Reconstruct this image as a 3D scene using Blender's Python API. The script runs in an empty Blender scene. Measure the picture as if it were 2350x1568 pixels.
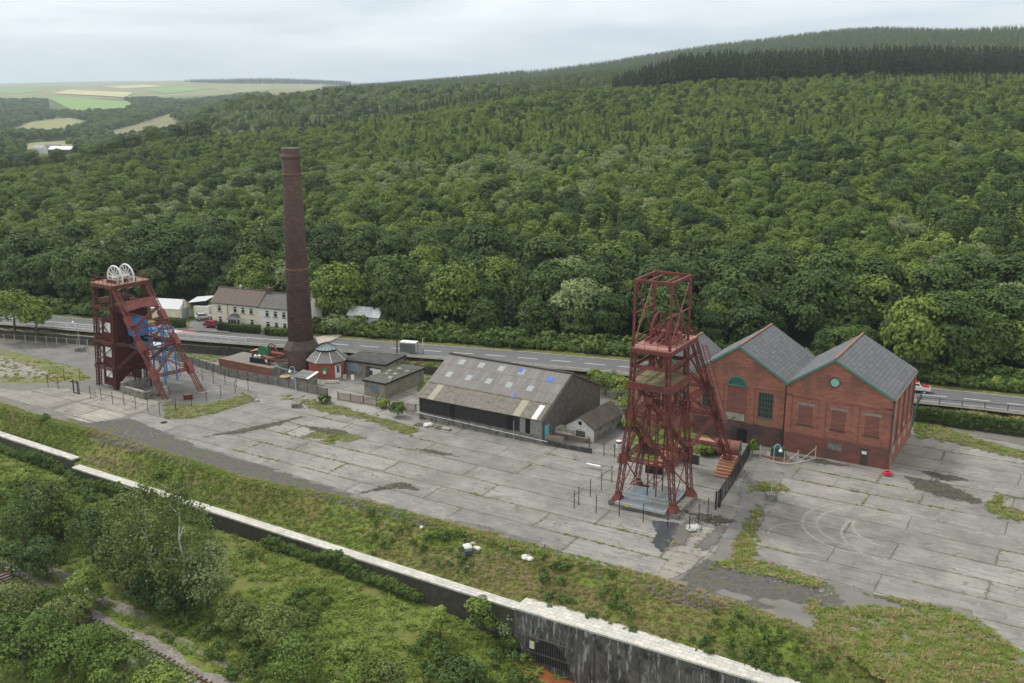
import bpy, bmesh, math, random
import numpy as np
from mathutils import Vector, Matrix
from mathutils.geometry import tessellate_polygon
R = math.radians
S = bpy.context.scene
COL = S.collection
# ---------------------------------------------------------------- camera
CF, CT, CH = 2300.0, R(14.5), 54.0            # focal length in px of a 2350 px wide frame, pitch, height
cam = bpy.data.cameras.new('camera'); co = bpy.data.objects.new('camera', cam); COL.objects.link(co)
co.location = (0, 0, CH); co.rotation_euler = (R(90) - CT, 0, 0)
cam.sensor_width = 36; cam.lens = 36 * CF / 2350; cam.clip_start = 1; cam.clip_end = 40000
S.camera = co
# ---------------------------------------------------------------- light
W = bpy.data.worlds.new('World'); S.world = W; W.use_nodes = True
nt = W.node_tree; N = nt.nodes; L = nt.links; N.clear()
SUN_EL, SUN_AZ = R(52), R(-60)
out = N.new('ShaderNodeOutputWorld'); bg = N.new('ShaderNodeBackground'); bg.inputs[1].default_value = 0.10
sky = N.new('ShaderNodeTexSky'); sky.sky_type = 'NISHITA'; sky.sun_disc = False
sky.sun_elevation = SUN_EL; sky.sun_rotation = SUN_AZ; sky.air_density = 1.2; sky.dust_density = 2.0
tc = N.new('ShaderNodeTexCoord'); sep = N.new('ShaderNodeSeparateXYZ'); L.new(tc.outputs['Generated'], sep.inputs[0])
mp = N.new('ShaderNodeMapping'); mp.inputs['Scale'].default_value = (2.0, 2.0, 13); mp.inputs['Location'].default_value = (3.1, 1.7, 0.6)
L.new(tc.outputs['Generated'], mp.inputs[0])
nz = N.new('ShaderNodeTexNoise'); nz.inputs['Scale'].default_value = 1.6; nz.inputs['Detail'].default_value = 7; nz.inputs['Roughness'].default_value = .55
nz.inputs['Distortion'].default_value = .35
L.new(mp.outputs[0], nz.inputs['Vector'])
cr = N.new('ShaderNodeValToRGB'); cr.color_ramp.elements[0].position = .36; cr.color_ramp.elements[1].position = .64
cr.color_ramp.elements[0].color = (.53, .605, .69, 1); cr.color_ramp.elements[1].color = (.82, .865, .905, 1)
L.new(nz.outputs['Fac'], cr.inputs[0])
el = N.new('ShaderNodeMapRange'); el.inputs['From Min'].default_value = 0.03; el.inputs['From Max'].default_value = .75
el.inputs['To Min'].default_value = 6.9; el.inputs['To Max'].default_value = 9.0
L.new(sep.outputs['Z'], el.inputs['Value'])
wz = N.new('ShaderNodeMapRange'); wz.inputs['From Min'].default_value = .08; wz.inputs['From Max'].default_value = .5; L.new(sep.outputs['Z'], wz.inputs['Value'])
wm = N.new('ShaderNodeMix'); wm.data_type = 'RGBA'; wm.inputs[7].default_value = (.80, .78, .73, 1); L.new(wz.outputs[0], wm.inputs[0]); L.new(cr.outputs[0], wm.inputs[6])
vm = N.new('ShaderNodeVectorMath'); vm.operation = 'SCALE'; L.new(wm.outputs[2], vm.inputs[0]); L.new(el.outputs[0], vm.inputs['Scale'])
mx = N.new('ShaderNodeMix'); mx.data_type = 'RGBA'; mx.inputs[0].default_value = .9
L.new(sky.outputs[0], mx.inputs[6]); L.new(vm.outputs[0], mx.inputs[7]); L.new(mx.outputs[2], bg.inputs[0]); L.new(bg.outputs[0], out.inputs[0])
sl = bpy.data.lights.new('sun', 'SUN'); sl.energy = 1.5; sl.angle = R(10); sl.color = (1, .96, .9)
so = bpy.data.objects.new('sun', sl); COL.objects.link(so)
sd = Vector((math.sin(SUN_AZ) * math.cos(SUN_EL), math.cos(SUN_AZ) * math.cos(SUN_EL), math.sin(SUN_EL)))
so.rotation_euler = (-sd).to_track_quat('-Z', 'Y').to_euler()
S.view_settings.view_transform = 'Standard'; S.view_settings.look = 'None'; S.view_settings.exposure = 0.88
S.cycles.max_bounces = 6; S.cycles.diffuse_bounces = 3; S.cycles.glossy_bounces = 2; S.cycles.transparent_max_bounces = 20
# ---------------------------------------------------------------- helpers
def G(px, py, z=0.0):
    """where the sight line through a picture point meets the level z (used to survey the site)"""
    u = (px - 1175) / CF; v = (784 - py) / CF
    dy = math.cos(CT) + v * math.sin(CT); dz = -math.sin(CT) + v * math.cos(CT)
    t = (z - CH) / dz
    return Vector((u * t, dy * t, z))
def ZH(x, y, py):
    v = (784 - py) / CF
    return CH + y * (v * math.cos(CT) - math.sin(CT)) / (math.cos(CT) + v * math.sin(CT))
def PX(x, y, z):
    z = z - CH; d = y * math.cos(CT) - z * math.sin(CT); v = y * math.sin(CT) + z * math.cos(CT)
    return 1175 + CF * x / d, 784 - CF * v / d
def tag(o, label=None, cat=None, group=None, kind=None):
    if label: o['label'] = label
    if cat: o['category'] = cat
    if group: o['group'] = group
    if kind: o['kind'] = kind
    return o
def empty(name, loc, rz=0, label=None, cat=None, group=None):
    o = bpy.data.objects.new(name, None); COL.objects.link(o); o.empty_display_size = .5
    o.location = loc; o.rotation_euler = (0, 0, rz)
    return tag(o, label, cat, group)
class MB:
    def __init__(s): s.v = []; s.f = []
    def add(s, v, f):
        n = len(s.v); s.v += [tuple(p) for p in v]; s.f += [tuple(i + n for i in q) for q in f]; return s
    def box(s, c, d, rz=0, rx=0, ry=0):
        M = Matrix.Rotation(rz, 3, 'Z') @ Matrix.Rotation(ry, 3, 'Y') @ Matrix.Rotation(rx, 3, 'X'); c = Vector(c)
        vs = [c + M @ Vector((x * d[0] / 2, y * d[1] / 2, z * d[2] / 2)) for x in (-1, 1) for y in (-1, 1) for z in (-1, 1)]
        return s.add(vs, [(0, 1, 3, 2), (4, 6, 7, 5), (0, 4, 5, 1), (2, 3, 7, 6), (0, 2, 6, 4), (1, 5, 7, 3)])
    def bx(s, x0, x1, y0, y1, z0, z1): return s.box(((x0 + x1) / 2, (y0 + y1) / 2, (z0 + z1) / 2), (x1 - x0, y1 - y0, z1 - z0))
    def beam(s, p, q, w=.1, h=None, up=None):
        h = h or w; p = Vector(p); q = Vector(q); d = (q - p)
        if d.length < 1e-5: return s
        d.normalize(); u = Vector(up) if up else (Vector((0, 0, 1)) if abs(d.z) < .9 else Vector((1, 0, 0)))
        a = d.cross(u).normalized(); b = a.cross(d).normalized()
        vs = [e + a * (i * w / 2) + b * (j * h / 2) for e in (p, q) for i, j in ((-1, -1), (1, -1), (1, 1), (-1, 1))]
        return s.add(vs, [(3, 2, 1, 0), (4, 5, 6, 7), (0, 1, 5, 4), (1, 2, 6, 5), (2, 3, 7, 6), (3, 0, 4, 7)])
    def cyl(s, p, q, r0, r1=None, n=12, cap=True):
        r1 = r0 if r1 is None else r1; p = Vector(p); q = Vector(q); d = (q - p).normalized()
        u = Vector((0, 0, 1)) if abs(d.z) < .9 else Vector((1, 0, 0)); a = d.cross(u).normalized(); b = d.cross(a).normalized()
        vs = [e + (a * math.cos(2 * math.pi * i / n) + b * math.sin(2 * math.pi * i / n)) * r for e, r in ((p, r0), (q, r1)) for i in range(n)]
        fs = [(i, (i + 1) % n, n + (i + 1) % n, n + i) for i in range(n)]
        if cap: fs += [tuple(range(n - 1, -1, -1)), tuple(range(n, 2 * n))]
        return s.add(vs, fs)
    def lathe(s, prof, c=(0, 0, 0), n=24, a0=0.0):
        vs = [(c[0] + r * math.cos(a0 + 2 * math.pi * i / n), c[1] + r * math.sin(a0 + 2 * math.pi * i / n), c[2] + z) for r, z in prof for i in range(n)]
        fs = [(k * n + i, k * n + (i + 1) % n, (k + 1) * n + (i + 1) % n, (k + 1) * n + i) for k in range(len(prof) - 1) for i in range(n)]
        return s.add(vs, fs + [tuple(range(n - 1, -1, -1)), tuple(range((len(prof) - 1) * n, len(prof) * n))])
    def torus(s, c, axis, Rr, r, n=28, m=6):
        axis = Vector(axis).normalized(); u = Vector((0, 0, 1)) if abs(axis.z) < .9 else Vector((1, 0, 0))
        a = axis.cross(u).normalized(); b = axis.cross(a).normalized(); c = Vector(c); vs = []
        for i in range(n):
            t = 2 * math.pi * i / n; o = a * math.cos(t) + b * math.sin(t)
            for j in range(m):
                w = 2 * math.pi * j / m; vs.append(c + o * (Rr + r * math.cos(w)) + axis * (r * math.sin(w)))
        return s.add(vs, [(i * m + j, ((i + 1) % n) * m + j, ((i + 1) % n) * m + (j + 1) % m, i * m + (j + 1) % m) for i in range(n) for j in range(m)])
    def prism(s, pts, z0, z1):
        """vertical prism from a 2-D outline"""
        pts = [(p[0], p[1]) for p in pts]; n = len(pts)
        A = sum(pts[i][0] * pts[(i + 1) % n][1] - pts[(i + 1) % n][0] * pts[i][1] for i in range(n))
        if A < 0: pts = pts[::-1]
        vs = [(x, y, z0) for x, y in pts] + [(x, y, z1) for x, y in pts]
        tri = tessellate_polygon([[Vector((x, y, 0)) for x, y in pts]])
        fs = [tuple(n + i for i in t) for t in tri] + [tuple(t[::-1]) for t in tri] + [(i, (i + 1) % n, n + (i + 1) % n, n + i) for i in range(n)]
        return s.add(vs, fs)
    def gab(s, x0, x1, y0, y1, e, a, z0=0):
        """gabled body, ridge along y"""
        m = (x0 + x1) / 2
        o = [(x0, z0), (x1, z0), (x1, e), (m, a), (x0, e)]
        return s.add([(x, y0, z) for x, z in o] + [(x, y1, z) for x, z in o],
                     [(0, 1, 2, 3, 4), (9, 8, 7, 6, 5), (0, 5, 6, 1), (1, 6, 7, 2), (2, 7, 8, 3), (3, 8, 9, 4), (4, 9, 5, 0)])
    def lattice(s, p, q, w, d=None, cw=.14, lw=.07, pitch=None, up=None, w1=None):
        """riveted box girder: four corner angles and zigzag lacing on every side"""
        d = d or w; p = Vector(p); q = Vector(q); D = q - p; Ln = D.length; D.normalize()
        u = Vector(up) if up else (Vector((0, 0, 1)) if abs(D.z) < .7 else Vector((1, 0, 0)))
        a = D.cross(u).normalized(); b = a.cross(D).normalized()
        n = max(2, int(Ln / (pitch or w)))
        k1 = (w1 or w) / w
        cor = lambda t, i, j: p + D * (Ln * t) + (a * (i * w / 2) + b * (j * d / 2)) * (1 + (k1 - 1) * t)
        C = [(-1, -1), (1, -1), (1, 1), (-1, 1)]
        for i, j in C: s.beam(cor(0, i, j), cor(1, i, j), cw, cw, up=b)
        for k in range(4):
            A, B = C[k], C[(k + 1) % 4]
            for m in range(n):
                t0, t1 = m / n, (m + 1) / n
                if m % 2 == 0: s.beam(cor(t0, *A), cor(t1, *B), lw, .03, up=b)
                else: s.beam(cor(t0, *B), cor(t1, *A), lw, .03, up=b)
        return s
    def build(s, name, mat, parent=None, smooth=False):
        me = bpy.data.meshes.new(name); me.from_pydata(s.v, [], s.f); me.update()
        o = bpy.data.objects.new(name, me); COL.objects.link(o)
        if mat: me.materials.append(mat)
        if smooth: me.polygons.foreach_set('use_smooth', [True] * len(me.polygons))
        if parent: o.parent = parent
        return o
def np_mesh(name, V, F, mat=None, link=True, smooth=False):
    me = bpy.data.meshes.new(name); V = np.asarray(V, dtype=np.float32); F = np.asarray(F, dtype=np.int32)
    me.vertices.add(len(V)); me.vertices.foreach_set('co', V.ravel()); k = F.shape[1]
    me.loops.add(F.size); me.loops.foreach_set('vertex_index', F.ravel())
    me.polygons.add(len(F)); me.polygons.foreach_set('loop_start', np.arange(0, F.size, k, dtype=np.int32))
    me.update(calc_edges=True); me.validate()
    if smooth: me.polygons.foreach_set('use_smooth', [True] * len(me.polygons))
    if mat: me.materials.append(mat)
    if not link: return me
    o = bpy.data.objects.new(name, me); COL.objects.link(o); return o
# ---- materials
MATS = {}
class NG:
    def __init__(s, name):
        s.m = bpy.data.materials.new(name); s.m.use_nodes = True; s.n = s.m.node_tree.nodes; s.l = s.m.node_tree.links
        s.b = s.n['Principled BSDF']; s.b.inputs['Specular IOR Level'].default_value = .3; s.tc = s.n.new('ShaderNodeTexCoord')
    def vec(s, mode='obj', sc=(1, 1, 1)):
        src = s.tc.outputs['Object']
        if mode == 'world': src = s.n.new('ShaderNodeNewGeometry').outputs['Position']
        if mode in ('wall', 'roofy', 'roofx', 'cyl'):
            p = s.n.new('ShaderNodeSeparateXYZ'); s.l.new(src, p.inputs[0]); c = s.n.new('ShaderNodeCombineXYZ')
            if mode == 'wall': h = s.math('ADD', p.outputs[0], p.outputs[1])
            elif mode == 'roofy': h = p.outputs[1]
            elif mode == 'roofx': h = p.outputs[0]
            else: h = s.math('MULTIPLY', s.math('ARCTAN2', p.outputs[1], p.outputs[0]), 3.0)
            s.l.new(h, c.inputs[0]); s.l.new(p.outputs[2], c.inputs[1]); src = c.outputs[0]
        m = s.n.new('ShaderNodeMapping'); m.inputs['Scale'].default_value = sc; s.l.new(src, m.inputs[0]); return m.outputs[0]
    def put(s, i, v):
        if v is None: return
        if isinstance(v, bpy.types.NodeSocket): s.l.new(v, i)
        else: i.default_value = v
    def math(s, op, a, b=None, c=None, clamp=False):
        m = s.n.new('ShaderNodeMath'); m.operation = op; m.use_clamp = clamp; s.put(m.inputs[0], a); s.put(m.inputs[1], b); s.put(m.inputs[2], c); return m.outputs[0]
    def noise(s, v, scale=1, detail=4, rough=.55, dist=0):
        n = s.n.new('ShaderNodeTexNoise'); s.put(n.inputs['Vector'], v); n.inputs['Scale'].default_value = scale
        n.inputs['Detail'].default_value = detail; n.inputs['Roughness'].default_value = rough; n.inputs['Distortion'].default_value = dist
        return n.outputs['Fac']
    def ramp(s, f, lo=0.4, hi=.6, a=0.0, b=1.0):
        m = s.n.new('ShaderNodeMapRange'); s.put(m.inputs[0], f); m.inputs[1].default_value = lo; m.inputs[2].default_value = hi
        m.inputs[3].default_value = a; m.inputs[4].default_value = b; return m.outputs[0]
    def mix(s, f, a, b, mode='MIX'):
        m = s.n.new('ShaderNodeMix'); m.data_type = 'RGBA'; m.blend_type = mode; s.put(m.inputs[0], f)
        for i, c in ((6, a), (7, b)):
            if isinstance(c, tuple) and len(c) == 3: c = c + (1,)
            s.put(m.inputs[i], c)
        return m.outputs[2]
    def brick(s, v, bw, bh, c1, c2, cm, mortar=.02, off=.5, bias=0):
        t = s.n.new('ShaderNodeTexBrick'); s.put(t.inputs['Vector'], v); t.offset = off
        for k, c in (('Color1', c1), ('Color2', c2), ('Mortar', cm)): s.put(t.inputs[k], c + (1,) if isinstance(c, tuple) else c)
        t.inputs['Scale'].default_value = 1; t.inputs['Mortar Size'].default_value = mortar; t.inputs['Bias'].default_value = bias
        t.inputs['Brick Width'].default_value = bw; t.inputs['Row Height'].default_value = bh; t.inputs['Mortar Smooth'].default_value = .3
        return t
    def bump(s, h, st=.4, d=.1):
        b = s.n.new('ShaderNodeBump'); b.inputs['Strength'].default_value = st; b.inputs['Distance'].default_value = d
        s.put(b.inputs['Height'], h); s.l.new(b.outputs[0], s.b.inputs['Normal'])
    def done(s, col, rough=.8, metal=0):
        s.put(s.b.inputs['Base Color'], col if not (isinstance(col, tuple) and len(col) == 3) else col + (1,))
        s.put(s.b.inputs['Roughness'], rough); s.b.inputs['Metallic'].default_value = metal; return s.m
def edged(m, amp=1.0, sc=1.3, soft=.12):
    """break the rim of a thin layer up: it wears away where its distance to the rim (attribute sd) plus noise drops below zero"""
    n = m.node_tree.nodes; l = m.node_tree.links; out = n['Material Output']; src = out.inputs[0].links[0].from_socket
    at = n.new('ShaderNodeAttribute'); at.attribute_name = 'sd'; g = n.new('ShaderNodeNewGeometry'); nz = n.new('ShaderNodeTexNoise'); nz.inputs['Scale'].default_value = sc; nz.inputs['Detail'].default_value = 6; nz.inputs['Roughness'].default_value = .65; l.new(g.outputs['Position'], nz.inputs['Vector'])
    a = n.new('ShaderNodeMath'); a.operation = 'MULTIPLY_ADD'; a.inputs[1].default_value = amp * 2.4; a.inputs[2].default_value = -amp * 1.2; l.new(nz.outputs['Fac'], a.inputs[0])
    b = n.new('ShaderNodeMath'); b.operation = 'ADD'; l.new(a.outputs[0], b.inputs[0]); l.new(at.outputs['Fac'], b.inputs[1])
    r = n.new('ShaderNodeMapRange'); r.inputs[1].default_value = -soft; r.inputs[2].default_value = soft; l.new(b.outputs[0], r.inputs[0])
    t = n.new('ShaderNodeBsdfTransparent'); x = n.new('ShaderNodeMixShader'); l.new(r.outputs[0], x.inputs[0]); l.new(t.outputs[0], x.inputs[1]); l.new(src, x.inputs[2]); l.new(x.outputs[0], out.inputs[0]); return m
def plain(name, c, var=.25, sc=1.5, rough=.7, metal=0, dark=None, amt=.35, sc2=4.0, mode='obj'):
    """paint or stone of one colour with broad tone drift and a second dirt colour in patches"""
    if name in MATS: return MATS[name]
    g = NG(name); v = g.vec(mode)
    k = g.ramp(g.noise(v, sc, 5), .3, .7, 1 - var, 1 + var)
    vmn = g.n.new('ShaderNodeVectorMath'); vmn.operation = 'SCALE'; vmn.inputs[0].default_value = c; g.l.new(k, vmn.inputs['Scale'])
    col = vmn.outputs[0]
    if dark: col = g.mix(g.ramp(g.noise(v, sc2, 6, .65), .5, .68, 0, amt * 2), col, dark)
    MATS[name] = g.done(col, rough, metal); return MATS[name]
# ---------------------------------------------------------------- the lie of the land
A0 = R(-31); E1 = Vector((math.cos(A0), math.sin(A0), 0)); E2 = Vector((-math.sin(A0), math.cos(A0), 0))
def ST(p): return p[0] * E1.x + p[1] * E1.y, p[0] * E2.x + p[1] * E2.y
def line(pts, z=0.0):
    q = sorted(ST(G(a, b, z)) for a, b in pts); return np.array([k[0] for k in q]), np.array([k[1] for k in q])
def ev(l, s): return np.interp(s, l[0], l[1])
LW = line([(-500, 832), (0, 992), (182, 1050), (184, 1064), (700, 1226), (1197, 1384), (1830, 1574), (2300, 1722)], -3)
LY = line([(-600, 830), (0, 932), (60, 955), (200, 990), (330, 1032), (560, 1105), (840, 1160), (1170, 1250), (1380, 1300), (1520, 1342), (1700, 1400), (1900, 1475), (2100, 1565), (2600, 1800)])
LR = line([(-500, 735), (0, 775), (215, 793), (393, 806), (574, 820), (800, 838), (1000, 862), (1440, 893), (1900, 940), (2105, 968), (2350, 1003), (2900, 1085)])
ROADC = [(-700, 672), (-300, 704), (0, 729), (150, 741), (391, 761), (526, 772), (652, 781), (813, 793), (1024, 808), (1183, 820), (1423, 841), (2133, 907), (2350, 930), (2700, 968), (3100, 1016)]
ROADW = [G(a, b, 2.5) for a, b in ROADC]
LC = line(ROADC, 2.5)
def sstep(x): x = np.clip(x, 0, 1); return x * x * (3 - 2 * x)
def fbm(x, y, sc=1.0, seed=0, oct=4):
    rs = np.random.RandomState(seed); o = 0; a = 1.0; x = np.asarray(x, float) / sc; y = np.asarray(y, float) / sc
    for k in range(oct):
        for j in range(3):
            th = rs.uniform(0, 6.28); ph = rs.uniform(0, 6.28); f = rs.uniform(.7, 1.4)
            o = o + a * np.sin((x * math.cos(th) + y * math.sin(th)) * f + ph + 1.7 * np.sin((y * math.cos(th) - x * math.sin(th)) * f * .8 + ph * 2)) / 3
        a *= .5; x = x * 2.03; y = y * 2.03
    return o
CULV = ST(G(1300, 1560, -9.5))
def zlow(s, t):
    d = ev(LW, s) - t
    z = -5.3 - 2.0 * sstep(d / 22) - .5 * sstep((d - 22) / 30)
    z = z - 4.6 * np.exp(-(((s - CULV[0] - 4) / 17) ** 2)) * np.exp(-((d / 16) ** 2)) - 1.2 * sstep((s - CULV[0]) / 15)
    return z + .18 * fbm(s, t, 3.0, 5)
def zup(s, t):
    tw, ty = ev(LW, s), ev(LY, s)
    f = np.clip((t - tw) / np.maximum(ty - tw, 1), 0, 1)
    z = -3.15 + 3.15 * f ** 1.15 + .14 * fbm(s, t, 2.2, 3) * np.sin(np.clip(f, 0, 1) * math.pi)
    return np.where(t > ty, 0.0, z)
# far terrain: measured sight angles (a: x/y, Y: distance) -> smooth surface
CT_ = []
def ctl(px, rows):
    for Y, v in rows:
        if isinstance(v, tuple): z = v[0]; py = 780
        else: py = v; z = ZH(0, Y, py)
        vv = (784 - py) / CF; x = Y * (px - 1175) / CF / (math.cos(CT) + vv * math.sin(CT))
        if isinstance(v, tuple): x = Y * (px - 1175) / CF / 1.02
        CT_.append((x / Y, Y, (z - CH) / Y))
ctl(-500, [(230, (2.5,)), (500, (10,)), (1000, (-10,)), (2000, 290), (3500, 235), (6000, 205), (9000, 200)])
ctl(0, [(236, (2.6,)), (360, (4,)), (500, 414), (620, (-2,)), (850, 372), (1000, 352), (1500, 314), (2000, 290), (3000, 243), (4500, 212), (7500, 199), (9500, 201)])
ctl(400, [(226, (3,)), (245, (4,)), (400, (9,)), (600, 338), (720, (6,)), (900, (-6,)), (1100, 324), (1400, 303), (1800, 272), (2500, 246), (3500, 224), (5500, 198), (7500, 189), (9500, 191)])
ctl(520, [(1000, 272), (1180, 246), (1350, (14,)), (7000, 187)])
ctl(640, [(760, 310), (1000, 262), (1230, 230), (1450, (26,)), (7000, 186)])
ctl(800, [(208, (3,)), (240, (4,)), (450, (18,)), (700, 292), (820, (16,)), (950, 262), (1260, 214), (1500, (34,)), (2800, 207), (4500, 200), (7500, 194), (9500, 195)])
ctl(1200, [(196, (2.5,)), (300, (12,)), (450, (25,)), (740, 230), (830, (40,)), (1050, 208), (1500, 203), (1900, (55,)), (2600, 174), (3600, (60,)), (9500, 210)])
ctl(1600, [(187, (2.5,)), (300, (12.5,)), (400, (22,)), (560, (38,)), (700, 196), (800, (58,)), (1300, 172), (2300, 118), (3000, (125,)), (9500, 200)])
ctl(2000, [(178, (2.5,)), (280, (13,)), (400, (26,)), (540, (42,)), (670, 190), (780, (62,)), (1200, 135), (2200, 74), (3000, (160,)), (9500, 200)])
ctl(2350, [(168, (2.5,)), (260, (12,)), (380, (26,)), (520, (42,)), (650, 187), (760, 168), (1000, 142), (1700, 76), (2400, (125,)), (9500, 200)])
ctl(2900, [(155, (2.5,)), (250, (13,)), (500, (42,)), (760, 165), (1500, 75), (2400, (120,)), (9500, 200)])
CT_ = np.array(CT_)
def _u(a, y): return np.stack([3.2 * np.asarray(a), np.log(np.asarray(y))], -1)
_c = _u(CT_[:, 0], CT_[:, 1]); _n = len(_c)
_D = np.sqrt(((_c[:, None] - _c[None]) ** 2).sum(-1) + .012)
_M = np.zeros((_n + 3, _n + 3)); _M[:_n, :_n] = _D; _M[:_n, _n] = 1; _M[:_n, _n + 1:] = _c; _M[_n, :_n] = 1; _M[_n + 1:, :_n] = _c.T
_W = np.linalg.solve(_M, np.concatenate([CT_[:, 2], np.zeros(3)]))
def zfar(x, y):
    q = _u(x / y, y); sh = q.shape[:-1]; q = q.reshape(-1, 2); o = np.zeros(len(q))
    for i in range(_n): o += _W[i] * np.sqrt(((q - _c[i]) ** 2).sum(-1) + .012)
    o += _W[_n] + q @ _W[_n + 1:]
    return CH + o.reshape(sh) * y
def zbeyond(x, y):
    x = np.asarray(x, float); y = np.asarray(y, float); s, t = x * E1.x + y * E1.y, x * E2.x + y * E2.y
    d = t - ev(LC, s)
    r = ev(LR, s); near = 1.6 + .75 * np.clip((t - r) / 8, 0, 1)
    z = zfar(x, y) + fbm(x, y, 60, 9, 2) * np.clip(d / 300, 0, 1) * 1.2
    k = sstep((d - 5.5) / 22)
    return near * (1 - k) + z * k
def RAY(px, py, y0=200, y1=9000):
    """walk a sight line until it meets the land"""
    vv = (784 - py) / CF; c = math.cos(CT) + vv * math.sin(CT)
    ys = np.exp(np.linspace(math.log(y0), math.log(y1), 900)); x = ys * (px - 1175) / CF / c
    zz = CH + ys * (vv * math.cos(CT) - math.sin(CT)) / c; h = zbeyond(x, ys); i = np.argmax(h > zz)
    if h[i] <= zz[i]: i = len(ys) - 1
    return Vector((x[i], ys[i], h[i]))
def inpoly(px, py, poly):
    px = np.asarray(px); py = np.asarray(py); ins = np.zeros(px.shape, bool); n = len(poly)
    for i in range(n):
        x0, y0 = poly[i]; x1, y1 = poly[(i + 1) % n]
        c = ((y0 > py) != (y1 > py)) & (px < (x1 - x0) * (py - y0) / (y1 - y0 + 1e-9) + x0); ins ^= c
    return ins
def npx(x, y, z):
    zz = z - CH; d = y * math.cos(CT) - zz * math.sin(CT); v = y * math.sin(CT) + zz * math.cos(CT); return 1175 + CF * x / d, 784 - CF * v / d
def grid_mesh(name, X, Y, Z, mat, zone=None):
    n, m = X.shape; V = np.stack([X, Y, Z], -1).reshape(-1, 3); i = np.arange((n - 1) * (m - 1)); r = i // (m - 1); c = i % (m - 1); k = r * m + c
    o = np_mesh(name, V, np.stack([k, k + 1, k + m + 1, k + m], -1), mat, smooth=True)
    if zone is not None:
        a = o.data.color_attributes.new('zone', 'FLOAT_COLOR', 'POINT'); z4 = np.concatenate([zone.reshape(-1, 3), np.ones((len(V), 1))], 1).astype(np.float32); a.data.foreach_set('color', z4.ravel())
    return o
# ---- ground materials: zone.r = lush grass, .g = dark cinder, .b = dry / bare
def ground_mat():
    g = NG('ground'); v = g.vec('world'); at = g.n.new('ShaderNodeAttribute'); at.attribute_name = 'zone'
    sp = g.n.new('ShaderNodeSeparateColor'); g.l.new(at.outputs['Color'], sp.inputs[0])
    n1 = g.noise(v, .35, 7, .62); n2 = g.noise(v, 1.7, 6, .7); n3 = g.noise(v, .09, 4, .5, .6); n4 = g.noise(v, 5.0, 4, .75)
    grass = g.mix(g.ramp(n1, .38, .62), (.14, .19, .028), (.070, .115, .02))
    grass = g.mix(g.ramp(n3, .45, .62, 0, .75), grass, (.17, .15, .055))
    grass = g.mix(g.ramp(n2, .52, .72, 0, .7), grass, (.035, .055, .014))
    dry = g.mix(g.ramp(n2, .35, .65), (.20, .155, .085), (.115, .10, .045)); dry = g.mix(g.ramp(n1, .5, .64, 0, .8), dry, (.085, .10, .03))
    cin = g.mix(g.ramp(n2, .35, .7), (.062, .06, .058), (.125, .12, .112)); cin = g.mix(g.ramp(n1, .52, .66, 0, .6), cin, (.10, .11, .035))
    gra = g.mix(g.ramp(n1, .3, .7), (.185, .178, .165), (.13, .125, .115)); gra = g.mix(g.ramp(n4, .55, .75, 0, .5), gra, (.25, .24, .22))
    k = g.math('ADD', g.math('MULTIPLY', g.math('SUBTRACT', n1, .5), 1.5), g.math('MULTIPLY', g.math('SUBTRACT', n2, .5), .8))
    th = lambda s: g.ramp(g.math('ADD', s, k), .42, .58)
    c = g.mix(th(sp.outputs[1]), gra, cin); c = g.mix(th(sp.outputs[0]), c, grass); c = g.mix(th(sp.outputs[2]), c, dry)
    g.bump(n4, .5, .15); return g.done(c, .95)
GM = ground_mat()
def blur_poly(X, Y, polys, z=0.0, soft=0.0):
    px, py = npx(X, Y, np.zeros_like(X) + z); m = np.zeros(X.shape)
    for p in polys: m = np.maximum(m, inpoly(px, py, p))
    return m
# lower ground, bank and yard level, as one lattice in site axes
ss = np.arange(-270, 185, .9)
def low_ground():
    tw = ev(LW, ss) - .5; f = np.linspace(0, 1, 90) ** 1.35
    Sg = np.repeat(ss[:, None], 90, 1); T = tw[:, None] - f[None] * 70
    Z = zlow(Sg, T); X = Sg * E1.x + T * E2.x; Y = Sg * E1.y + T * E2.y
    zn = np.zeros(X.shape + (3,)); zn[..., 0] = 1; dd = tw[:, None] - T
    px, py = npx(X, Y, Z)
    zn[..., 2] = .35 * inpoly(px, py, [(0, 1050), (180, 1085), (600, 1200), (560, 1250), (150, 1140), (0, 1100)]) + .3 * inpoly(px, py, [(800, 1420), (1200, 1480), (1250, 1568), (800, 1568)])
    grid_mesh('lower_ground', X, Y, Z, GM, zn)['kind'] = 'structure'
low_ground()
POLY_CIN = [[(150, 960), (273, 965), (300, 960), (470, 1030), (640, 1080), (820, 1140), (1000, 1200), (1000, 1215), (760, 1150), (560, 1100), (330, 1040), (230, 1020)],
            [(1600, 1280), (1690, 1290), (1900, 1345), (1960, 1400), (1700, 1370), (1560, 1330)], [(1420, 1340), (1600, 1345), (1800, 1400), (1600, 1400)]]
POLY_DRY = [[(60, 1020), (300, 1060), (330, 1090), (200, 1060)], [(430, 1080), (560, 1110), (500, 1150), (410, 1110)], [(820, 1170), (1000, 1215), (960, 1260), (830, 1230)],
            [(900, 1240), (1200, 1280), (1500, 1400), (1800, 1530), (1700, 1545), (1300, 1400), (1000, 1310)]]
POLY_GRA = [[(1600, 1300), (1700, 1330), (1900, 1360), (2230, 1395), (2200, 1430), (1900, 1400), (1640, 1345)]]
POLY_LEFTG = [[(0, 800), (130, 830), (190, 850), (215, 870), (120, 880), (0, 880)], [(470, 925), (583, 905), (560, 935), (440, 962), (385, 962), (380, 930)]]
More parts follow.
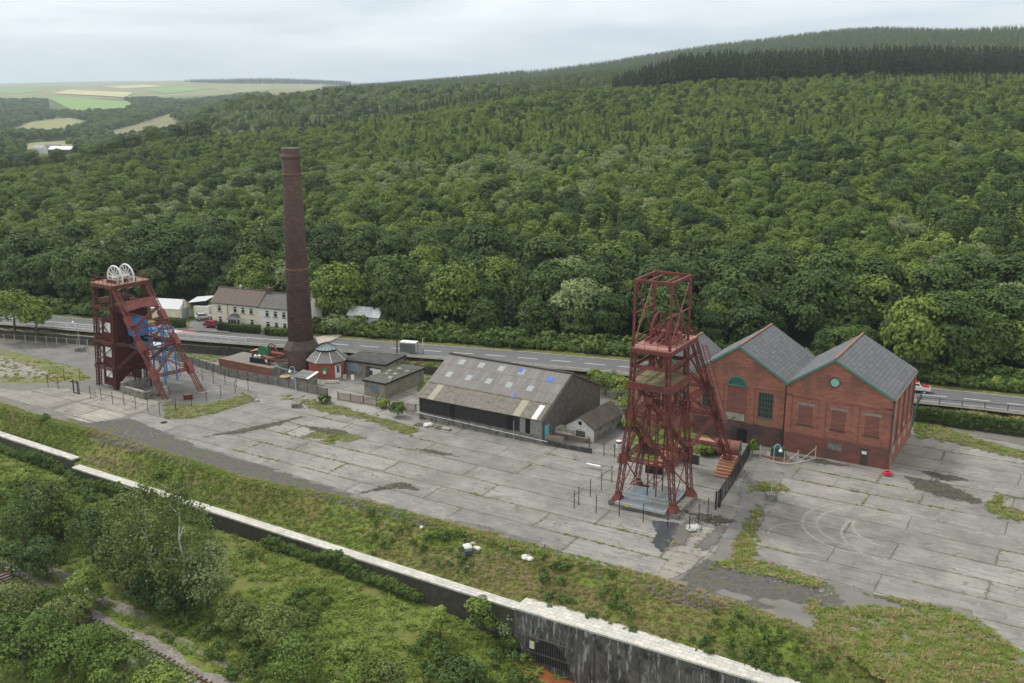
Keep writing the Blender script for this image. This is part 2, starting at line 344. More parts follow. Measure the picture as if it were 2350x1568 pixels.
def yard_ground():
    tw, ty, tr = ev(LW, ss) - 1.05, ev(LY, ss), ev(LR, ss) + 2.2
    n1, n2 = 40, 75
    f1 = np.linspace(0, 1, n1); f2 = np.linspace(0, 1, n2 + 1)[1:]
    T = np.concatenate([tw[:, None] + (ty - tw + .5)[:, None] * f1[None], (ty + .5)[:, None] + (tr - ty - .5)[:, None] * f2[None]], 1)
    Sg = np.repeat(ss[:, None], n1 + n2, 1); Z = zup(Sg, T); X = Sg * E1.x + T * E2.x; Y = Sg * E1.y + T * E2.y
    zn = np.zeros(X.shape + (3,)); px, py = npx(X, Y, Z); d = T - ty[:, None]
    zn[..., 0] = np.clip(1.0 - (d + 1) / 4.0, 0, 1)
    mid = np.clip(1 - np.abs(d + 2.5) / 4, 0, 1) * .12
    zn[..., 2] = np.where((px > 850) & (px < 1900), mid, mid * .5)
    for p in POLY_DRY: zn[..., 2] = np.maximum(zn[..., 2], .55 * inpoly(px, py, p))
    cin = np.zeros(X.shape)
    for p in POLY_CIN: cin = np.maximum(cin, inpoly(px, py, p))
    gra = np.zeros(X.shape)
    for p in POLY_GRA: gra = np.maximum(gra, inpoly(px, py, p))
    zn[..., 1] = cin * .9; zn[..., 0] = np.where(cin > 0, .28, zn[..., 0]); zn[..., 0] = np.where(gra > 0, 0, zn[..., 0])
    zn[..., 2] = np.where((cin + gra) > 0, 0, zn[..., 2])
    lg = np.zeros(X.shape)
    for p in POLY_LEFTG: lg = np.maximum(lg, inpoly(px, py, p))
    zn[..., 0] = np.maximum(zn[..., 0], lg * .62)
    rb = np.clip(1 - (tr[:, None] - T) / 7, 0, 1); zn[..., 0] = np.maximum(zn[..., 0], rb * .7)
    k = (px > 1860) & (py > 1390) & (d > 0); zn[..., 0] = np.where(k, .52, zn[..., 0])
    grid_mesh('ground', X, Y, Z, GM, zn)['kind'] = 'structure'
yard_ground()
def far_mat():
    g = NG('hills'); v = g.vec('world'); at = g.n.new('ShaderNodeAttribute'); at.attribute_name = 'zone'
    sp = g.n.new('ShaderNodeSeparateColor'); g.l.new(at.outputs['Color'], sp.inputs[0])
    n1 = g.noise(v, .004, 6, .6); n2 = g.noise(v, .05, 6, .65); n3 = g.noise(v, .6, 5, .65)
    forest = g.mix(g.ramp(n2, .4, .6), (.045, .07, .018), (.075, .11, .028))
    moor = g.mix(g.ramp(n1, .42, .6), (.15, .19, .07), (.24, .22, .11)); moor = g.mix(g.ramp(n2, .5, .7, 0, .5), moor, (.09, .12, .05))
    verge = g.mix(g.ramp(n3, .4, .62), (.10, .125, .03), (.22, .17, .08)); 
    c = g.mix(sp.outputs[0], forest, moor); c = g.mix(sp.outputs[2], c, verge); return g.done(c, .95)
FM = far_mat()
def far_ground():
    na, ny = 340, 420; a = np.linspace(-.82, .82, na)
    # start row: just behind the retaining line beside the road
    y0 = []
    for k in a:
        lo, hi = 60.0, 600.0
        for _ in range(40):
            m = (lo + hi) / 2; s, t = k * m * E1.x + m * E1.y, k * m * E2.x + m * E2.y
            if t > ev(LR, s): hi = m
            else: lo = m
        y0.append(hi + .3)
    y0 = np.array(y0); f = np.linspace(0, 1, ny) ** 1.6
    Y = np.exp(np.log(y0)[:, None] + f[None] * (math.log(11000) - np.log(y0))[:, None]); X = a[:, None] * Y
    Z = zbeyond(X, Y); s, t = X * E1.x + Y * E1.y, X * E2.x + Y * E2.y; d = t - ev(LC, s)
    Z = np.where(np.abs(d) < 5.2, np.minimum(Z, 2.35), Z)
    zn = np.zeros(X.shape + (3,)); px, py = npx(X, Y, Z)
    zn[..., 0] = sstep((Y - 3300) / 500) * (px < 900); zn[..., 2] = np.clip((13 - np.abs(d)) / 4, 0, 1)
    o = grid_mesh('hills', X, Y, Z, FM, zn); o['kind'] = 'structure'
far_ground()
# ---- flat sheets with ragged outlines
def ragged(pts, step=1.2, amp=.25, seed=0):
    rd = random.Random(seed); o = []; n = len(pts)
    for i in range(n):
        p, q = Vector(pts[i][:2]), Vector(pts[(i + 1) % n][:2]); k = max(1, int((q - p).length / step)); nn = Vector((-(q - p).y, (q - p).x)).normalized() if (q - p).length else Vector((0, 0))
        for j in range(k):
            o.append(p + (q - p) * (j / k) + nn * (rd.uniform(-amp, amp) if j else rd.uniform(-amp, amp) * .3))
    return o
def sheet(name, pts, z, mat, parent=None, zf=None):
    pts = [Vector((p[0], p[1])) for p in pts]
    tri = tessellate_polygon([[Vector((p.x, p.y, 0)) for p in pts]])
    me = bpy.data.meshes.new(name); me.from_pydata([(p.x, p.y, (zf(p.x, p.y) if zf else 0) + z) for p in pts], [], tri)
    bm = bmesh.new(); bm.from_mesh(me); bmesh.ops.recalc_face_normals(bm, faces=bm.faces)
    if sum(f.normal.z for f in bm.faces) < 0: bmesh.ops.reverse_faces(bm, faces=bm.faces)
    bm.to_mesh(me); bm.free(); me.materials.append(mat)
    o = bpy.data.objects.new(name, me); COL.objects.link(o)
    if parent: o.parent = parent
    return o
def layer(name, pts, z, mat, step=.6, zf=None, pad=1.2):
    """thin ground layer on a fine lattice, carrying the distance to its outline"""
    P = np.array([(p[0], p[1]) for p in pts]); lo, hi = P.min(0) - pad, P.max(0) + pad
    xs = np.arange(lo[0], hi[0] + step, step); ys = np.arange(lo[1], hi[1] + step, step); X, Y = np.meshgrid(xs, ys); sd = np.full(X.shape, 1e9)
    for i in range(len(P)):
        a, b = P[i], P[(i + 1) % len(P)]; d = b - a; L2 = max(1e-9, float(d @ d)); t = np.clip(((X - a[0]) * d[0] + (Y - a[1]) * d[1]) / L2, 0, 1); sd = np.minimum(sd, np.hypot(X - a[0] - t * d[0], Y - a[1] - t * d[1]))
    sd = np.where(inpoly(X, Y, [tuple(p) for p in P]), sd, -sd); n, m = X.shape
    Z = np.full(X.shape, z) if zf is None else z + zf(X, Y)
    i = np.arange((n - 1) * (m - 1)); r = i // (m - 1); c = i % (m - 1); k = r * m + c; F = np.stack([k, k + 1, k + m + 1, k + m], -1); keep = sd.ravel()[F].max(1) > -pad; F = F[keep]
    u, inv = np.unique(F.ravel(), return_inverse=True); V = np.stack([X, Y, Z], -1).reshape(-1, 3)[u]; o = np_mesh(name, V, inv.reshape(-1, 4), mat)
    a = o.data.attributes.new('sd', 'FLOAT', 'POINT'); a.data.foreach_set('value', sd.ravel()[u].astype(np.float32)); return o
def conc_mat(name, base=(.268, .262, .246), joints=True, rot=A0, moss=.5, bw=17.0, bh=4.6, off=.37):
    g = NG(name); v0 = g.vec('world'); m = g.n.new('ShaderNodeMapping'); m.inputs['Rotation'].default_value = (0, 0, -rot); g.l.new(v0, m.inputs[0]); v = m.outputs[0]
    n0 = g.noise(v, .06, 4, .5, .5); n1 = g.noise(v, .3, 7, .6); n2 = g.noise(v, 1.6, 7, .65); n3 = g.noise(v, 7, 5, .7)
    st = g.n.new('ShaderNodeMapping'); st.inputs['Scale'].default_value = (.25, 2.4, 1); g.l.new(v, st.inputs[0]); n4 = g.noise(st.outputs[0], .9, 6, .65)
    dk = tuple(x * .62 for x in base); lt = tuple(min(1, x * 1.28) for x in base)
    c = g.mix(g.ramp(n1, .33, .66), base, dk); c = g.mix(g.ramp(n0, .5, .66, 0, .6), c, lt)
    c = g.mix(g.ramp(n4, .46, .68, 0, .75), c, tuple(x * .5 for x in base)); c = g.mix(g.ramp(n2, .56, .70, 0, .7), c, lt)
    c = g.mix(g.ramp(n3, .55, .8, 0, .35), c, (.13, .125, .12)); c = g.mix(g.ramp(g.noise(v, .55, 3, .5, 1.5), .61, .68, 0, .6), c, (.12, .115, .11))
    if joints:
        dv = g.n.new('ShaderNodeVectorMath'); dv.operation = 'ADD'; nn = g.n.new('ShaderNodeTexNoise'); nn.inputs['Scale'].default_value = .35; nn.inputs['Detail'].default_value = 5; g.l.new(v, nn.inputs['Vector'])
        sc = g.n.new('ShaderNodeVectorMath'); sc.operation = 'SCALE'; sc.inputs['Scale'].default_value = .5; g.l.new(nn.outputs['Color'], sc.inputs[0]); g.l.new(v, dv.inputs[0]); g.l.new(sc.outputs[0], dv.inputs[1])
        b = g.brick(dv.outputs[0], bw, bh, (1, 1, 1), (.80, .80, .79), (1, 1, 1), .085, off)
        c = g.mix(.9, c, b.outputs['Color'], 'MULTIPLY')
        jf = g.math('MULTIPLY', b.outputs['Fac'], g.ramp(n1, .35, .6, .45, 1)); c = g.mix(jf, c, (.055, .05, .042))
        b2 = g.brick(dv.outputs[0], bw, bh, (0, 0, 0), (0, 0, 0), (1, 1, 1), .34, off)
        mf = g.math('MULTIPLY', b2.outputs['Fac'], g.ramp(n2, .52 - .1 * moss, .6, 0, .9)); mf = g.math('MULTIPLY', mf, g.ramp(n0, .42, .6))
        c = g.mix(mf, c, (.075, .085, .03))
    vo = g.n.new('ShaderNodeTexVoronoi'); vo.feature = 'DISTANCE_TO_EDGE'; vo.inputs['Scale'].default_value = .11; ad = g.n.new('ShaderNodeVectorMath'); ad.operation = 'ADD'
    n5 = g.n.new('ShaderNodeTexNoise'); n5.inputs['Scale'].default_value = .5; n5.inputs['Detail'].default_value = 6; g.l.new(v, n5.inputs['Vector']); s5 = g.n.new('ShaderNodeVectorMath'); s5.operation = 'SCALE'; s5.inputs['Scale'].default_value = 3.0
    g.l.new(n5.outputs['Color'], s5.inputs[0]); g.l.new(v, ad.inputs[0]); g.l.new(s5.outputs[0], ad.inputs[1]); g.l.new(ad.outputs[0], vo.inputs['Vector'])
    ck = g.math('MULTIPLY', g.ramp(vo.outputs['Distance'], .002, .007, .7, 0), g.ramp(n0, .52, .62)); c = g.mix(ck, c, (.06, .055, .05))
    g.bump(n3, .15, .05); return g.done(c, .85)
CONC = edged(conc_mat('concrete_slabs'), .7, 1.1); CONC2 = edged(conc_mat('pale_concrete', (.30, .285, .255), bw=9, bh=5.2, off=.5), .6, 1.2); TARM = edged(conc_mat('worn_tarmac', (.185, .185, .182), joints=False), .7, 1.0)
MOSS = edged(plain('moss', (.085, .10, .028), .4, .8, .95, 0, (.17, .15, .065), .5, 1.5, 'world'), 1.5, .9, .25); DIRT = edged(plain('dark_dirt', (.055, .05, .042), .4, .8, .95, 0, (.10, .11, .04), .4, 1.2, 'world'), 1.5, .8, .3)
PUD = NG('puddle'); PUDM = edged(PUD.done((.05, .055, .065), .12), .6, .9, .1); WETM = edged(plain('wet_stain', (.12, .115, .105), .2, .7, .5, 0, None, 0, 1, 'world'), 1.2, .9, .35)
def gp(pts, z=0.0): return [G(a, b, z) for a, b in pts]
def struct(o): o['kind'] = 'structure'; return o
# ---- concrete of the yard
struct(layer('concrete_yard', gp([(295, 959), (330, 946), (387, 963), (446, 961), (520, 940), (583, 925), (590, 905), (470, 855), (430, 832), (395, 812), (760, 836), (1000, 890), (1100, 960), (1245, 1012), (1440, 1040), (1500, 1010), (1500, 940), (1470, 900), (1440, 890), (1700, 920), (2100, 975), (2180, 985), (2420, 1040), (2900, 1130),
  (2900, 1700), (2420, 1530), (2330, 1488), (2262, 1455), (2250, 1425), (2215, 1395), (2120, 1385), (2040, 1372), (1900, 1330), (1830, 1312), (1745, 1280), (1720, 1240), (1660, 1235), (1640, 1270), (1600, 1300), (1530, 1333), (1440, 1308), (1360, 1293), (1290, 1277), (1240, 1245), (1100, 1208), (1000, 1190), (900, 1162), (800, 1130), (620, 1073), (450, 1022)]), .012, CONC, .9))
struct(layer('concrete_apron', gp([(-120, 880), (52, 897), (104, 890), (159, 893), (223, 909), (154, 925), (104, 938), (50, 925), (0, 909), (-120, 885)]), .012, CONC2, .6))
struct(layer('concrete_apron', gp([(171, 925), (223, 911), (215, 895), (300, 900), (367, 923), (325, 944), (273, 960), (206, 972), (160, 960), (119, 943)]), .016, CONC2, .6))
struct(layer('concrete_apron', gp([(-80, 800), (0, 815), (130, 862), (120, 870), (0, 868), (-80, 850)]), .012, CONC2, .6))
struct(layer('cracked_tarmac', gp([(40, 785), (120, 800), (225, 815), (350, 830), (420, 825), (470, 870), (560, 915), (480, 915), (380, 895), (225, 885), (225, 850), (130, 835), (60, 810)]), .020, TARM, .6))
struct(layer('cracked_tarmac', gp([(1652, 1235), (1720, 1238), (1780, 1155), (1800, 1085), (1715, 1080), (1700, 1120), (1690, 1180)]), .020, TARM, .6))
struct(layer('cracked_tarmac', gp([(1370, 950), (1440, 880), (1475, 905), (1480, 940), (1440, 1000), (1350, 1010)]), .018, TARM, .6))
struct(layer('concrete_path', gp([(1505, 1325), (1560, 1250), (1640, 1190), (1668, 1198), (1650, 1240), (1600, 1300), (1530, 1333)]), .028, CONC2, .6))
for i, (pts, m, nm) in enumerate([
    ([(690, 1005), (735, 985), (790, 990), (835, 1005), (800, 1015), (760, 1008)], MOSS, 'moss_patch'),
    ([(735, 1013), (765, 1000), (785, 1003), (760, 1018)], MOSS, 'grass_patch'), ([(700, 978), (760, 985), (800, 994), (770, 1000), (710, 985)], DIRT, 'dirt_patch'),
    ([(470, 1003), (560, 985), (640, 968), (700, 955), (640, 975), (560, 993)], DIRT, 'dirt_patch'),
    ([(945, 1028), (1000, 1035), (1050, 1048), (1010, 1045)], DIRT, 'dirt_patch'), ([(830, 1132), (900, 1110), (935, 1108), (960, 1125), (905, 1120)], DIRT, 'dirt_patch'),
    ([(1495, 1195), (1560, 1200), (1545, 1240), (1520, 1270), (1495, 1245), (1508, 1225)], PUDM, 'puddle'), ([(1030, 1195), (1100, 1205), (1200, 1240), (1235, 1255), (1100, 1225)], WETM, 'wet_patch'),
    ([(1720, 1120), (1745, 1105), (1790, 1112), (1800, 1125), (1750, 1130)], MOSS, 'grass_patch'), ([(1590, 1180), (1650, 1185), (1690, 1200), (1640, 1205), (1560, 1170)], DIRT, 'dirt_patch'),
    ([(2080, 1095), (2150, 1105), (2220, 1130), (2260, 1158), (2180, 1145), (2110, 1125)], DIRT, 'dirt_patch'), ([(2110, 1080), (2190, 1092), (2230, 1105), (2160, 1102)], DIRT, 'dirt_patch'),
    ([(2262, 1165), (2290, 1135), (2360, 1150), (2360, 1145), (2310, 1140), (2290, 1165), (2420, 1190), (2420, 1205), (2300, 1190)], MOSS, 'grass_patch'),
    ([(2100, 985), (2150, 975), (2250, 1010), (2380, 1045), (2500, 1060), (2380, 1062), (2220, 1025), (2120, 1000)], MOSS, 'grass_patch'),
    ([(1680, 1290), (1690, 1240), (1740, 1160), (1750, 1165), (1735, 1210), (1720, 1260), (1730, 1300)], MOSS, 'moss_patch'),
    ([(1630, 1300), (1700, 1278), (1790, 1300), (1900, 1340), (1870, 1352), (1740, 1315)], MOSS, 'moss_patch'), ([(1990, 1365), (2100, 1385), (2180, 1400), (2100, 1395)], MOSS, 'moss_patch'),
    ([(380, 925), (470, 935), (560, 905), (583, 920), (520, 940), (446, 958), (387, 960)], MOSS, 'rough_grass'), ([(690, 925), (760, 928), (960, 985), (940, 1000), (850, 965), (740, 945)], MOSS, 'rough_grass'),
    ([(1540, 1225), (1590, 1190), (1610, 1200), (1570, 1250), (1545, 1255)], WETM, 'muddy_patch'), ([(1600, 1250), (1650, 1205), (1665, 1210), (1640, 1250), (1610, 1270)], WETM, 'muddy_patch'),
    ([(1890, 1055), (1950, 1070), (1900, 1068), (1830, 1050)], DIRT, 'dirt_patch')]):
    struct(layer(nm, gp(pts), .030 + .0017 * i, m, .4))
# ---- road
ASPH = plain('asphalt', (.115, .12, .124), .12, .5, .9, 0, (.10, .10, .10), .3, 1.2, 'world'); WHITE = plain('road_paint', (.72, .72, .70), .1, 3, .7, 0, (.4, .4, .4), .3, 6, 'world')
REDP = plain('red_surfacing', (.34, .14, .12), .15, 2, .9, mode='world'); KERB = plain('kerb_stone', (.38, .37, .35), .15, 1, .9, 0, (.2, .2, .18), .4, 2, 'world')
def offs(pts, d):
    o = []
    for i, p in enumerate(pts):
        a = pts[max(0, i - 1)]; b = pts[min(len(pts) - 1, i + 1)]; t = (b - a).normalized(); o.append(p + Vector((-t.y, t.x, 0)) * d)
    return o
def dens(pts, n=12):
    o = []
    for i in range(len(pts) - 1):
        p0, p1, p2, p3 = pts[max(0, i - 1)], pts[i], pts[i + 1], pts[min(len(pts) - 1, i + 2)]
        for k in range(n):
            t = k / n; o.append(.5 * ((2 * p1) + (p2 - p0) * t + (2 * p0 - 5 * p1 + 4 * p2 - p3) * t * t + (3 * p1 - p0 - 3 * p2 + p3) * t ** 3))
    return o + [pts[-1]]
RC = dens([Vector((p.x, p.y, 0)) for p in ROADW], 8)
def ribbon(name, pts, w0, w1, z, mat, parent=None, th=None):
    a, b = offs(pts, w0), offs(pts, w1); m = MB(); n = len(pts)
    v = [(p.x, p.y, z) for p in a] + [(p.x, p.y, z) for p in b]; f = [(n + i, n + i + 1, i + 1, i) for i in range(n - 1)]
    if th:
        v += [(p[0], p[1], z - th) for p in v]; f += [(i, i + 1, 2 * n + i + 1, 2 * n + i) for i in range(n - 1)] + [(3 * n + i, 3 * n + i + 1, n + i + 1, n + i) for i in range(n - 1)]
    m.add(v, f); return m.build(name, mat, parent)
road = struct(ribbon('road', RC, -3.9, 3.9, 2.5, ASPH))
ribbon('kerb', RC, 3.9, 4.1, 2.62, KERB, road, .2); ribbon('kerb', RC, -4.1, -3.9, 2.62, KERB, road, .2)
struct(ribbon('grass_verge', RC, 4.1, 6.2, 2.6, plain('verge_grass', (.10, .12, .03), .3, .5, .95, 0, (.19, .16, .07), .5, 1.0, 'world')))
struct(ribbon('pavement', RC, -5.9, -4.1, 2.6, plain('pavement', (.16, .155, .145), .15, .7, .9, 0, (.10, .10, .07), .5, 1.2, 'world')))
cum = [0]
for p, q in zip(RC, RC[1:]): cum.append(cum[-1] + (q - p).length)
def on_road(d, off=0, z=2.5):
    i = min(range(len(cum)), key=lambda k: abs(cum[k] - d)); i = max(1, min(i, len(RC) - 2)); t = (RC[i + 1] - RC[i - 1]).normalized(); p = RC[i] + t * (d - cum[i]) + Vector((-t.y, t.x, 0)) * off
    return Vector((p.x, p.y, z)), t
def road_s(px, py):
    q = G(px, py, 2.5); return min(range(len(RC)), key=lambda k: (RC[k].x - q.x) ** 2 + (RC[k].y - q.y) ** 2)
mk = MB(); s0, s1 = road_s(0, 729), road_s(735, 787)
seg = RC[max(0, s0 - 12):s1 + 1]
a, b = offs(seg, -.09), offs(seg, .09); mk.add([(p.x, p.y, 2.508) for p in a + b], [(len(seg) + i, len(seg) + i + 1, i + 1, i) for i in range(len(seg) - 1)])
d = cum[s1] + 3
while d < cum[-1] - 5:
    p, t = on_road(d); q = p + t * 4.0; n_ = Vector((-t.y, t.x, 0)) * .09
    mk.add([v + Vector((0, 0, .008)) for v in (p - n_, q - n_, q + n_, p + n_)], [(0, 1, 2, 3)]); d += 6.6
mk.build('lane_marking', WHITE, road)
for (px, py) in ((415, 763),):
    i = road_s(px, py); d = cum[i]; pts = [on_road(d + k, 3.6)[0] for k in range(-3, 4)] ; pts2 = [on_road(d + k, .3)[0] for k in range(-3, 4)]
    mr = MB(); mr.add([(p.x, p.y, 2.504) for p in pts + pts2], [(7 + i_, 8 + i_, i_ + 1, i_) for i_ in range(6)]); mr.build('red_surfacing', REDP, road)
    for word, o_, flip in (('ARAF', 1.9, 1),):
        c_ = bpy.data.curves.new('road_lettering', 'FONT'); c_.body = word; c_.size = 2.2; c_.align_x = 'CENTER'
        ob = bpy.data.objects.new('road_lettering', c_); COL.objects.link(ob); p, t = on_road(d, o_); ob.location = (p.x, p.y, 2.513); ob.parent = road
        ob.rotation_euler = (0, 0, math.atan2(t.y, t.x) + (R(90) if flip else R(-90))); ob.scale = (1, 2.4, 1); c_.materials.append(WHITE)
# driveway and garden ground by the houses
struct(layer('driveway', gp([(432, 748), (440, 735), (470, 735), (500, 745), (530, 765), (400, 756)], 2.62), 2.66, TARM))
struct(sheet('driveway', ragged(gp([(730, 790), (725, 775), (770, 764), (785, 770), (760, 783)], 2.62), 1, .1, 62), 2.66, plain('pale_track', (.36, .32, .27), .15, .8, .9)))

# ---- arcs of pale dust left by turning tyres
tm_ = NG('tyre_dust'); tmat = tm_.done((.42, .40, .36), .9); edged(tmat, .42, 1.6, .5)
for (cx_, cy_, r_, a0_, a1_) in ((2010, 1215, 6.5, 1.3, 4.6), (2010, 1215, 8.1, 1.4, 4.5), (2095, 1240, 7.6, 1.2, 4.4), (1880, 1210, 7.0, 1.7, 4.7), (1850, 1235, 4.2, 1.0, 5.2), (2080, 1220, 5.8, 1.5, 4.3)):
    c_ = G(cx_, cy_); n_ = 40; V = []; sdv = []
    for i in range(n_ + 1):
        a = a0_ + (a1_ - a0_) * i / n_; e = min(i, n_ - i) / n_
        for w_, s_ in ((-.22, -.35), (0, .05), (.22, -.35)): V.append((c_.x + (r_ + w_) * math.cos(a) * 1.1, c_.y + (r_ + w_) * math.sin(a), .030)); sdv.append(s_ - (.35 if e < .12 else 0))
    o = np_mesh('tyre_mark', V, [(3 * i + k, 3 * i + k + 1, 3 * i + k + 4, 3 * i + k + 3) for i in range(n_) for k in (0, 1)], tmat); at = o.data.attributes.new('sd', 'FLOAT', 'POINT'); at.data.foreach_set('value', sdv); struct(o)
GARD = edged(plain('garden_grass', (.10, .15, .03), .35, .8, .95, 0, (.06, .09, .02), .5, 1.2, 'world'), 1.0, .8, .2)
struct(layer('garden_grass', gp([(1438, 1040), (1450, 985), (1470, 950), (1540, 965), (1640, 1005), (1640, 1050), (1560, 1045), (1500, 1060)]), .05, GARD))
struct(layer('garden_grass', gp([(2095, 985), (2100, 965), (2160, 975), (2150, 1000), (2110, 1010)]), .05, GARD))
struct(layer('garden_grass', gp([(395, 812), (560, 824), (640, 830), (620, 838), (500, 828), (400, 822)]), .05, GARD))
struct(layer('garden_grass', gp([(960, 870), (1000, 862), (1030, 880), (985, 905), (960, 900)]), .05, GARD))
# ---------------------------------------------------------------- foliage
def leaf_mat(name, c1, c2, c3=None, sat=1.0, patch=.018):
    """c1..c2 by plant, drifting in stands across the hill; c3 is a leaf-level tone"""
    g = NG(name); oi = g.n.new('ShaderNodeObjectInfo'); v = g.vec('obj')
    nl = g.noise(oi.outputs['Location'], patch, 3, .5); rnd = g.math('ADD', g.math('MULTIPLY', oi.outputs['Random'], .65), g.ramp(nl, .3, .7, -.1, .45))
    c = g.mix(rnd, c1, c2); nn = g.noise(v, 1.1, 3, .6)
    c = g.mix(g.ramp(nn, .42, .62, 0, .55), c, c3 or tuple(x * .55 for x in c1))  # darker leaf patches put the shade inside crowns into the colour
    g.l.new(c, g.b.inputs['Base Color']); g.b.inputs['Roughness'].default_value = .75
    tr = g.n.new('ShaderNodeBsdfTranslucent'); g.l.new(c, tr.inputs[0]); ms = g.n.new('ShaderNodeMixShader'); ms.inputs[0].default_value = .14
    g.l.new(g.b.outputs[0], ms.inputs[1]); g.l.new(tr.outputs[0], ms.inputs[2]); g.l.new(ms.outputs[0], g.n['Material Output'].inputs[0]); return g.m
LM = leaf_mat('broad_leaves', (.080, .145, .021), (.190, .260, .040), (.040, .076, .013))
LD = leaf_mat('dark_leaves', (.034, .070, .016), (.095, .155, .028), (.018, .040, .011))
LL = leaf_mat('young_leaves', (.145, .22, .032), (.27, .34, .065), (.08, .14, .026))
LS = leaf_mat('spruce_needles', (.030, .055, .022), (.062, .094, .034), (.02, .036, .016))
LARCH = leaf_mat('larch_leaves', (.14, .22, .038), (.24, .32, .06), (.09, .15, .028))
LP = leaf_mat('pale_leaves', (.19, .25, .10), (.27, .32, .14), (.09, .14, .04))
LB = leaf_mat('birch_leaves', (.115, .16, .038), (.18, .215, .055), (.065, .095, .026))
BARK = plain('bark', (.10, .08, .06), .3, 2, .9, 0, (.05, .045, .04), .4, 5); BIRCH = plain('birch_bark', (.55, .52, .46), .2, 2, .8, 0, (.12, .11, .10), .5, 4)
def quads(C, Nn, size, rs, elong=1.4):
    """leaf-clump quads at C with normals Nn"""
    n = len(C); Nn = Nn + rs.normal(0, .45, (n, 3)); Nn /= np.linalg.norm(Nn, axis=1, keepdims=True) + 1e-9
    r = rs.normal(0, 1, (n, 3)); a = np.cross(Nn, r); a /= np.linalg.norm(a, axis=1, keepdims=True) + 1e-9; b = np.cross(Nn, a)
    s = size * rs.uniform(.6, 1.35, (n, 1)); a = a * s * elong; b = b * s
    bend = Nn * s * rs.uniform(-.25, .35, (n, 1))
    V = np.stack([C - a * .5, C - b * .45 + bend, C + a * .5, C + b * .45 + bend], 1).reshape(-1, 3); return V, np.arange(4 * n).reshape(n, 4)
def crown(seed, h=10., r=4., base=2.0, blobs=46, per=46, size=.55, shape='round', mat=None, name='crown'):
    rs = np.random.RandomState(seed); P = []; Q = []
    if shape == 'round':
        k = 0
        while k < blobs:
            d = rs.normal(0, 1, 3); d /= np.linalg.norm(d)
            if d[2] < -.55: continue
            hh = (h - base) / 2; q = rs.uniform(.5, 1.0) ** .5
            prof = 1.0 if d[2] < .1 else 1.0 - .12 * d[2]
            c = np.array([d[0] * r * q * prof * .82, d[1] * r * q * prof * .82, base + hh + d[2] * hh * q * .86]); br = r * rs.uniform(.20, .40)
            m = int(per * (br / (r * .3)) ** 2 + 4); e = rs.normal(0, 1, (m, 3)); e /= np.linalg.norm(e, axis=1, keepdims=True); e[:, 2] = np.where(e[:, 2] < -.35, -e[:, 2], e[:, 2])
            P.append(c + e * br * rs.uniform(.75, 1.12, (m, 1)) * np.array([1, 1, .8])); Q.append(e * .9 + d * .5 + np.array([0, 0, .35])); k += 1
    elif shape == 'cone':
        tiers = blobs
        for i in range(tiers):
            f = i / (tiers - 1); z = base + (h - base) * f; rr = r * (1 - f) ** .85 * rs.uniform(.85, 1.1) + .12; nb = max(3, int(9 * (1 - f) + 3)); a0 = rs.uniform(0, 6.28)
            for b in range(nb):
                an = a0 + 6.283 * b / nb + rs.uniform(-.3, .3); ln = rr * rs.uniform(.7, 1.15); m = max(3, int(per * ln / r))
                t = rs.uniform(.15, 1, m) ** .8; w = rs.normal(0, .16 * ln + .05, m)
                P.append(np.stack([math.cos(an) * t * ln - math.sin(an) * w, math.sin(an) * t * ln + math.cos(an) * w, z - .20 * t * ln + .15 * rs.normal(0, 1, m) * .5], 1))
                Q.append(np.stack([np.full(m, math.cos(an) * .5), np.full(m, math.sin(an) * .5), np.full(m, .9)], 1))
    elif shape == 'airy':
        for i in range(blobs):
            f = rs.uniform(0, 1); z = base + (h - base) * f; rr = r * math.sin(math.pi * min(1, .18 + .8 * f)) ** .8; an = rs.uniform(0, 6.28); q = rs.uniform(.15, 1) ** .6
            c = np.array([math.cos(an) * rr * q, math.sin(an) * rr * q, z]); br = r * rs.uniform(.10, .24); m = int(per)
            e = rs.normal(0, .6, (m, 3)); P.append(c + e * br * np.array([1, 1, 1.3])); Q.append(e + np.array([0, 0, .5]))
    C = np.concatenate(P); Nn = np.concatenate(Q); V, F = quads(C, Nn, size, rs); return np_mesh(name, V, F, mat, link=False)
def trunk_mesh(seed, h, r0, limbs=5, mat=BARK, spread=2.2, lean=.0):
    rd = random.Random(seed); m = MB(); p = Vector((0, 0, -.4)); k = 5
    for i in range(k):
        q = Vector((rd.uniform(-.12, .12) * h * .15 + lean * h * (i + 1) / k, rd.uniform(-.12, .12) * h * .15, h * (i + 1) / k)); m.cyl(p, q, r0 * (1 - .8 * i / k), r0 * (1 - .8 * (i + 1) / k), 7, False)
        if i > 0:
            for _ in range(max(1, limbs // 4)):
                a = rd.uniform(0, 6.28); e = q + Vector((math.cos(a) * spread, math.sin(a) * spread, spread * rd.uniform(.4, .9))); m.cyl(q, e, r0 * (1 - .8 * (i + 1) / k) * .8, r0 * .12, 5, False)
        p = q
    me = bpy.data.meshes.new('trunk'); me.from_pydata(m.v, [], m.f); me.materials.append(mat); return me
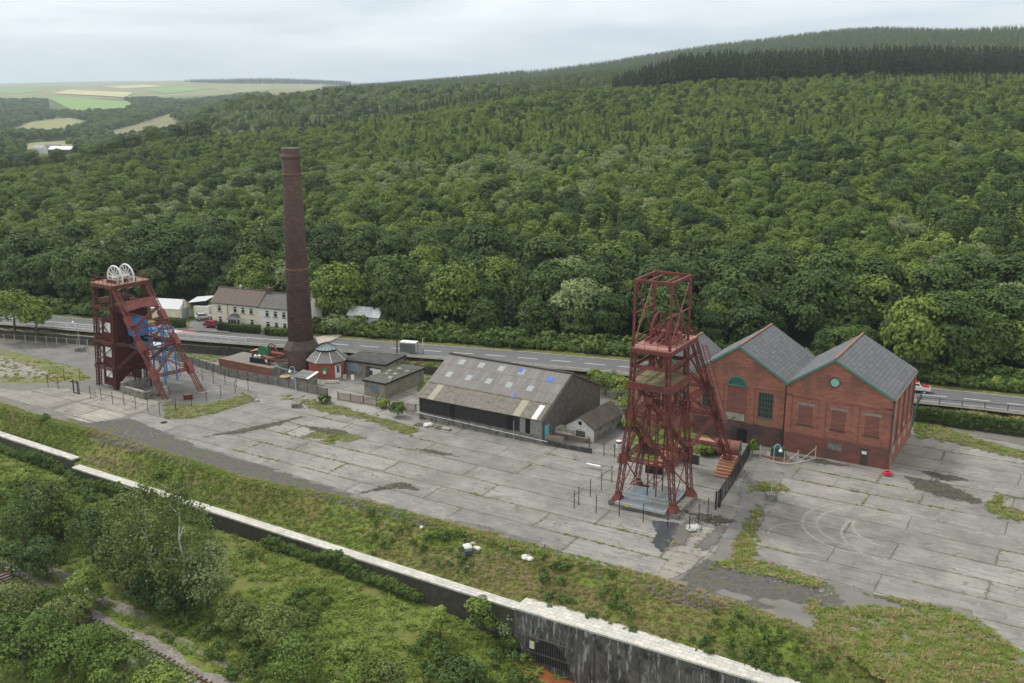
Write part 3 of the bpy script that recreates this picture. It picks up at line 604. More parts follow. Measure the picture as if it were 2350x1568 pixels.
# kinds: list of (crown mesh, trunk mesh, natural height)
def kind_set(shape, mats, n, h, r, base, blobs, per, size, seed0):
    out = []
    for i in range(n):
        rs = random.Random(seed0 + i); hh = h * rs.uniform(.92, 1.08); rr = r * rs.uniform(.9, 1.12)
        out.append((crown(seed0 + i, hh, rr, base, blobs, per, size, shape, mats[i % len(mats)]), trunk_mesh(seed0 + i, hh * .8, .02 * hh, 6, spread=rr * .4), hh))
    return out
K_BROAD = kind_set('round', [LM, LD, LM, LD, LM, LM], 6, 10, 4.4, .5, 60, 62, .42, 100)
K_PALE = kind_set('round', [LP], 1, 10, 4.4, .5, 60, 60, .42, 150)
K_YOUNG = kind_set('round', [LL, LL], 2, 5.6, 2.4, .1, 26, 40, .40, 200) + kind_set('cone', [LL, LARCH], 2, 6.4, 2.7, .1, 11, 15, .50, 210)
K_SPRUCE = kind_set('cone', [LS, LS, LS], 3, 17, 2.9, .6, 20, 9, .80, 300)
LF = leaf_mat('hazed_needles', (.11, .16, .075), (.19, .235, .11), (.075, .115, .055), patch=.006)  # paler conifers, with distance haze also put into the needle colour
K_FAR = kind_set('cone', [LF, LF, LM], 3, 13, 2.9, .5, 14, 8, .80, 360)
K_FIR = kind_set('cone', [LD, LS], 2, 12, 3.0, .5, 18, 11, .62, 330)
RS = np.random.RandomState(7)
# where nothing grows (picture outlines on the land, only beyond Y metres)
CLEAR = [[(50, 341), (70, 338), (178, 338), (182, 384), (150, 392), (120, 380), (85, 392), (60, 380)], [(104, 223), (295, 234), (313, 247), (252, 259), (191, 263), (151, 247)], [(119, 216), (158, 207), (306, 214), (288, 225), (202, 220)], [(11, 304), (72, 281), (162, 272), (212, 284), (190, 298), (133, 311), (36, 315)],
         [(0, 336), (176, 322), (176, 336), (0, 352)], [(248, 306), (310, 288), (396, 261), (418, 259), (396, 277), (446, 292), (389, 313), (263, 328)], [(420, 238), (760, 205), (810, 196), (100, 190), (110, 222), (300, 222), (330, 228)]]
def scatter(y0, y1, spacing, amin=-.60, amax=.60, jit=.42):
    """jittered lattice on the land, spacing in metres"""
    xs = np.arange(min(amin * y1, amin * y0), max(amax * y1, amax * y0), spacing); ys = np.arange(y0, y1, spacing); X, Y = np.meshgrid(xs, ys); X = X + RS.uniform(-jit, jit, X.shape) * spacing; Y = Y + RS.uniform(-jit, jit, Y.shape) * spacing
    X = X.ravel(); Y = Y.ravel(); k = (X / Y > amin) & (X / Y < amax); return X[k], Y[k]
TREES = []   # x, y, z, kind, variant, scale
def put(X, Y, kind, nvar, smin, smax, dark=False):
    if len(X) == 0: return
    Z = zbeyond(X, Y) - .3
    V = RS.randint(0, nvar, len(X)); U = RS.rand(len(X)) < .62
    if kind == 'broad': q = fbm(X, Y, 26, 88, 3); V = np.where(U & (q > .28), np.where(V % 2 == 0, 1, 3), np.where(U & (q < -.42), 4, V))
    if dark: V = np.where(RS.rand(len(X)) < .55, np.where(V % 2 == 0, 1, 3), V)
    for x, y, z, v, s in zip(X, Y, Z, V, RS.uniform(smin, smax, len(X)) ** 1.0): TREES.append((x, y, z, kind, int(v), s))
def rdist(X, Y): s, t = X * E1.x + Y * E1.y, X * E2.x + Y * E2.y; return t - ev(LC, s)
# A: big trees at the foot of the hill
X, Y = scatter(150, 330, 6.6, -.6, .74); d = rdist(X, Y); Z = zbeyond(X, Y); px, py = npx(X, Y, Z)
house = inpoly(px, py, [(330, 752), (338, 712), (470, 704), (480, 712), (722, 722), (760, 755), (790, 800), (300, 800), (300, 748)]) | inpoly(px, py, [(800, 740), (880, 735), (885, 770), (800, 775)])
k = (d > 11.5) & (d < 58) & ~house; X, Y, d = X[k], Y[k], d[k]; sel = RS.rand(len(X))
fir = (sel < .10); pale = (sel > .975)
put(X[fir], Y[fir], 'fir', 2, .85, 1.25); put(X[pale], Y[pale], 'pale', 1, 1.0, 1.3); k = ~fir & ~pale; put(X[k], Y[k], 'broad', 6, .7, 1.5, True)
# B: middle of the hill
X, Y = scatter(200, 560, 4.9, -.6, .72); d = rdist(X, Y); n = fbm(X, Y, 55, 31, 3); k = (d >= 58) & (Y < 430 + 60 * fbm(X, Y, 80, 32, 2)); X, Y, n = X[k], Y[k], n[k]; sel = RS.rand(len(X)) + .25 * n
a = sel < .5; c = sel > .93; b = ~a & ~c
put(X[a], Y[a], 'broad', 6, .42, .95); put(X[b], Y[b], 'young', 4, .75, 1.3); put(X[c], Y[c], 'pale', 1, .4, .8)
# C: young plantation up to the conifer stand, dips with broadleaf clumps
X, Y = scatter(330, 900, 3.9); d = rdist(X, Y); n = fbm(X, Y, 70, 33, 3); Z = zbeyond(X, Y); px, py = npx(X, Y, Z)
ycr = np.interp(px, [0, 400, 800, 1200, 1400, 1500, 2350], [640, 730, 840, 850, 750, 690, 690]); lim = 430 + 60 * fbm(X, Y, 80, 32, 2)
k = (d >= 58) & (Y >= lim) & (Y < ycr); X, Y, n = X[k], Y[k], n[k]; sel = RS.rand(len(X)) + .3 * n
a = sel < .20; b = ~a & (sel < .975); c = sel >= .97; put(X[a], Y[a], 'broad', 6, .28, .62); put(X[b], Y[b], 'young', 4, .5, .9); put(X[c], Y[c], 'fir', 2, .35, .6)
# D: dark conifer stand and the woods behind it
X, Y = scatter(680, 810, 4.6); Z = zbeyond(X, Y); px, py = npx(X, Y, Z); k = (px > 1405) & (Y > np.interp(px, [1400, 1500, 2100, 2160, 2400], [715, 690, 690, 730, 735]) + 12 * fbm(X, Y, 22, 71, 3)) & (fbm(X, Y, 30, 72, 2) > -.75); put(X[k], Y[k], 'spruce', 3, .72, 1.15)
for i_, t_ in enumerate(TREES):
    if t_[3] == 'spruce':
        q_ = PX(*t_[:3])[0]
        if 1395 < q_ < 1560: TREES[i_] = t_[:5] + (t_[5] * (.5 + .5 * (q_ - 1395) / 165),)
X, Y = scatter(810, 2500, 11.5); Z = zbeyond(X, Y); px, py = npx(X, Y, Z); k = (px > 1190) & (Y > 850); X, Y = X[k], Y[k]; put(X, Y, 'far', 3, .55, 1.0)
X, Y = scatter(670, 830, 6.0); Z = zbeyond(X, Y); px, py = npx(X, Y, Z); k = (px > 650) & (px < 1150) & (np.abs(Y - np.interp(px, [640, 780, 960, 1133], [690, 720, 770, 805])) < 12 + 6 * fbm(X, Y, 30, 73, 2)); put(X[k], Y[k], 'spruce', 3, .45, .6)
# E: second ridge; paler tree mix standing in for its haze
X, Y = scatter(830, 1500, 9.0); Z = zbeyond(X, Y); px, py = npx(X, Y, Z); k = (px > 330) & (px < 1420) & (Y > np.interp(px, [300, 640, 1200, 1420], [900, 830, 850, 900])); 
for p in CLEAR: k &= ~inpoly(px, py, p)
X, Y = X[k], Y[k]; sel = RS.rand(len(X)); put(X[sel < .16], Y[sel < .16], 'broad', 6, .6, 1.0); a = sel > .92; put(X[a], Y[a], 'pale', 1, .5, .9); a = (sel >= .16) & (sel < .45); put(X[a], Y[a], 'young', 4, .8, 1.3); a = (sel >= .45) & (sel <= .92); put(X[a], Y[a], 'far', 3, .45, .75)
# F: far conifers on the third ridge
X, Y = scatter(1500, 3100, 13); Z = zbeyond(X, Y); px, py = npx(X, Y, Z); k = (px > 740) & (px < 1200); put(X[k], Y[k], 'far', 3, .7, 1.2)
# G: valley woods on the left
X, Y = scatter(640, 3300, 13.0, -.62, -.15); Z = zbeyond(X, Y); px, py = npx(X, Y, Z); k = (px < 620) & (py > 222) & (Y > np.where(px > 470, 1450, 0)) & ~((py < 262) & (px > 110) & (px < 290))
for p in CLEAR: k &= ~inpoly(px, py, p)
k &= (fbm(X, Y, 120, 41, 3) > -.9) | (Y < 1300); put(X[k], Y[k], 'broad', 6, .8, 1.5)
X, Y = scatter(5600, 7400, 34, -.40, -.14); Z = zbeyond(X, Y); px, py = npx(X, Y, Z); k = (px > 420) & (px < 806) & (py < np.interp(px, [420, 500, 620, 806], [188.5, 192, 194.5, 199])); put(X[k], Y[k], 'spruce', 3, .9, 1.3)
KM = {'far': K_FAR, 'broad': K_BROAD, 'pale': K_PALE, 'young': K_YOUNG, 'spruce': K_SPRUCE, 'fir': K_FIR}
KN = {'far': 'conifer_tree', 'broad': 'broadleaf_tree', 'pale': 'pale_leaved_tree', 'young': 'young_tree', 'spruce': 'spruce_tree', 'fir': 'fir_tree'}
def in_view(t):
    p = PX(t[0], t[1], t[2] + 5); return -30 < p[0] < 2380 and p[1] > 0
def make_tree(name, cm, tm, loc, rz, sc, label, cat, group):
    r = empty(name, loc, rz, label, cat, group); r.scale = sc if isinstance(sc, tuple) else (sc,) * 3
    for nm, me in (('crown', cm), ('trunk', tm)):
        o = bpy.data.objects.new(nm, me); COL.objects.link(o); o.parent = r
    return r
def size_px(t): return KM[t[3]][t[4]][2] * t[5] / t[1] * (1.15 if t[3] in ('broad', 'pale') else .7)
vis = [t for t in TREES if in_view(t)]
vis.sort(key=size_px, reverse=True); big = set(id(t) for t in vis[:262])
LBL = {('far', 0): 'conifer', ('far', 1): 'conifer', ('far', 2): 'conifer', ('broad', 0): 'round green tree', ('broad', 1): 'dark round tree', ('broad', 2): 'lumpy green tree', ('broad', 3): 'dark lumpy tree', ('broad', 4): 'rounded green tree', ('broad', 5): 'spreading green tree',
       ('pale', 0): 'pale silvery tree', ('fir', 0): 'dark pointed fir', ('fir', 1): 'blackish pointed fir', ('young', 0): 'light green young tree', ('young', 1): 'light green young tree', ('young', 2): 'light conical tree', ('young', 3): 'green conical tree', ('spruce', 0): 'dark spruce', ('spruce', 1): 'dark spruce', ('spruce', 2): 'dark spruce'}
MARKS = [(70, 'beyond the lone roadside tree'), (200, 'left of the white-wheeled tower'), (270, 'behind the white-wheeled tower'), (345, 'behind the pink back stays'), (420, 'behind the pale garage'), (500, 'behind the outbuilding'), (600, 'behind the brown-roofed house'), (660, 'behind the grey-roofed house'), (730, 'behind the brick chimney'), (800, 'above the octagonal kiosk'), (890, 'behind the white-roofed cabin'), (980, 'behind the bus shelter'),
         (1080, 'above the left end of the long shed'), (1200, 'above the middle of the long shed'), (1330, 'above the right end of the long shed'), (1440, 'between long shed and red headframe'), (1560, 'behind the red headframe'), (1650, 'behind the left engine house'), (1780, 'behind the middle engine house roof'), (1900, 'behind the engine house valley'), (2020, 'behind the right engine house roof'), (2110, 'behind the right engine house corner'), (2220, 'above the white pickup'), (9999, 'at the far right')]
def place_words(x, y, z):
    px, py = PX(x, y, z + 6); a = next(w for v, w in MARKS if px < v); d = float(rdist(np.array([x]), np.array([y]))[0])
    return ('at the road edge ' if d < 17 else 'second row back ' if d < 24 else 'third row back ' if d < 31 else 'fourth row back ' if d < 38 else 'low on the slope ' if d < 50 else 'higher on the slope ') + a
for t in TREES:
    if id(t) in big:
        cm, tm, hh = KM[t[3]][t[4]]
        make_tree(KN[t[3]], cm, tm, (t[0], t[1], t[2]), RS.uniform(0, 6.28), (t[5] * RS.uniform(.9, 1.1), t[5] * RS.uniform(.9, 1.1), t[5] * RS.uniform(.92, 1.1)), ('tall ' if t[5] > 1.3 else 'small ' if t[5] < .95 else '') + LBL[(t[3], t[4])] + ' ' + place_words(*t[:3]), 'tree', 'trees at the foot of the wooded hill')
def instancer(name, pts, meshes, label, cat='woodland', scn=None):
    """one object: points carrying plants of the same sort, too many to count"""
    c = bpy.data.collections.new(name + ' plants')
    for i, me in enumerate(meshes):
        o = bpy.data.objects.new('%s_plant_%02d' % (name, i), me); c.objects.link(o)
    P = np.array([(p[0], p[1], p[2]) for p in pts], dtype=np.float32); me = bpy.data.meshes.new(name); me.vertices.add(len(P)); me.vertices.foreach_set('co', P.ravel())
    for k, ty, arr in (('rot', 'FLOAT', RS.uniform(0, 6.28, len(P)).astype(np.float32)), ('scl', 'FLOAT', np.array([p[4] for p in pts], dtype=np.float32)), ('pick', 'INT', np.array([p[3] for p in pts], dtype=np.int32))):
        a = me.attributes.new(k, ty, 'POINT'); a.data.foreach_set('value', arr)
    o = bpy.data.objects.new(name, me); COL.objects.link(o); tag(o, label, cat, kind='stuff')
    ng = bpy.data.node_groups.new(name, 'GeometryNodeTree'); ng.interface.new_socket('Geometry', in_out='INPUT', socket_type='NodeSocketGeometry'); ng.interface.new_socket('Geometry', in_out='OUTPUT', socket_type='NodeSocketGeometry')
    n = ng.nodes; l = ng.links; gi = n.new('NodeGroupInput'); go = n.new('NodeGroupOutput'); ip = n.new('GeometryNodeInstanceOnPoints'); ci = n.new('GeometryNodeCollectionInfo')
    ci.inputs['Collection'].default_value = c; ci.inputs['Separate Children'].default_value = True; ci.inputs['Reset Children'].default_value = True; ip.inputs['Pick Instance'].default_value = True
    def at(nm, ty): q = n.new('GeometryNodeInputNamedAttribute'); q.data_type = ty; q.inputs['Name'].default_value = nm; return q.outputs['Attribute']
    cx = n.new('ShaderNodeCombineXYZ'); l.new(at('rot', 'FLOAT'), cx.inputs[2]); l.new(gi.outputs[0], ip.inputs['Points']); l.new(ci.outputs[0], ip.inputs['Instance']); l.new(at('pick', 'INT'), ip.inputs['Instance Index'])
    l.new(cx.outputs[0], ip.inputs['Rotation']); l.new(at('scl', 'FLOAT'), ip.inputs['Scale']); l.new(ip.outputs[0], go.inputs[0])
    md = o.modifiers.new('plants', 'NODES'); md.node_group = ng; return o
rest = [t for t in TREES if id(t) not in big]
for kd, nm, lb in (('broad', 'broadleaf_wood', 'mass of rounded broadleaf crowns covering the hill and valley'), ('pale', 'pale_leaved_wood', 'scattered pale silvery crowns dotted through the hillside wood'), ('young', 'young_plantation', 'dense young light green small trees on the upper hillside'),
                   ('spruce', 'spruce_forest', 'dark spruce forest along the crest and far ridges'), ('far', 'far_conifer_forest', 'hazy green conifer forest on the hills beyond the dark crest strip'), ('fir', 'fir_wood', 'scattered dark firs among the hillside trees')):
    q = [(t[0], t[1], t[2], t[4], t[5]) for t in rest if t[3] == kd]
    if q: instancer(nm, q, [m[0] for m in KM[kd]], lb)
print('TREES', len(TREES), 'kept as things', len(big))
# fields far off, draped on the land
def field(pts, mat, name='field', lift=1.2, y0=850):
    n = 9; P = [(sum(p[0] for p in pts) / len(pts), sum(p[1] for p in pts) / len(pts))]; m = MB(); c = P[0]; ring = []
    k = 40
    per = []
    for i in range(len(pts)):
        for j in range(6): per.append((pts[i][0] + (pts[(i + 1) % len(pts)][0] - pts[i][0]) * j / 6, pts[i][1] + (pts[(i + 1) % len(pts)][1] - pts[i][1]) * j / 6))
    V = [tuple(RAY(*c, y0) + Vector((0, 0, lift)))]
    for q in range(1, 5):
        for p in per: V.append(tuple(RAY(c[0] + (p[0] - c[0]) * q / 4, c[1] + (p[1] - c[1]) * q / 4, y0) + Vector((0, 0, lift))))
    L_ = len(per); F = [(0, 1 + i, 1 + (i + 1) % L_) for i in range(L_)]
    for q in range(3): F += [(1 + q * L_ + i, 1 + (q + 1) * L_ + i, 1 + (q + 1) * L_ + (i + 1) % L_, 1 + q * L_ + (i + 1) % L_) for i in range(L_)]
    m.add(V, F); o = m.build(name, mat); bm = bmesh.new(); bm.from_mesh(o.data); bmesh.ops.recalc_face_normals(bm, faces=bm.faces)
    if sum(f.normal.z for f in bm.faces) < 0: bmesh.ops.reverse_faces(bm, faces=bm.faces)
    bm.to_mesh(o.data); bm.free(); return struct(o)
FG = plain('pasture', (.16, .26, .075), .12, .01, .95, mode='world'); FT = plain('hay_field', (.42, .38, .20), .12, .01, .95, mode='world'); FH = plain('rough_pasture', (.22, .22, .10), .2, .02, .95, 0, (.13, .16, .06), .3, .05, 'world')
FB = plain('bracken_clearing', (.19, .17, .095), .25, .02, .95, 0, (.12, .15, .05), .5, .04, 'world')
for p_, m_ in (([(0, 226), (60, 222), (96, 228), (60, 238), (0, 240)], FH), ([(0, 208), (70, 204), (100, 210), (40, 216), (0, 216)], FG), ([(330, 206), (420, 200), (470, 206), (380, 216)], FG), ([(480, 203), (600, 199), (640, 206), (540, 214)], FH), ([(230, 199), (330, 195), (380, 199), (280, 204)], FT), ([(560, 216), (680, 205), (720, 208), (620, 222)], FB)): field(p_, m_, 'far_field', 1.5, 1800)
field(CLEAR[1], FG, 'pasture', 1.5, 1500); field(CLEAR[2], FT, 'hay_field', 2.5, 2000); field(CLEAR[3], FH, 'hill_pasture', 1.2); field(CLEAR[4], FH, 'meadow', 1.2); field(CLEAR[5], FB, 'bracken_clearing', 1.2)
# ================================================================ built things
def brick_mat(name, c1, c2, cm, mode='wall', soot=(.10, .07, .06), amt=.5, fresh=.25, row=.30, bw=.9):
    g = NG(name); v = g.vec(mode); b = g.brick(v, bw, row, c1, c2, cm, .022)
    sv = g.vec(mode, (.5, 3.0, 1)); n1 = g.noise(sv, 1.1, 6, .7); n2 = g.noise(g.vec(), .22, 5, .6); n3 = g.noise(g.vec(), 1.6, 5, .7)
    c = g.mix(g.ramp(n1, .40, .62, 0, .7), b.outputs['Color'], tuple(x * .5 for x in c1)); c = g.mix(g.ramp(n3, .56, .75, 0, fresh), c, tuple(min(1, x * 1.7) for x in c1))
    c = g.mix(g.ramp(n2, .5, .66, 0, amt), c, soot); g.bump(b.outputs['Fac'], .2, .02); return g.done(c, .9)
BRK = brick_mat('red_brick', (.42, .165, .11), (.31, .125, .088), (.30, .20, .165)); BRKP = brick_mat('pier_brick', (.385, .15, .10), (.29, .115, .082), (.23, .15, .12), amt=.65)
BRKI = brick_mat('infill_brick', (.26, .098, .072), (.21, .082, .064), (.21, .15, .125), amt=.35); BRKD = brick_mat('sooty_brick', (.14, .07, .06), (.10, .055, .05), (.16, .12, .11), amt=.8, soot=(.04, .035, .03))
CHB = brick_mat('chimney_brick', (.16, .092, .072), (.095, .062, .055), (.14, .10, .085), 'cyl', (.045, .032, .03), .55, .25, .36, 1.0)
def slate_mat(name, c1, c2, mode, moss=(.16, .15, .10), amt=.35, bw=.62, bh=.30, streak=True):
    g = NG(name); v = g.vec(mode); b = g.brick(v, bw, bh, c1, c2, tuple(x * .45 for x in c2), .02, .5); n = g.noise(g.vec(), .5, 6, .65); n2 = g.noise(g.vec(mode, (2.5, .35, 1)), 1.2, 5, .6)
    c = g.mix(g.ramp(n, .48, .68, 0, amt), b.outputs['Color'], moss); c = g.mix(g.ramp(n2, .48, .7, 0, .5), c, tuple(x * .5 for x in c1))
    g.bump(b.outputs['Fac'], .25, .03); return g.done(c, .75)
SLY = slate_mat('roof_slates', (.145, .15, .165), (.095, .10, .115), 'roofy'); SLX = slate_mat('roof_slates_grey', (.20, .195, .19), (.15, .148, .145), 'roofx')
TEAL = plain('teal_paint', (.075, .22, .175), .15, 2, .6, 0, (.03, .12, .11), .3); RIDG = plain('ridge_tiles', (.26, .135, .09), .2, 3, .85, 0, (.15, .08, .06), .4)
STONE = plain('grey_stone', (.25, .24, .21), .2, 2, .9, 0, (.10, .10, .08), .4, 3); DARKM = plain('dark_opening', (.012, .012, .013), .1, 1, .9); GLAZ = plain('window_glass', (.03, .04, .045), .2, 2, .15)
DRAIN = plain('downpipe_paint', (.27, .25, .22), .15, 3, .7); WHT = plain('white_paint', (.72, .72, .69), .08, 2, .6, 0, (.45, .44, .40), .3, 3); BLK = plain('black_paint', (.015, .015, .016), .2, 2, .6)
REDS = plain('red_oxide_paint', (.15, .038, .032), .3, .8, .7, .0, (.07, .033, .024), .65, 1.0); REDP_ = plain('faded_red_deck', (.33, .17, .145), .15, 1, .8, 0, (.24, .10, .08), .4, 1.5)
RUST = plain('rusty_steel', (.11, .034, .026), .3, .9, .8, 0, (.055, .025, .018), .5, 1.6); CLAD = plain('maroon_cladding', (.075, .010, .012), .2, .7, .6, 0, (.045, .012, .012), .4, 1.2)
PINK = plain('pinkish_steel', (.21, .065, .058), .2, 1, .7, 0, (.11, .04, .03), .5, 1.2); BLUE = plain('blue_paint', (.02, .24, .56), .15, 1, .5, 0, (.02, .09, .25), .4, 1.5); YEL = plain('yellow_paint', (.5, .42, .10), .1, 1, .6)
GALV = plain('galvanised_steel', (.42, .46, .48), .12, 2, .45, .3); STEELP = plain('blue_grey_plate', (.15, .185, .21), .12, .7, .55, .1, (.20, .18, .10), .35, .5); MOSSF = plain('mossy_floor', (.17, .15, .08), .2, 1, .95, 0, (.09, .10, .04), .5, 2)
CONW = plain('weathered_concrete', (.20, .19, .165), .3, .8, .9, 0, (.06, .055, .045), .6, 1.2); CONP = plain('pale_weathered_concrete', (.33, .31, .27), .25, 1, .9, 0, (.12, .12, .08), .5, 1.5)
TIMB = plain('grey_timber', (.24, .20, .165), .25, 2, .9, 0, (.10, .08, .07), .4, 3); RAIL_W = plain('white_rail_paint', (.68, .69, .68), .1, 1, .6, 0, (.4, .4, .38), .3, 2)
# ---- retaining walls above the railway
def flag_mat():
    g = NG('coping_flags'); m = g.n.new('ShaderNodeMapping'); m.inputs['Rotation'].default_value = (0, 0, -A0); g.l.new(g.vec('world'), m.inputs[0]); v = m.outputs[0]
    b = g.brick(v, 1.15, .62, (.56, .545, .50), (.43, .43, .41), (.27, .26, .22), .035); n = g.noise(v, .7, 6, .65); c = g.mix(g.ramp(n, .48, .66, 0, .6), b.outputs['Color'], (.30, .30, .26)); return g.done(c, .85)
def stain_mat():
    g = NG('stained_masonry'); n1 = g.noise(g.vec('world', (1, 1, .12)), 2.3, 6, .7); n2 = g.noise(g.vec('world'), .8, 6, .7); n3 = g.noise(g.vec('world', (1, 1, .45)), 1.0, 5, .6); n4 = g.noise(g.vec('world', (1, 1, .3)), 1.6, 4, .65, .5)
    c = g.mix(g.ramp(n2, .35, .65), (.06, .06, .062), (.125, .118, .108)); c = g.mix(g.ramp(n3, .5, .62, 0, .8), c, (.018, .018, .02)); c = g.mix(g.ramp(g.math('MULTIPLY', g.ramp(n1, .50, .57), g.ramp(n4, .44, .54)), 0, 1, 0, .85), c, (.34, .35, .35)); g.bump(n2, .5, .1); return g.done(c, .85)
FLAG = flag_mat(); STAIN = stain_mat(); OLDW = plain('old_dark_masonry', (.062, .055, .05), .35, 1.2, .95, 0, (.045, .06, .02), .6, .5, 'world')
LBB = line([(-500, 832 + 17), (182, 1066), (1197, 1384)], -3); LCC = line([(1200, 1366), (1830, 1568), (2300, 1720)], -3); LAA = line([(-600, 803), (0, 990), (183, 1049)], -2.6)
def ret_wall(name, s0, s1, w0, w1, ztop, body, label, tt=None, depth=4.0, back=0.0):
    n = max(2, int(abs(s1 - s0) / 4)); o = empty(name, tuple(Vector(((s0 + s1) / 2 * E1.x + ev(LW, (s0 + s1) / 2) * E2.x, (s0 + s1) / 2 * E1.y + ev(LW, (s0 + s1) / 2) * E2.y, ztop - depth))), 0, label, 'retaining wall')
    base = Vector(o.location)
    def strip(inset, z0, z1, jw=0):
        m = MB(); V = []
        for i in range(n + 1):
            s = s0 + (s1 - s0) * i / n; t = (tt(s) if tt else ev(LW, s)) + back - inset * .3; w = w0 + (w1 - w0) * i / n - inset * .7
            for (q, z) in ((t, z0), (t - w, z0), (t - w, z1), (t, z1)): V.append(E1 * s + E2 * float(q) + Vector((0, 0, z)) - base)
        F = [(4 * i + k, 4 * i + 4 + k, 4 * i + 4 + (k + 1) % 4, 4 * i + (k + 1) % 4) for i in range(n) for k in range(4)] + [(3, 2, 1, 0), (4 * n, 4 * n + 1, 4 * n + 2, 4 * n + 3)]
        return m.add(V, F)
    strip(.12, ztop - depth, ztop - .22).build('wall_face', body, o); strip(0, ztop - .22, ztop).build('coping', FLAG, o); return o
sA0, sA1 = ST(G(-400, 862, -2.6))[0], ST(G(183, 1049, -2.6))[0]; sB0, sB1 = ST(G(182, 1066, -3))[0], ST(G(1197, 1384, -3))[0]; sC1 = ST(G(2200, 1690, -3))[0]
ret_wall('retaining_wall', sA0, sA1, 1.35, 1.35, -2.55, OLDW, 'ivy-hung dark wall with white coping at the left edge, ending in a step', depth=4.2, tt=lambda s: ev(LAA, s))
ret_wall('retaining_wall', sB0, sB1, 1.35, 1.5, -3.0, OLDW, 'long low dark retaining wall with white coping running down the grassy bank', depth=4.2, tt=lambda s: ev(LBB, s))
wc = ret_wall('retaining_wall', sB1 + .02, sC1, 3.3, 1.5, -2.75, STAIN, 'tall black stained retaining wall with white streaks and a barred culvert', depth=8.5, back=.0, tt=lambda s: ev(LCC, s))
# barred culvert in the face of the tall wall
def face_pt(s, z, out_=0.0):
    f = (s - sB1) / (sC1 - sB1); return E1 * s + E2 * float(ev(LCC, s) - (3.3 - 1.8 * f) + .05 - out_) + Vector((0, 0, z))
base = Vector(wc.location); sg0, sg1 = sB1 + 1.6, sB1 + 7.2; m = MB(); A_ = []
for i in range(13):
    a = math.pi * i / 12; A_.append(face_pt((sg0 + sg1) / 2 - math.cos(a) * (sg1 - sg0) / 2 * .92, -8.6 + math.sin(a) * 2.9, .03) - base)
m.add(A_, [tuple(range(13))[::-1]]); m.build('culvert_mouth', DARKM, wc)
m = MB(); m.box((0, 0, 0), (.01, .01, .01))
for i in range(26):
    s = sg0 + (sg1 - sg0) * i / 25; m.beam(face_pt(s, -9.2, .25) - base, face_pt(s, -5.55, .25) - base, .05)
for z in (-5.55, -7.4): m.beam(face_pt(sg0, z, .25) - base, face_pt(sg1, z, .25) - base, .09)
m.build('grille', plain('grille_steel', (.10, .10, .10), .2, 1, .6), wc)
m = MB(); m.beam(face_pt(sg0 + .6, -6.5, .33) - base, face_pt(sg0 + 1.2, -6.5, .33) - base, .9, .03, up=E2); m.build('notice', plain('notice_board', (.6, .62, .45), .1), wc)
m = MB(); m.beam(face_pt(sB1 + 9.7, -2.98, .1) - base, face_pt(sB1 + 9.7, -11, .1) - base, .5); m.build('pier', STAIN, wc)
# orange mine water in the channel below
WATER = NG('ochre'); wv = WATER.vec('world'); WM = WATER.done(WATER.mix(WATER.ramp(WATER.noise(wv, .9, 5, .6), .4, .6), (.30, .085, .03), (.12, .06, .03)), .55)
q = [face_pt(sB1 + 1, 0, -.3), face_pt(sB1 + 34, 0, -.3), face_pt(sB1 + 34, 0, 3.2), face_pt(sB1 + 12, 0, 2.6), face_pt(sB1 + 6, 0, 6.5), face_pt(sB1 + 4, 0, 10), face_pt(sB1 + 1, 0, 9), face_pt(sB1 + 2, 0, 4)]
def zl(x, y): s, t = ST((x, y)); return float(zlow(np.array([s]), np.array([t]))[0])
struct(sheet('ochre_stream', ragged(q, .6, .3, 44), .12, WM, None, zl))
# ---- wall holding up the road
HED = plain('overgrown_wall', (.05, .05, .04), .4, 1.0, .95, 0, (.045, .075, .02), .6, .5, 'world')
def road_wall(name, px0, px1, h, mat, label, cap=None, w=.6):
    a = ST(G(px0, np.interp(px0, [0, 215, 393, 574, 800, 1000, 1440, 1900, 2105, 2350], [775, 793, 806, 820, 838, 862, 893, 940, 968, 1003]), 0))[0]
    b = ST(G(px1, np.interp(px1, [0, 215, 393, 574, 800, 1000, 1440, 1900, 2105, 2350, 2900], [775, 793, 806, 820, 838, 862, 893, 940, 968, 1003, 1085]), 0))[0]
    n = max(3, int((b - a) / 2)); rs = random.Random(int(px0 + 999)); c = E1 * ((a + b) / 2) + E2 * float(ev(LR, (a + b) / 2)); o = empty(name, tuple(c), 0, label, 'retaining wall'); m = MB(); V = []
    for i in range(n + 1):
        s = a + (b - a) * i / n; t = float(ev(LR, s)); hh = h + rs.uniform(-.12, .15)
        V += [E1 * s + E2 * (t + w) - c, E1 * s + E2 * (t - .05 * h) - c, E1 * s + E2 * t - c + Vector((0, 0, hh)), E1 * s + E2 * (t + w) - c + Vector((0, 0, hh))]
    m.add(V, [(4 * i + k, 4 * i + 4 + k, 4 * i + 4 + (k + 1) % 4, 4 * i + (k + 1) % 4) for i in range(n) for k in range(4)] + [(3, 2, 1, 0), (4 * n, 4 * n + 1, 4 * n + 2, 4 * n + 3)]); m.build('wall_face', mat, o)
    if cap:
        m = MB(); 
        for i in range(n): m.beam(V[4 * i + 2] + Vector((0, 0, .06)) + E2 * .2, V[4 * i + 6] + Vector((0, 0, .06)) + E2 * .2, .5, .12)
        m.build('coping', cap, o)
road_wall('roadside_retaining_wall', -500, 230, 1.75, OLDW, 'dark stone wall holding up the road at the left edge', CONW)
road_wall('roadside_retaining_wall', 380, 900, 1.6, OLDW, 'dark mossy stone wall below the white railing and behind the old engine', CONW)
road_wall('roadside_retaining_wall', 900, 2085, 1.6, OLDW, 'roadside wall hidden behind the long shed and the brick engine houses')
road_wall('roadside_retaining_wall', 2092, 2900, 2.3, HED, 'ivy-covered dark wall right of the brick engine houses')
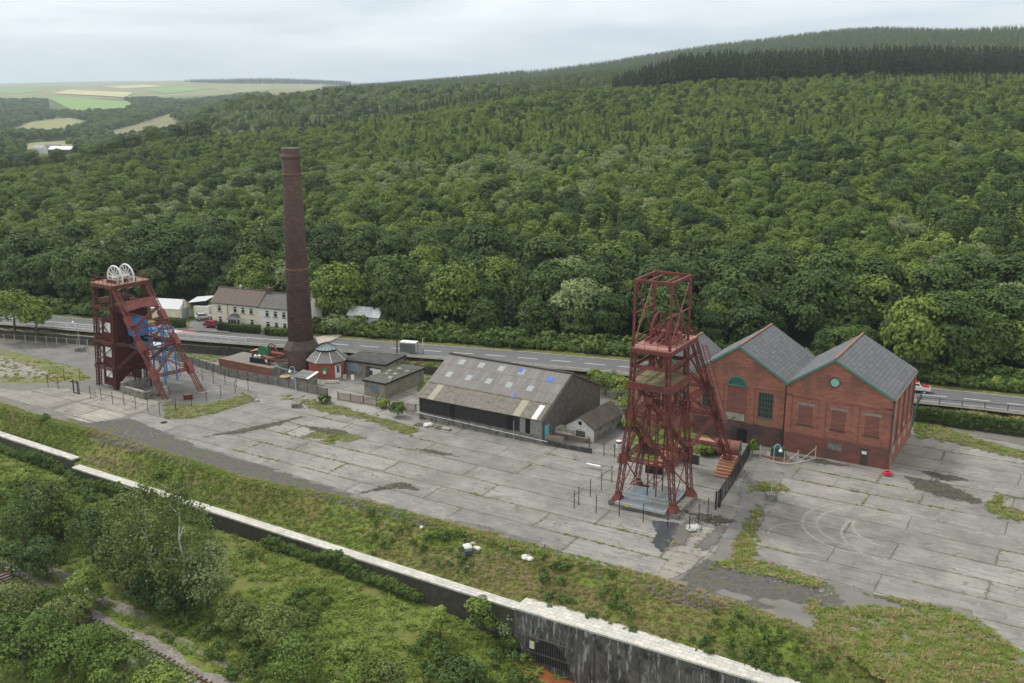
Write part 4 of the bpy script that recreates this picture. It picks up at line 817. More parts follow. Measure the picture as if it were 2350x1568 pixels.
# ---- railway at the lower left
ta, tb = G(-40, 1300, -7.3), G(430, 1568, -7.6)
dirr = (tb - ta).normalized(); ta = ta - dirr * 60; tb = tb + dirr * 40; nn = Vector((-dirr.y, dirr.x, 0)).normalized()
BAL = plain('ballast', (.21, .195, .18), .25, .8, .95, 0, (.10, .09, .07), .5, 3, 'world'); bp = [];
for i in range(61):
    p = ta + (tb - ta) * i / 60; bp.append(p)
def zt(p): return zl(p.x, p.y)
ribs = []
m = MB(); K = 60; V = []
for i in range(K + 1):
    p = ta + (tb - ta) * i / K; z = zt(p)
    V += [(p + nn * 2.9 * (1 + .06 * math.sin(i))) * 1, p + nn * 1.3, p - nn * 1.3, p - nn * (2.3 + .2 * math.sin(i * 1.7))]
    for j, dz in ((-4, .0), (-3, .22), (-2, .22), (-1, 0)): V[j] = Vector((V[j].x, V[j].y, z + dz))
m.add(V, [(4 * i + k + 1, 4 * i + 5 + k, 4 * i + 4 + k, 4 * i + k) for i in range(K) for k in range(3)]); struct(m.build('ballast', BAL))
pth = MB(); V = []
for i in range(K + 1):
    p = ta + (tb - ta) * i / K; a_, b_ = p + nn * 3.6, p + nn * (5.2 + .4 * math.sin(i * .9)); V += [Vector((a_.x, a_.y, zt(a_) + .1)), Vector((b_.x, b_.y, zt(b_) + .1))]
pth.add(V, [(2 * i, 2 * i + 2, 2 * i + 3, 2 * i + 1)[::-1] for i in range(K)]); struct(pth.build('gravel_path', BAL))
tr = empty('railway_track', tuple(ta + (tb - ta) * .5), 0, 'rusty single railway track on grey ballast at the lower left', 'railway track'); c = Vector(tr.location)
RR = plain('rusty_rail', (.11, .045, .025), .2, 1, .7)
for sgn in (-1, 1):
    m = MB()
    for i in range(K):
        p, q = ta + (tb - ta) * i / K, ta + (tb - ta) * (i + 1) / K; p = Vector((p.x, p.y, zt(p) + .38)) + nn * .72 * sgn; q = Vector((q.x, q.y, zt(q) + .38)) + nn * .72 * sgn; m.beam(p - c, q - c, .09, .16)
    m.build('rail', RR, tr)
SLP = plain('sleeper_timber', (.07, .055, .045), .3, 2, .9); me0 = None; Lt = (tb - ta).length
d = 62.0
while d < Lt - 36:
    p = ta + dirr * d; m = Vector((p.x, p.y, zt(p) + .24)) - c
    if me0 is None: b = MB(); b.box((0, 0, 0), (.25, 2.5, .14)); s_ = b.build('sleeper', SLP, tr); me0 = s_.data
    else: s_ = bpy.data.objects.new('sleeper', me0); COL.objects.link(s_); s_.parent = tr
    s_.location = m; s_.rotation_euler = (0, 0, math.atan2(dirr.y, dirr.x)); d += .8
# ---- brick engine houses (local: x along the front, y to the back; origin front right corner)
EO = G(2035, 1077); EA = R(-31)
def eloc(x, y, z=0): return EO + Vector((x * math.cos(EA) - y * math.sin(EA), x * math.sin(EA) + y * math.cos(EA), z))
def bay(name, label, xl, W, D, y0, eave, ax, apex, side_pil=False, group=None):
    o = empty(name, tuple(eloc(xl, y0)), EA, label, 'brick building', group)
    m = MB(); mm = ax; e = eave
    O_ = [(0, -.3), (W, -.3), (W, e), (mm, apex), (0, e)]
    m.add([(x, 0, z) for x, z in O_] + [(x, D, z) for x, z in O_], [(0, 1, 2, 3, 4), (9, 8, 7, 6, 5), (0, 5, 6, 1), (1, 6, 7, 2), (2, 7, 8, 3), (3, 8, 9, 4), (4, 9, 5, 0)]); m.build('wall', BRK, o)
    r = MB(); ov = .35; th = .16
    for xa, za, xb, zb in ((-ov * .6, e - ov * (apex - e) / mm * .6, mm, apex), (W + ov * .6, e - ov * .6 * (apex - e) / (W - mm), mm, apex)):
        v = [(xa, -ov, za + .05), (xb, -ov, zb + .05), (xb, D + ov, zb + .05), (xa, D + ov, za + .05)]; v += [(a, b, c_ + th) for a, b, c_ in v]
        r.add(v, [(0, 1, 2, 3), (7, 6, 5, 4), (0, 4, 5, 1), (1, 5, 6, 2), (2, 6, 7, 3), (3, 7, 4, 0)])
    rf = r.build('roof', SLY, o)
    k = MB(); k.beam((mm, -ov - .02, apex + .26), (mm, D + ov + .02, apex + .24), .30, .12); k.build('ridge_tiles', RIDG, rf)
    bg = MB()
    for xa, za in ((-ov * .6, e - ov * (apex - e) / mm * .6), (W + ov * .6, e - ov * .6 * (apex - e) / (W - mm))):
        bg.beam((xa, -ov - .07, za + .02), (mm, -ov - .07, apex + .02), .1, .30, up=(0, 0, 1)); 
    bg.build('bargeboard', TEAL, rf); return o
def win_frame(o, x0, x1, z0, z1, nx, nz, y=-.06, arch=False, frame=None, glass=None, bars=.07):
    f = MB(); f.bx(x0 - .12, x0, y - .06, y + .06, z0, z1); f.bx(x1, x1 + .12, y - .06, y + .06, z0, z1); f.bx(x0 - .12, x1 + .12, y - .06, y + .06, z1, z1 + .12); f.bx(x0 - .2, x1 + .2, y - .12, y + .06, z0 - .14, z0)
    for i in range(1, nx): f.beam((x0 + (x1 - x0) * i / nx, y, z0), (x0 + (x1 - x0) * i / nx, y, z1), bars)
    for i in range(1, nz): f.beam((x0, y, z0 + (z1 - z0) * i / nz), (x1, y, z0 + (z1 - z0) * i / nz), bars)
    w = f.build('window', frame or plain('window_frame', (.13, .14, .11), .2, 2, .7), o); g_ = MB(); g_.bx(x0, x1, y - .0, y + .05, z0, z1); g_.build('pane', glass or GLAZ, w); return w
def arch_pts(cx, cz, r, n=14): return [(cx + r * math.cos(math.pi * i / n), cz + r * math.sin(math.pi * i / n)) for i in range(n + 1)]
# right bay, three blind windows
b3 = bay('engine_house', 'right-hand gabled red brick engine house with three bricked-up windows and round teal vent', -15.1, 15.1, 17, 0, 10.6, 6.7, 15.2)
pm = MB()
for x0, x1 in ((0.02, .9), (5.0, 5.9), (9.75, 10.65), (14.2, 15.08)): pm.bx(x0, x1, -.22, .0, 3.1, 8.9 if x0 > 3 and x0 < 12 else 9.3)
pm.bx(.02, 15.08, -.22, 0, 8.85, 9.15); 
pm.add([(.0, -.21, 9.1), (15.1, -.21, 9.1), (15.1, -.21, 10.55), (6.7, -.21, 15.05), (0, -.21, 10.55)] + [(.0, .05, 9.1), (15.1, .05, 9.1), (15.1, .05, 10.55), (6.7, .05, 15.05), (0, .05, 10.55)], [(0, 1, 2, 3, 4), (0, 5, 6, 1)])
pm.build('brick_piers', BRKP, b3); sb = MB(); sb.bx(.02, 15.08, -.24, 0, -.2, 3.1); sb.build('plinth', brick_mat('lower_brick', (.24, .08, .06), (.18, .07, .055), (.2, .14, .12), amt=.7), b3)
for x in (2.95, 7.75, 12.5):
    w = MB(); w.bx(x - 1.0, x + 1.0, -.05, .02, 4.6, 7.6); w_ = w.build('blocked_window', BRKI, b3); l_ = MB(); l_.bx(x - 1.3, x + 1.3, -.10, .02, 7.6, 7.95); l_.build('lintel', STONE, w_); l_ = MB(); l_.bx(x - 1.2, x + 1.2, -.16, .02, 4.42, 4.6); l_.build('sill', plain('dark_sill', (.07, .05, .045), .2), w_)
v_ = MB(); v_.cyl((6.9, -.27, 11.8), (6.9, -.1, 11.8), .62, n=24); vo_ = v_.build('round_vent', plain('pale_teal', (.22, .50, .38), .15, 3, .7), b3); v_ = MB(); v_.torus((6.9, -.28, 11.8), (0, 1, 0), .68, .07); v_.build('rim', BRKD, vo_)
d_ = MB(); d_.bx(11.35, 12.35, -.30, -.22, 0, 2.35); dd = d_.build('door', plain('dark_door', (.06, .05, .045), .2, 3, .7), b3); d_ = MB(); d_.bx(11.5, 12.2, -.33, -.30, 1.75, 2.2); d_.build('notice', WHT, dd); d_ = MB(); d_.bx(11.1, 12.6, -.29, -.2, 2.4, 2.65); d_.build('lintel', BRKD, dd)
d_ = MB(); d_.bx(6.6, 8.6, -.26, -.2, 1.5, 2.6); d_.build('blocked_opening', CONW, b3)
st = MB()
for x0, x1, z0, z1 in ((.3, 5, 2.9, 3.7), (5.6, 9.9, 2.8, 3.3), (13.6, 15.0, 0, 2.2)): st.bx(x0, x1, -.262, -.24, z0, z1)
sp_ = MB()
for i in range(5): y = .3 + i * 4.05; sp_.bx(15.1, 15.32, y, y + .75, 3.2, 10.2)
sp_.bx(15.1, 15.32, .3, 17, 9.8, 10.4); sp_.bx(15.1, 15.38, 0, 17, -.2, 3.2); sp_.build('side_piers', BRKP, b3)
rp = MB()
for i in range(4): y = 1.4 + i * 4.05; rp.bx(15.1, 15.14, y + .4, y + 1.8, 3.4, 3.9); rp.bx(15.38, 15.41, y + .3, y + 1.5, 1.8, 2.9)
rp.build('render_patch', plain('old_render', (.36, .33, .28), .2, 2), b3)
dp = MB(); dp.cyl((15.45, .15, 0), (15.45, .15, 10.3), .08, n=8); dp.build('downpipe', DRAIN, b3)
gt = MB(); gt.beam((15.4, -.2, 10.42), (15.4, 17.2, 10.42), .18, .14); gt.build('gutter', DRAIN, b3)
# middle bay
b2 = bay('engine_house', 'middle gabled red brick engine house with an arched fanlight and green barred window', -29.6, 14.48, 15.6, .25, 10.6, 6.9, 15.2)
pm = MB()
for x0, x1 in ((0.05, .8), (4.0, 4.7), (8.9, 9.6), (13.7, 14.45)): pm.bx(x0, x1, -.2, .0, 3.2, 9.1)
pm.add([(.0, -.19, 9.1), (14.48, -.19, 9.1), (14.48, -.19, 10.5), (6.9, -.19, 15.05), (0, -.19, 10.5)] + [(.0, .05, 9.1), (14.48, .05, 9.1), (14.48, .05, 10.5), (6.9, .05, 15.05), (0, .05, 10.5)], [(0, 1, 2, 3, 4), (0, 5, 6, 1)])
pm.build('brick_piers', BRKP, b2); sb = MB(); sb.bx(.02, 14.46, -.22, 0, -.2, 3.2); sb.build('plinth', BRKD, b2)
ap = arch_pts(6.8, 9.0, 1.45); a_ = MB(); a_.add([(x, -.22, z) for x, z in ap], [tuple(range(len(ap)))[::-1]]); fl = a_.build('fanlight', plain('green_glass', (.03, .12, .09), .3, 2, .3), b2)
f_ = MB(); 
for i in range(len(ap) - 1): f_.beam((ap[i][0], -.26, ap[i][1]), (ap[i + 1][0], -.26, ap[i + 1][1]), .14)
f_.beam((5.3, -.26, 9.0), (8.3, -.26, 9.0), .14)
for i in (3, 5, 7, 9, 11): f_.beam((6.8, -.25, 9.0), (ap[i][0], -.25, ap[i][1]), .05)
f_.build('frame', TEAL, fl)
i_ = MB(); i_.bx(5.3, 8.3, -.08, .02, 3.3, 8.95); i_.build('blocked_doorway', BRKI, b2); i_ = MB(); i_.bx(5.2, 8.2, -.18, -.0, 3.4, 4.5); i_.build('concrete_panel', CONP, b2)
gw = plain('green_window', (.10, .12, .08), .2, 2, .7)
win_frame(b2, 10.3, 12.4, 4.6, 8.4, 5, 5, -.05, frame=gw); win_frame(b2, 1.4, 3.2, 4.8, 8.2, 4, 5, -.05, frame=gw)
i_ = MB(); i_.bx(10.5, 12.3, -.08, .02, 2.9, 4.4); i_.build('blocked_panel', plain('brown_panel', (.20, .14, .08), .2), b2); i_ = MB(); i_.bx(7.2, 8.8, -.30, -.2, -.2, 2.2); i_.build('cellar_opening', DARKM, b2)
vp = MB(); vp.beam((14.4, .1, 10.45), (14.4, 15.5, 10.45), .5, .12); vp.build('valley_gutter', DARKM, b2); dp = MB(); dp.cyl((14.35, -.3, 0), (14.35, -.3, 10.2), .09, n=8); dp.build('downpipe', plain('dark_pipe', (.05, .035, .03), .2), b2)
# left bay, lower
b1 = bay('engine_house', 'lower left-hand gabled brick engine house partly hidden behind the red headframe', -40.0, 10.38, 15.0, .9, 8.6, 5.4, 12.2)
for x in (1.4, 4.6, 7.6): win_frame(b1, x, x + 1.5, 3.4, 6.6, 3, 4, -.05, frame=plain('pale_window_frame', (.42, .42, .38), .1))
# ---- chimney
cc = (-40.9, 188.0, 0); ch = empty('brick_chimney', cc, 0, 'very tall tapering dark brick chimney on an octagonal base', 'chimney')
m = MB(); m.lathe([(3.35, -.2), (3.35, 3.9), (3.5, 3.95), (3.5, 4.25)], n=8, a0=R(22.5)); ba = m.build('base', CHB, ch); m = MB(); m.lathe([(3.5, 4.25), (2.45, 6.0)], n=8, a0=R(22.5)); m.build('shoulder', plain('sooty_shoulder', (.075, .06, .052), .2, 1, .9, 0, (.10, .10, .06), .4, 2), ba)
m = MB(); m.lathe([(2.42, 5.9), (1.62, 41.4), (1.64, 42.2)], n=32); m.build('shaft', CHB, ch, True)
m = MB(); m.lathe([(1.74, 37.2), (1.80, 37.35), (1.80, 37.6), (1.74, 37.75)], n=32); m.lathe([(1.66, 40.3), (1.92, 40.6), (1.92, 41.0), (1.70, 41.2)], n=32); m.build('ring_course', CHB, ch, True)
m = MB(); m.lathe([(1.68, 41.9), (1.72, 42.0), (1.72, 42.3), (1.2, 42.32)], n=32); m.build('cap', plain('cap_stone', (.11, .08, .07), .3), ch)
m = MB(); m.lathe([(2.12, 19.75), (2.12, 19.85)], n=32); m.build('iron_band', plain('band_rust', (.32, .16, .09), .2), ch)
m = MB(); m.box((2.4, -2.6, .9), (.9, .5, 1.3), R(45)); m.build('flue_opening', DARKM, ch)
# ---- octagonal kiosk
ko = empty('octagonal_kiosk', (-35.2, 184.0, 0), 0, 'octagonal red brick visitor building with slate roof and glazed lantern beside the chimney', 'building')
m = MB(); m.lathe([(3.55, -.1), (3.55, 3.1)], n=8, a0=R(22.5)); m.build('wall', brick_mat('kiosk_brick', (.37, .10, .06), (.32, .085, .05), (.36, .14, .09), 'cyl', amt=.15), ko)
m = MB(); m.lathe([(3.95, 3.0), (3.95, 3.12), (1.9, 4.75), (1.9, 4.8)], n=8, a0=R(22.5)); rf = m.build('roof', plain('kiosk_slates', (.17, .165, .165), .25, 2, .8, 0, (.11, .11, .11), .4, 6), ko)
m = MB()
for i in range(8): a = R(22.5 + 45 * i); m.beam((3.97 * math.cos(a), 3.97 * math.sin(a), 3.16), (1.92 * math.cos(a), 1.92 * math.sin(a), 4.82), .09, .06)
m.build('hip_ridge', WHT, rf); m = MB(); m.lathe([(2.0, 4.8), (2.0, 5.15)], n=8, a0=R(22.5)); ln = m.build('lantern', BLK, ko); m = MB(); m.lathe([(2.15, 5.12), (2.15, 5.2), (.05, 6.3)], n=8, a0=R(22.5)); m.build('glass_roof', plain('pale_glass', (.30, .36, .38), .1, 2, .2), ln)
m = MB()
for i in range(16):
    a = R(22.5 * i); r = 2.17 if i % 2 else 2.03; m.beam((r * math.cos(a), r * math.sin(a), 5.24), (0, 0, 6.34), .06)
m.build('glazing_bar', BLK, ln)
m = MB(); m.bx(-.45, .45, -3.38, -3.29, .9, 2.15); kw = m.build('window', plain('kiosk_green', (.06, .22, .12), .2), ko); m = MB(); m.bx(-.25, .25, -3.42, -3.38, 1.0, 1.6); m.build('poster', WHT, kw)
an = R(-45); m = MB(); m.box((3.34 * math.cos(an), 3.34 * math.sin(an), 1.25), (.12, 1.25, 2.5), an); kd = m.build('door', WHT, ko); m = MB(); m.box((3.42 * math.cos(an), 3.42 * math.sin(an), 1.55), (.06, .6, 1.1), an); m.build('door_glass', plain('door_blue', (.03, .10, .16), .1, 1, .3), kd)
m = MB(); m.box((3.42 * math.cos(an), 3.42 * math.sin(an), 2.3), (.06, .9, .28), an); m.build('fanlight', TEAL, kd)
m = MB(); m.box((-1.5, -3.33, 1.35), (.6, .06, .25)); m.build('plaque', WHT, ko)
# ---- flat-roofed visitor buildings
FELT = plain('roof_felt', (.055, .058, .058), .25, .7, .9, 0, (.11, .115, .11), .5, 1.0); FELT2 = plain('mossy_felt', (.085, .09, .082), .2, .8, .95, 0, (.13, .14, .10), .5, 1.4); PEB = plain('pebbledash', (.235, .22, .175), .2, 2, .95, 0, (.13, .125, .09), .5, .8); BRNW = plain('brown_brick', (.17, .115, .075), .2, 2, .95, 0, (.10, .09, .05), .5, 1)
def flat(name, label, pn, rz, W, D, h, roofm, wall, ov=.25, th=.3):
    o = empty(name, tuple(pn), rz, label, 'building'); m = MB(); m.bx(0, W, 0, D, -.1, h); m.build('wall', wall, o); m = MB(); m.bx(-ov, W + ov, -ov, D + ov, h, h + th); r = m.build('fascia', BLK, o); m = MB(); m.bx(-ov + .05, W + ov - .05, -ov + .05, D + ov - .05, h + th, h + th + .02); m.build('roof', roofm, o); return o, r
f1, fr1 = flat('flat_roofed_building', 'long low building with dark streaked flat roof right of the octagonal kiosk', G(789, 858), R(-24), 9.2, 7.5, 2.6, FELT, PEB)
win_frame(f1, 1.2, 3.2, 1.0, 2.1, 3, 1, -.04, frame=plain('blue_frame', (.25, .32, .38), .1), glass=plain('sky_glass', (.18, .25, .30), .1, 1, .3)); m = MB(); m.bx(5.0, 6.0, -.08, .02, 0, 2.2); m.build('door', plain('brown_door', (.12, .07, .05), .2), f1)
f2, fr2 = flat('flat_roofed_building', 'pebbledashed building with grey-green flat roof and five square vents', G(884, 917), R(59), 11.6, 4.6, 2.7, FELT2, PEB)
for c in f2.children:
    pass
pr = [(2.8, .9), (5.0, 1.5), (7.6, .8), (4.4, 3.0), (8.2, 3.0), (6.2, 3.7)]
for i, (x, y) in enumerate(pr[:6]):
    m = MB(); m.box((x, y, 3.1), (.9, .9, .16)); m.box((x, y, 3.22), (.7, .7, .12)); m.build('roof_vent', CONP, f2)
# its left flank faces the yard: a blue window and downpipe there
m = MB(); m.bx(-.05, .03, 1.6, 3.4, 1.1, 2.2); m.build('window', plain('dusty_blue_glass', (.12, .17, .22), .1, 1, .4), f2)
cb = empty('white_cabin', tuple(G(846, 866)), R(-24), 'small white flat-roofed cabin with a dark blue poster between the low buildings', 'cabin'); m = MB(); m.bx(0, 2.7, 0, 2.4, 0, 1.9); m.build('wall', WHT, cb); m = MB(); m.bx(-.1, 2.8, -.1, 2.6, 1.9, 2.02); m.build('roof', BLK, cb); m = MB(); m.bx(.2, .9, -.04, 0, .5, 1.4); m.build('poster', plain('navy', (.02, .03, .12), .1), cb)
lt = empty('lean_to', tuple(G(676, 884)), R(-30), 'small shed with grey sheet roof and white edge at the foot of the chimney', 'shed'); m = MB(); m.bx(0, 3.4, 0, 2.4, 0, 1.6); m.build('wall', CONW, lt)
m = MB(); m.add([(-.2, -.2, 1.6), (3.6, -.2, 1.6), (3.6, 2.7, 2.2), (-.2, 2.7, 2.2)] + [(-.2, -.2, 1.7), (3.6, -.2, 1.7), (3.6, 2.7, 2.3), (-.2, 2.7, 2.3)], [(0, 3, 2, 1), (4, 5, 6, 7), (0, 1, 5, 4), (1, 2, 6, 5), (2, 3, 7, 6), (3, 0, 4, 7)]); r_ = m.build('roof', SLX, lt); m = MB(); m.beam((3.3, -.25, 1.74), (3.3, 2.75, 2.36), .6, .05); m.build('roof_edge', WHT, r_)
# ---- bench, bin, board
bn = empty('bench', tuple(G(762, 880)), R(5), 'wooden bench against the octagonal kiosk', 'bench')
m = MB(); m.bx(-1.35, 1.35, -.25, .25, .42, .5); m.build('seat', plain('pale_timber', (.42, .33, .26), .1), bn)
for x in (-1.1, 1.1): m = MB(); m.bx(x - .1, x + .1, -.22, .22, 0, .42); m.build('leg', plain('pale_timber', (.42, .33, .26)), bn)
bi = empty('litter_bin', tuple(G(791, 869)), 0, 'cream litter bin with a dark lid by the kiosk door', 'bin'); m = MB(); m.lathe([(.28, 0), (.33, .95)], n=14); m.build('body', plain('cream_paint', (.58, .54, .44), .1), bi); m = MB(); m.lathe([(.36, .95), (.34, 1.12), (.1, 1.2)], n=14); m.build('lid', BLK, bi)
sg = empty('sandwich_board', tuple(G(809, 871)), R(15), 'white sandwich board standing near the long flat-roofed building', 'sign')
for s_ in (-1, 1): m = MB(); m.box((0, s_ * .16, .45), (.6, .04, .95), 0, R(14 * s_)); m.build('panel', WHT, sg)
# ---- long shed
ASB = slate_mat('asbestos_sheets', (.195, .187, .18), (.15, .144, .14), 'roofx', (.13, .125, .085), .4, .9, 1.1); ASB2 = plain('brown_sheets', (.165, .15, .13), .2, 1.5, .9, 0, (.10, .09, .07), .5, 2); CORR = plain('dark_corrugated', (.035, .033, .032), .2, 3, .85, 0, (.055, .05, .04), .4, 1); GREYT = plain('weathered_boards', (.125, .112, .098), .25, 1.2, .95, 0, (.07, .065, .055), .5, 1.5)
SO = G(1245, 1018); sh = empty('long_shed', tuple(SO - Vector((math.cos(EA), math.sin(EA), 0)) * 23.3), EA, 'long dark barn with patched asbestos roof, rooflights and black corrugated front', 'shed')
Wd, Dp, ev_, rz_, rd_ = 23.3, 20.0, 4.1, 8.8, 9.4
m = MB(); O_ = [(0, -.1), (Dp, -.1), (Dp, ev_), (rd_, rz_), (0, ev_)]; m.add([(0, y, z) for y, z in O_] + [(Wd, y, z) for y, z in O_], [(0, 4, 3, 2, 1), (5, 6, 7, 8, 9), (0, 1, 6, 5), (1, 2, 7, 6), (2, 3, 8, 7), (3, 4, 9, 8), (4, 0, 5, 9)]); m.build('wall', GREYT, sh)
def slope(m, x0, x1, y0, y1, off=.1, th=.08, front=True):
    k = (rz_ - ev_) / rd_ if front else -(rz_ - ev_) / (Dp - rd_); z = lambda y: (ev_ + k * y if front else ev_ - k * (Dp - y)) + off
    v = [(x0, y0, z(y0)), (x1, y0, z(y0)), (x1, y1, z(y1)), (x0, y1, z(y1))]; v += [(a, b, c_ + th) for a, b, c_ in v]; return m.add(v, [(3, 2, 1, 0), (4, 5, 6, 7), (0, 1, 5, 4), (1, 2, 6, 5), (2, 3, 7, 6), (3, 0, 4, 7)])
m = MB(); slope(m, -.3, Wd + .3, 2.7, rd_, .04, .1); slope(m, -.3, Wd + .3, rd_, Dp + .4, .04, .1, False); rf = m.build('roof', ASB, sh)
m = MB(); slope(m, -.35, Wd + .35, -.6, 2.9, .0, .09); slope(m, -.35, Wd + .35, 2.65, 2.9, .1, .1); m.build('lower_roof', ASB2, sh)
m = MB(); m.beam((-.35, rd_, rz_ + .2), (Wd + .35, rd_, rz_ + .2), .5, .12); m.build('ridge', plain('black_moss_ridge', (.05, .045, .04), .3, 2), rf)
m = MB(); slope(m, 2.0, 3.2, -.62, 2.75, .10, .02); slope(m, 18.2, 19.5, -.62, 2.75, .10, .02); m.build('pale_roof_sheet', plain('pale_sheet', (.27, .26, .20), .1), rf)
m = MB(); slope(m, 21.6, 22.5, -.62, 2.2, .12, .02); m.build('white_roof_sheet', WHT, rf)
SKY_ = plain('rooflight', (.25, .275, .285), .15, 2, .35, 0, (.22, .24, .24), .4, 3); BLU = plain('blue_plastic', (.06, .14, .55), .1)
for x, y, w in [(2.6 + 3.9 * i, 8.0, 1.1) for i in range(4)] + [(2.0 + 3.9 * i, 5.0, 1.1) for i in range(5)]: m = MB(); slope(m, x, x + w, y - .55, y + .55, .13, .03); m.build('rooflight', SKY_, rf)
for x, y, w in ((20.0, 7.5, 1.0), (14.3, 8.3, .6), (16.0, 3.1, .5)): m = MB(); slope(m, x, x + w, y - .5, y + .35, .165, .02); m.build('blue_patch', BLU, rf)
m = MB(); m.bx(.0, 19.3, -.12, 0, 1.35, 4.05); 
for i in range(95): m.bx(.02 + i * .2, .10 + i * .2, -.15, -.12, 1.36, 3.95)
m.build('corrugated_front', CORR, sh); m = MB(); m.bx(0, 23.3, -.3, 0, -.1, 1.2); m.build('base_wall', CONW, sh)
m = MB(); m.bx(6.2, 7.1, -.17, -.1, 1.36, 4.0); m.bx(16.9, 18.0, -.17, -.1, 1.0, 4.0); m.bx(20.3, 21.0, -.15, 0, 1.0, 4.0); m.build('dark_gap', DARKM, sh)
m = MB(); m.bx(19.3, 20.3, -.14, 0, 1.0, 4.0); m.bx(21.2, 23.2, -.14, 0, 1.2, 4.0); m.build('pale_boarding', plain('pale_boards', (.27, .26, .24), .2, 3, .9, 0, (.12, .11, .10), .5, 3), sh)
m = MB(); m.bx(Wd, Wd + .08, .6, 1.9, .3, 2.6); m.build('side_door', plain('light_blue_door', (.13, .42, .50), .15, 3), sh)
m = MB(); m.beam((Wd + .12, -.5, ev_ - .1), (Wd + .12, rd_, rz_ + .1), .12, .3); m.beam((Wd + .12, rd_, rz_ + .1), (Wd + .12, Dp + .3, ev_), .12, .3); m.build('verge_board', GREYT, sh)
pr_ = empty('pipe_rail', tuple(SO - Vector((math.cos(EA), math.sin(EA), 0)) * 23.3), EA, 'long grey pipe rail along the front of the long shed', 'railing'); m = MB(); m.cyl((-.4, -.75, 1.25), (24.6, -.75, .75), .07, n=6); m.build('rail', GALV, pr_)
for i in range(9): m = MB(); m.bx(.5 + i * 2.7, .72 + i * 2.7, -.8, -.65, 0, 1.2); m.build('post', CONW, pr_)
# ---- white gabled shed beside it
wo = G(1300, 1003); ws = empty('white_gabled_shed', tuple(wo), R(-33), 'small white-gabled shed with a mossy dark sheet roof and round hole, beside the long shed', 'shed')
m = MB(); m.gab(0, 4.8, 0, 9.8, 2.1, 3.6); m.build('wall', plain('peeling_whitewash', (.62, .62, .60), .1, 1, .9, 0, (.25, .24, .22), .35, 2.2), ws)
m = MB()
for xa, za, xb, zb in ((-.25, 2.02, 2.4, 3.66), (5.05, 2.02, 2.4, 3.66)):
    v = [(xa, -.25, za), (xb, -.25, zb), (xb, 10, zb), (xa, 10, za)]; v += [(a, b, c_ + .1) for a, b, c_ in v]; m.add(v, [(0, 1, 2, 3), (7, 6, 5, 4), (0, 4, 5, 1), (1, 5, 6, 2), (2, 6, 7, 3), (3, 7, 4, 0)])
m.build('roof', slate_mat('mossy_sheet_roof', (.075, .062, .05), (.05, .042, .035), 'roofy', (.17, .17, .15), .3, .5, 3.0), ws)
m = MB(); m.bx(1.7, 3.3, -.06, .02, 0, 1.5); m.build('door', plain('grey_green_door', (.08, .11, .10), .1), ws); m = MB(); m.cyl((2.4, -.05, 2.75), (2.4, .02, 2.75), .32, n=18); m.build('round_hole', DARKM, ws)
m = MB(); m.bx(4.8, 4.88, .2, 9.6, 0, 1.9); m.build('side_cladding', CONW, ws)
lo = empty('concrete_lean_to', tuple(G(1292, 1000)), R(-33), 'low grey flat-roofed outhouse in front of the white-gabled shed', 'outhouse'); m = MB(); m.bx(-1.0, 2.0, -.9, 1.1, 0, 1.15); m.build('wall', WHT, lo); m = MB(); m.bx(-1.15, 2.15, -1.0, 1.2, 1.15, 1.3); m.build('roof', CONP, lo)
bwl = empty('garden_wall', tuple(G(1330, 1015)), R(-28), 'low L-shaped wall with orange brick coping in front of the white-gabled shed', 'wall'); m = MB(); m.bx(-4.5, 1.3, 0, .25, 0, .7); m.bx(1.05, 1.3, .25, 3.2, 0, .7); m.build('wall_face', CONW, bwl); m = MB(); m.bx(-4.55, 1.35, -.05, .3, .7, .8); m.bx(1.0, 1.35, .3, 3.2, .7, .8); m.build('coping', RIDG, bwl)
dw = empty('low_concrete_wall', tuple(G(1249, 1020)), R(-29), 'low black-stained wall running from the shed towards the red headframe', 'wall'); m = MB(); m.bx(0.2, 8.0, -.2, .15, 0, .75); m.build('wall_face', plain('black_stained_wall', (.06, .058, .052), .3, 2, .9, 0, (.12, .115, .10), .5, 2), dw)
m = MB(); m.bx(0.2, 3.2, .1, .2, .75, 1.7); m.build('boarding', TIMB, dw)
gf = empty('wire_gate', tuple(G(1352, 1040)), R(-28), 'rusty wire gates and posts between the low wall and the red headframe', 'gate')
for x in (0, 2.4, 4.1, 6.4, 8.6): m = MB(); m.cyl((x, 0, 0), (x, 0, 2.2), .07, n=6); m.build('post', plain('gate_rust', (.10, .055, .04), .2), gf)
m = MB()
for x0, x1 in ((0, 2.4), (2.4, 4.1), (4.1, 6.4), (6.4, 8.6)): m.beam((x0, 0, 1.9), (x1, 0, 1.9), .05); m.beam((x0, 0, .25), (x1, 0, .25), .05); m.beam((x0, 0, .25), (x1, 0, 1.9), .04)
m.build('wire_frame', plain('green_wire', (.14, .17, .10), .2), gf)
rw = empty('sunken_timber_wall', tuple(G(1400, 1040)), R(-30), 'dark vertical timber wall behind the headframe legs', 'wall'); m = MB(); m.bx(3.2, 13.2, 2.0, 2.25, 0, 1.4)
for i in range(33): m.bx(3.25 + i * .3, 3.45 + i * .3, 1.93, 2.0, 0, 1.38)
m.build('boarding', plain('black_green_boards', (.05, .055, .042), .3, 3), rw); m = MB(); m.bx(3.1, 13.3, 1.9, 2.35, 1.4, 1.5); m.build('coping', CONW, rw)
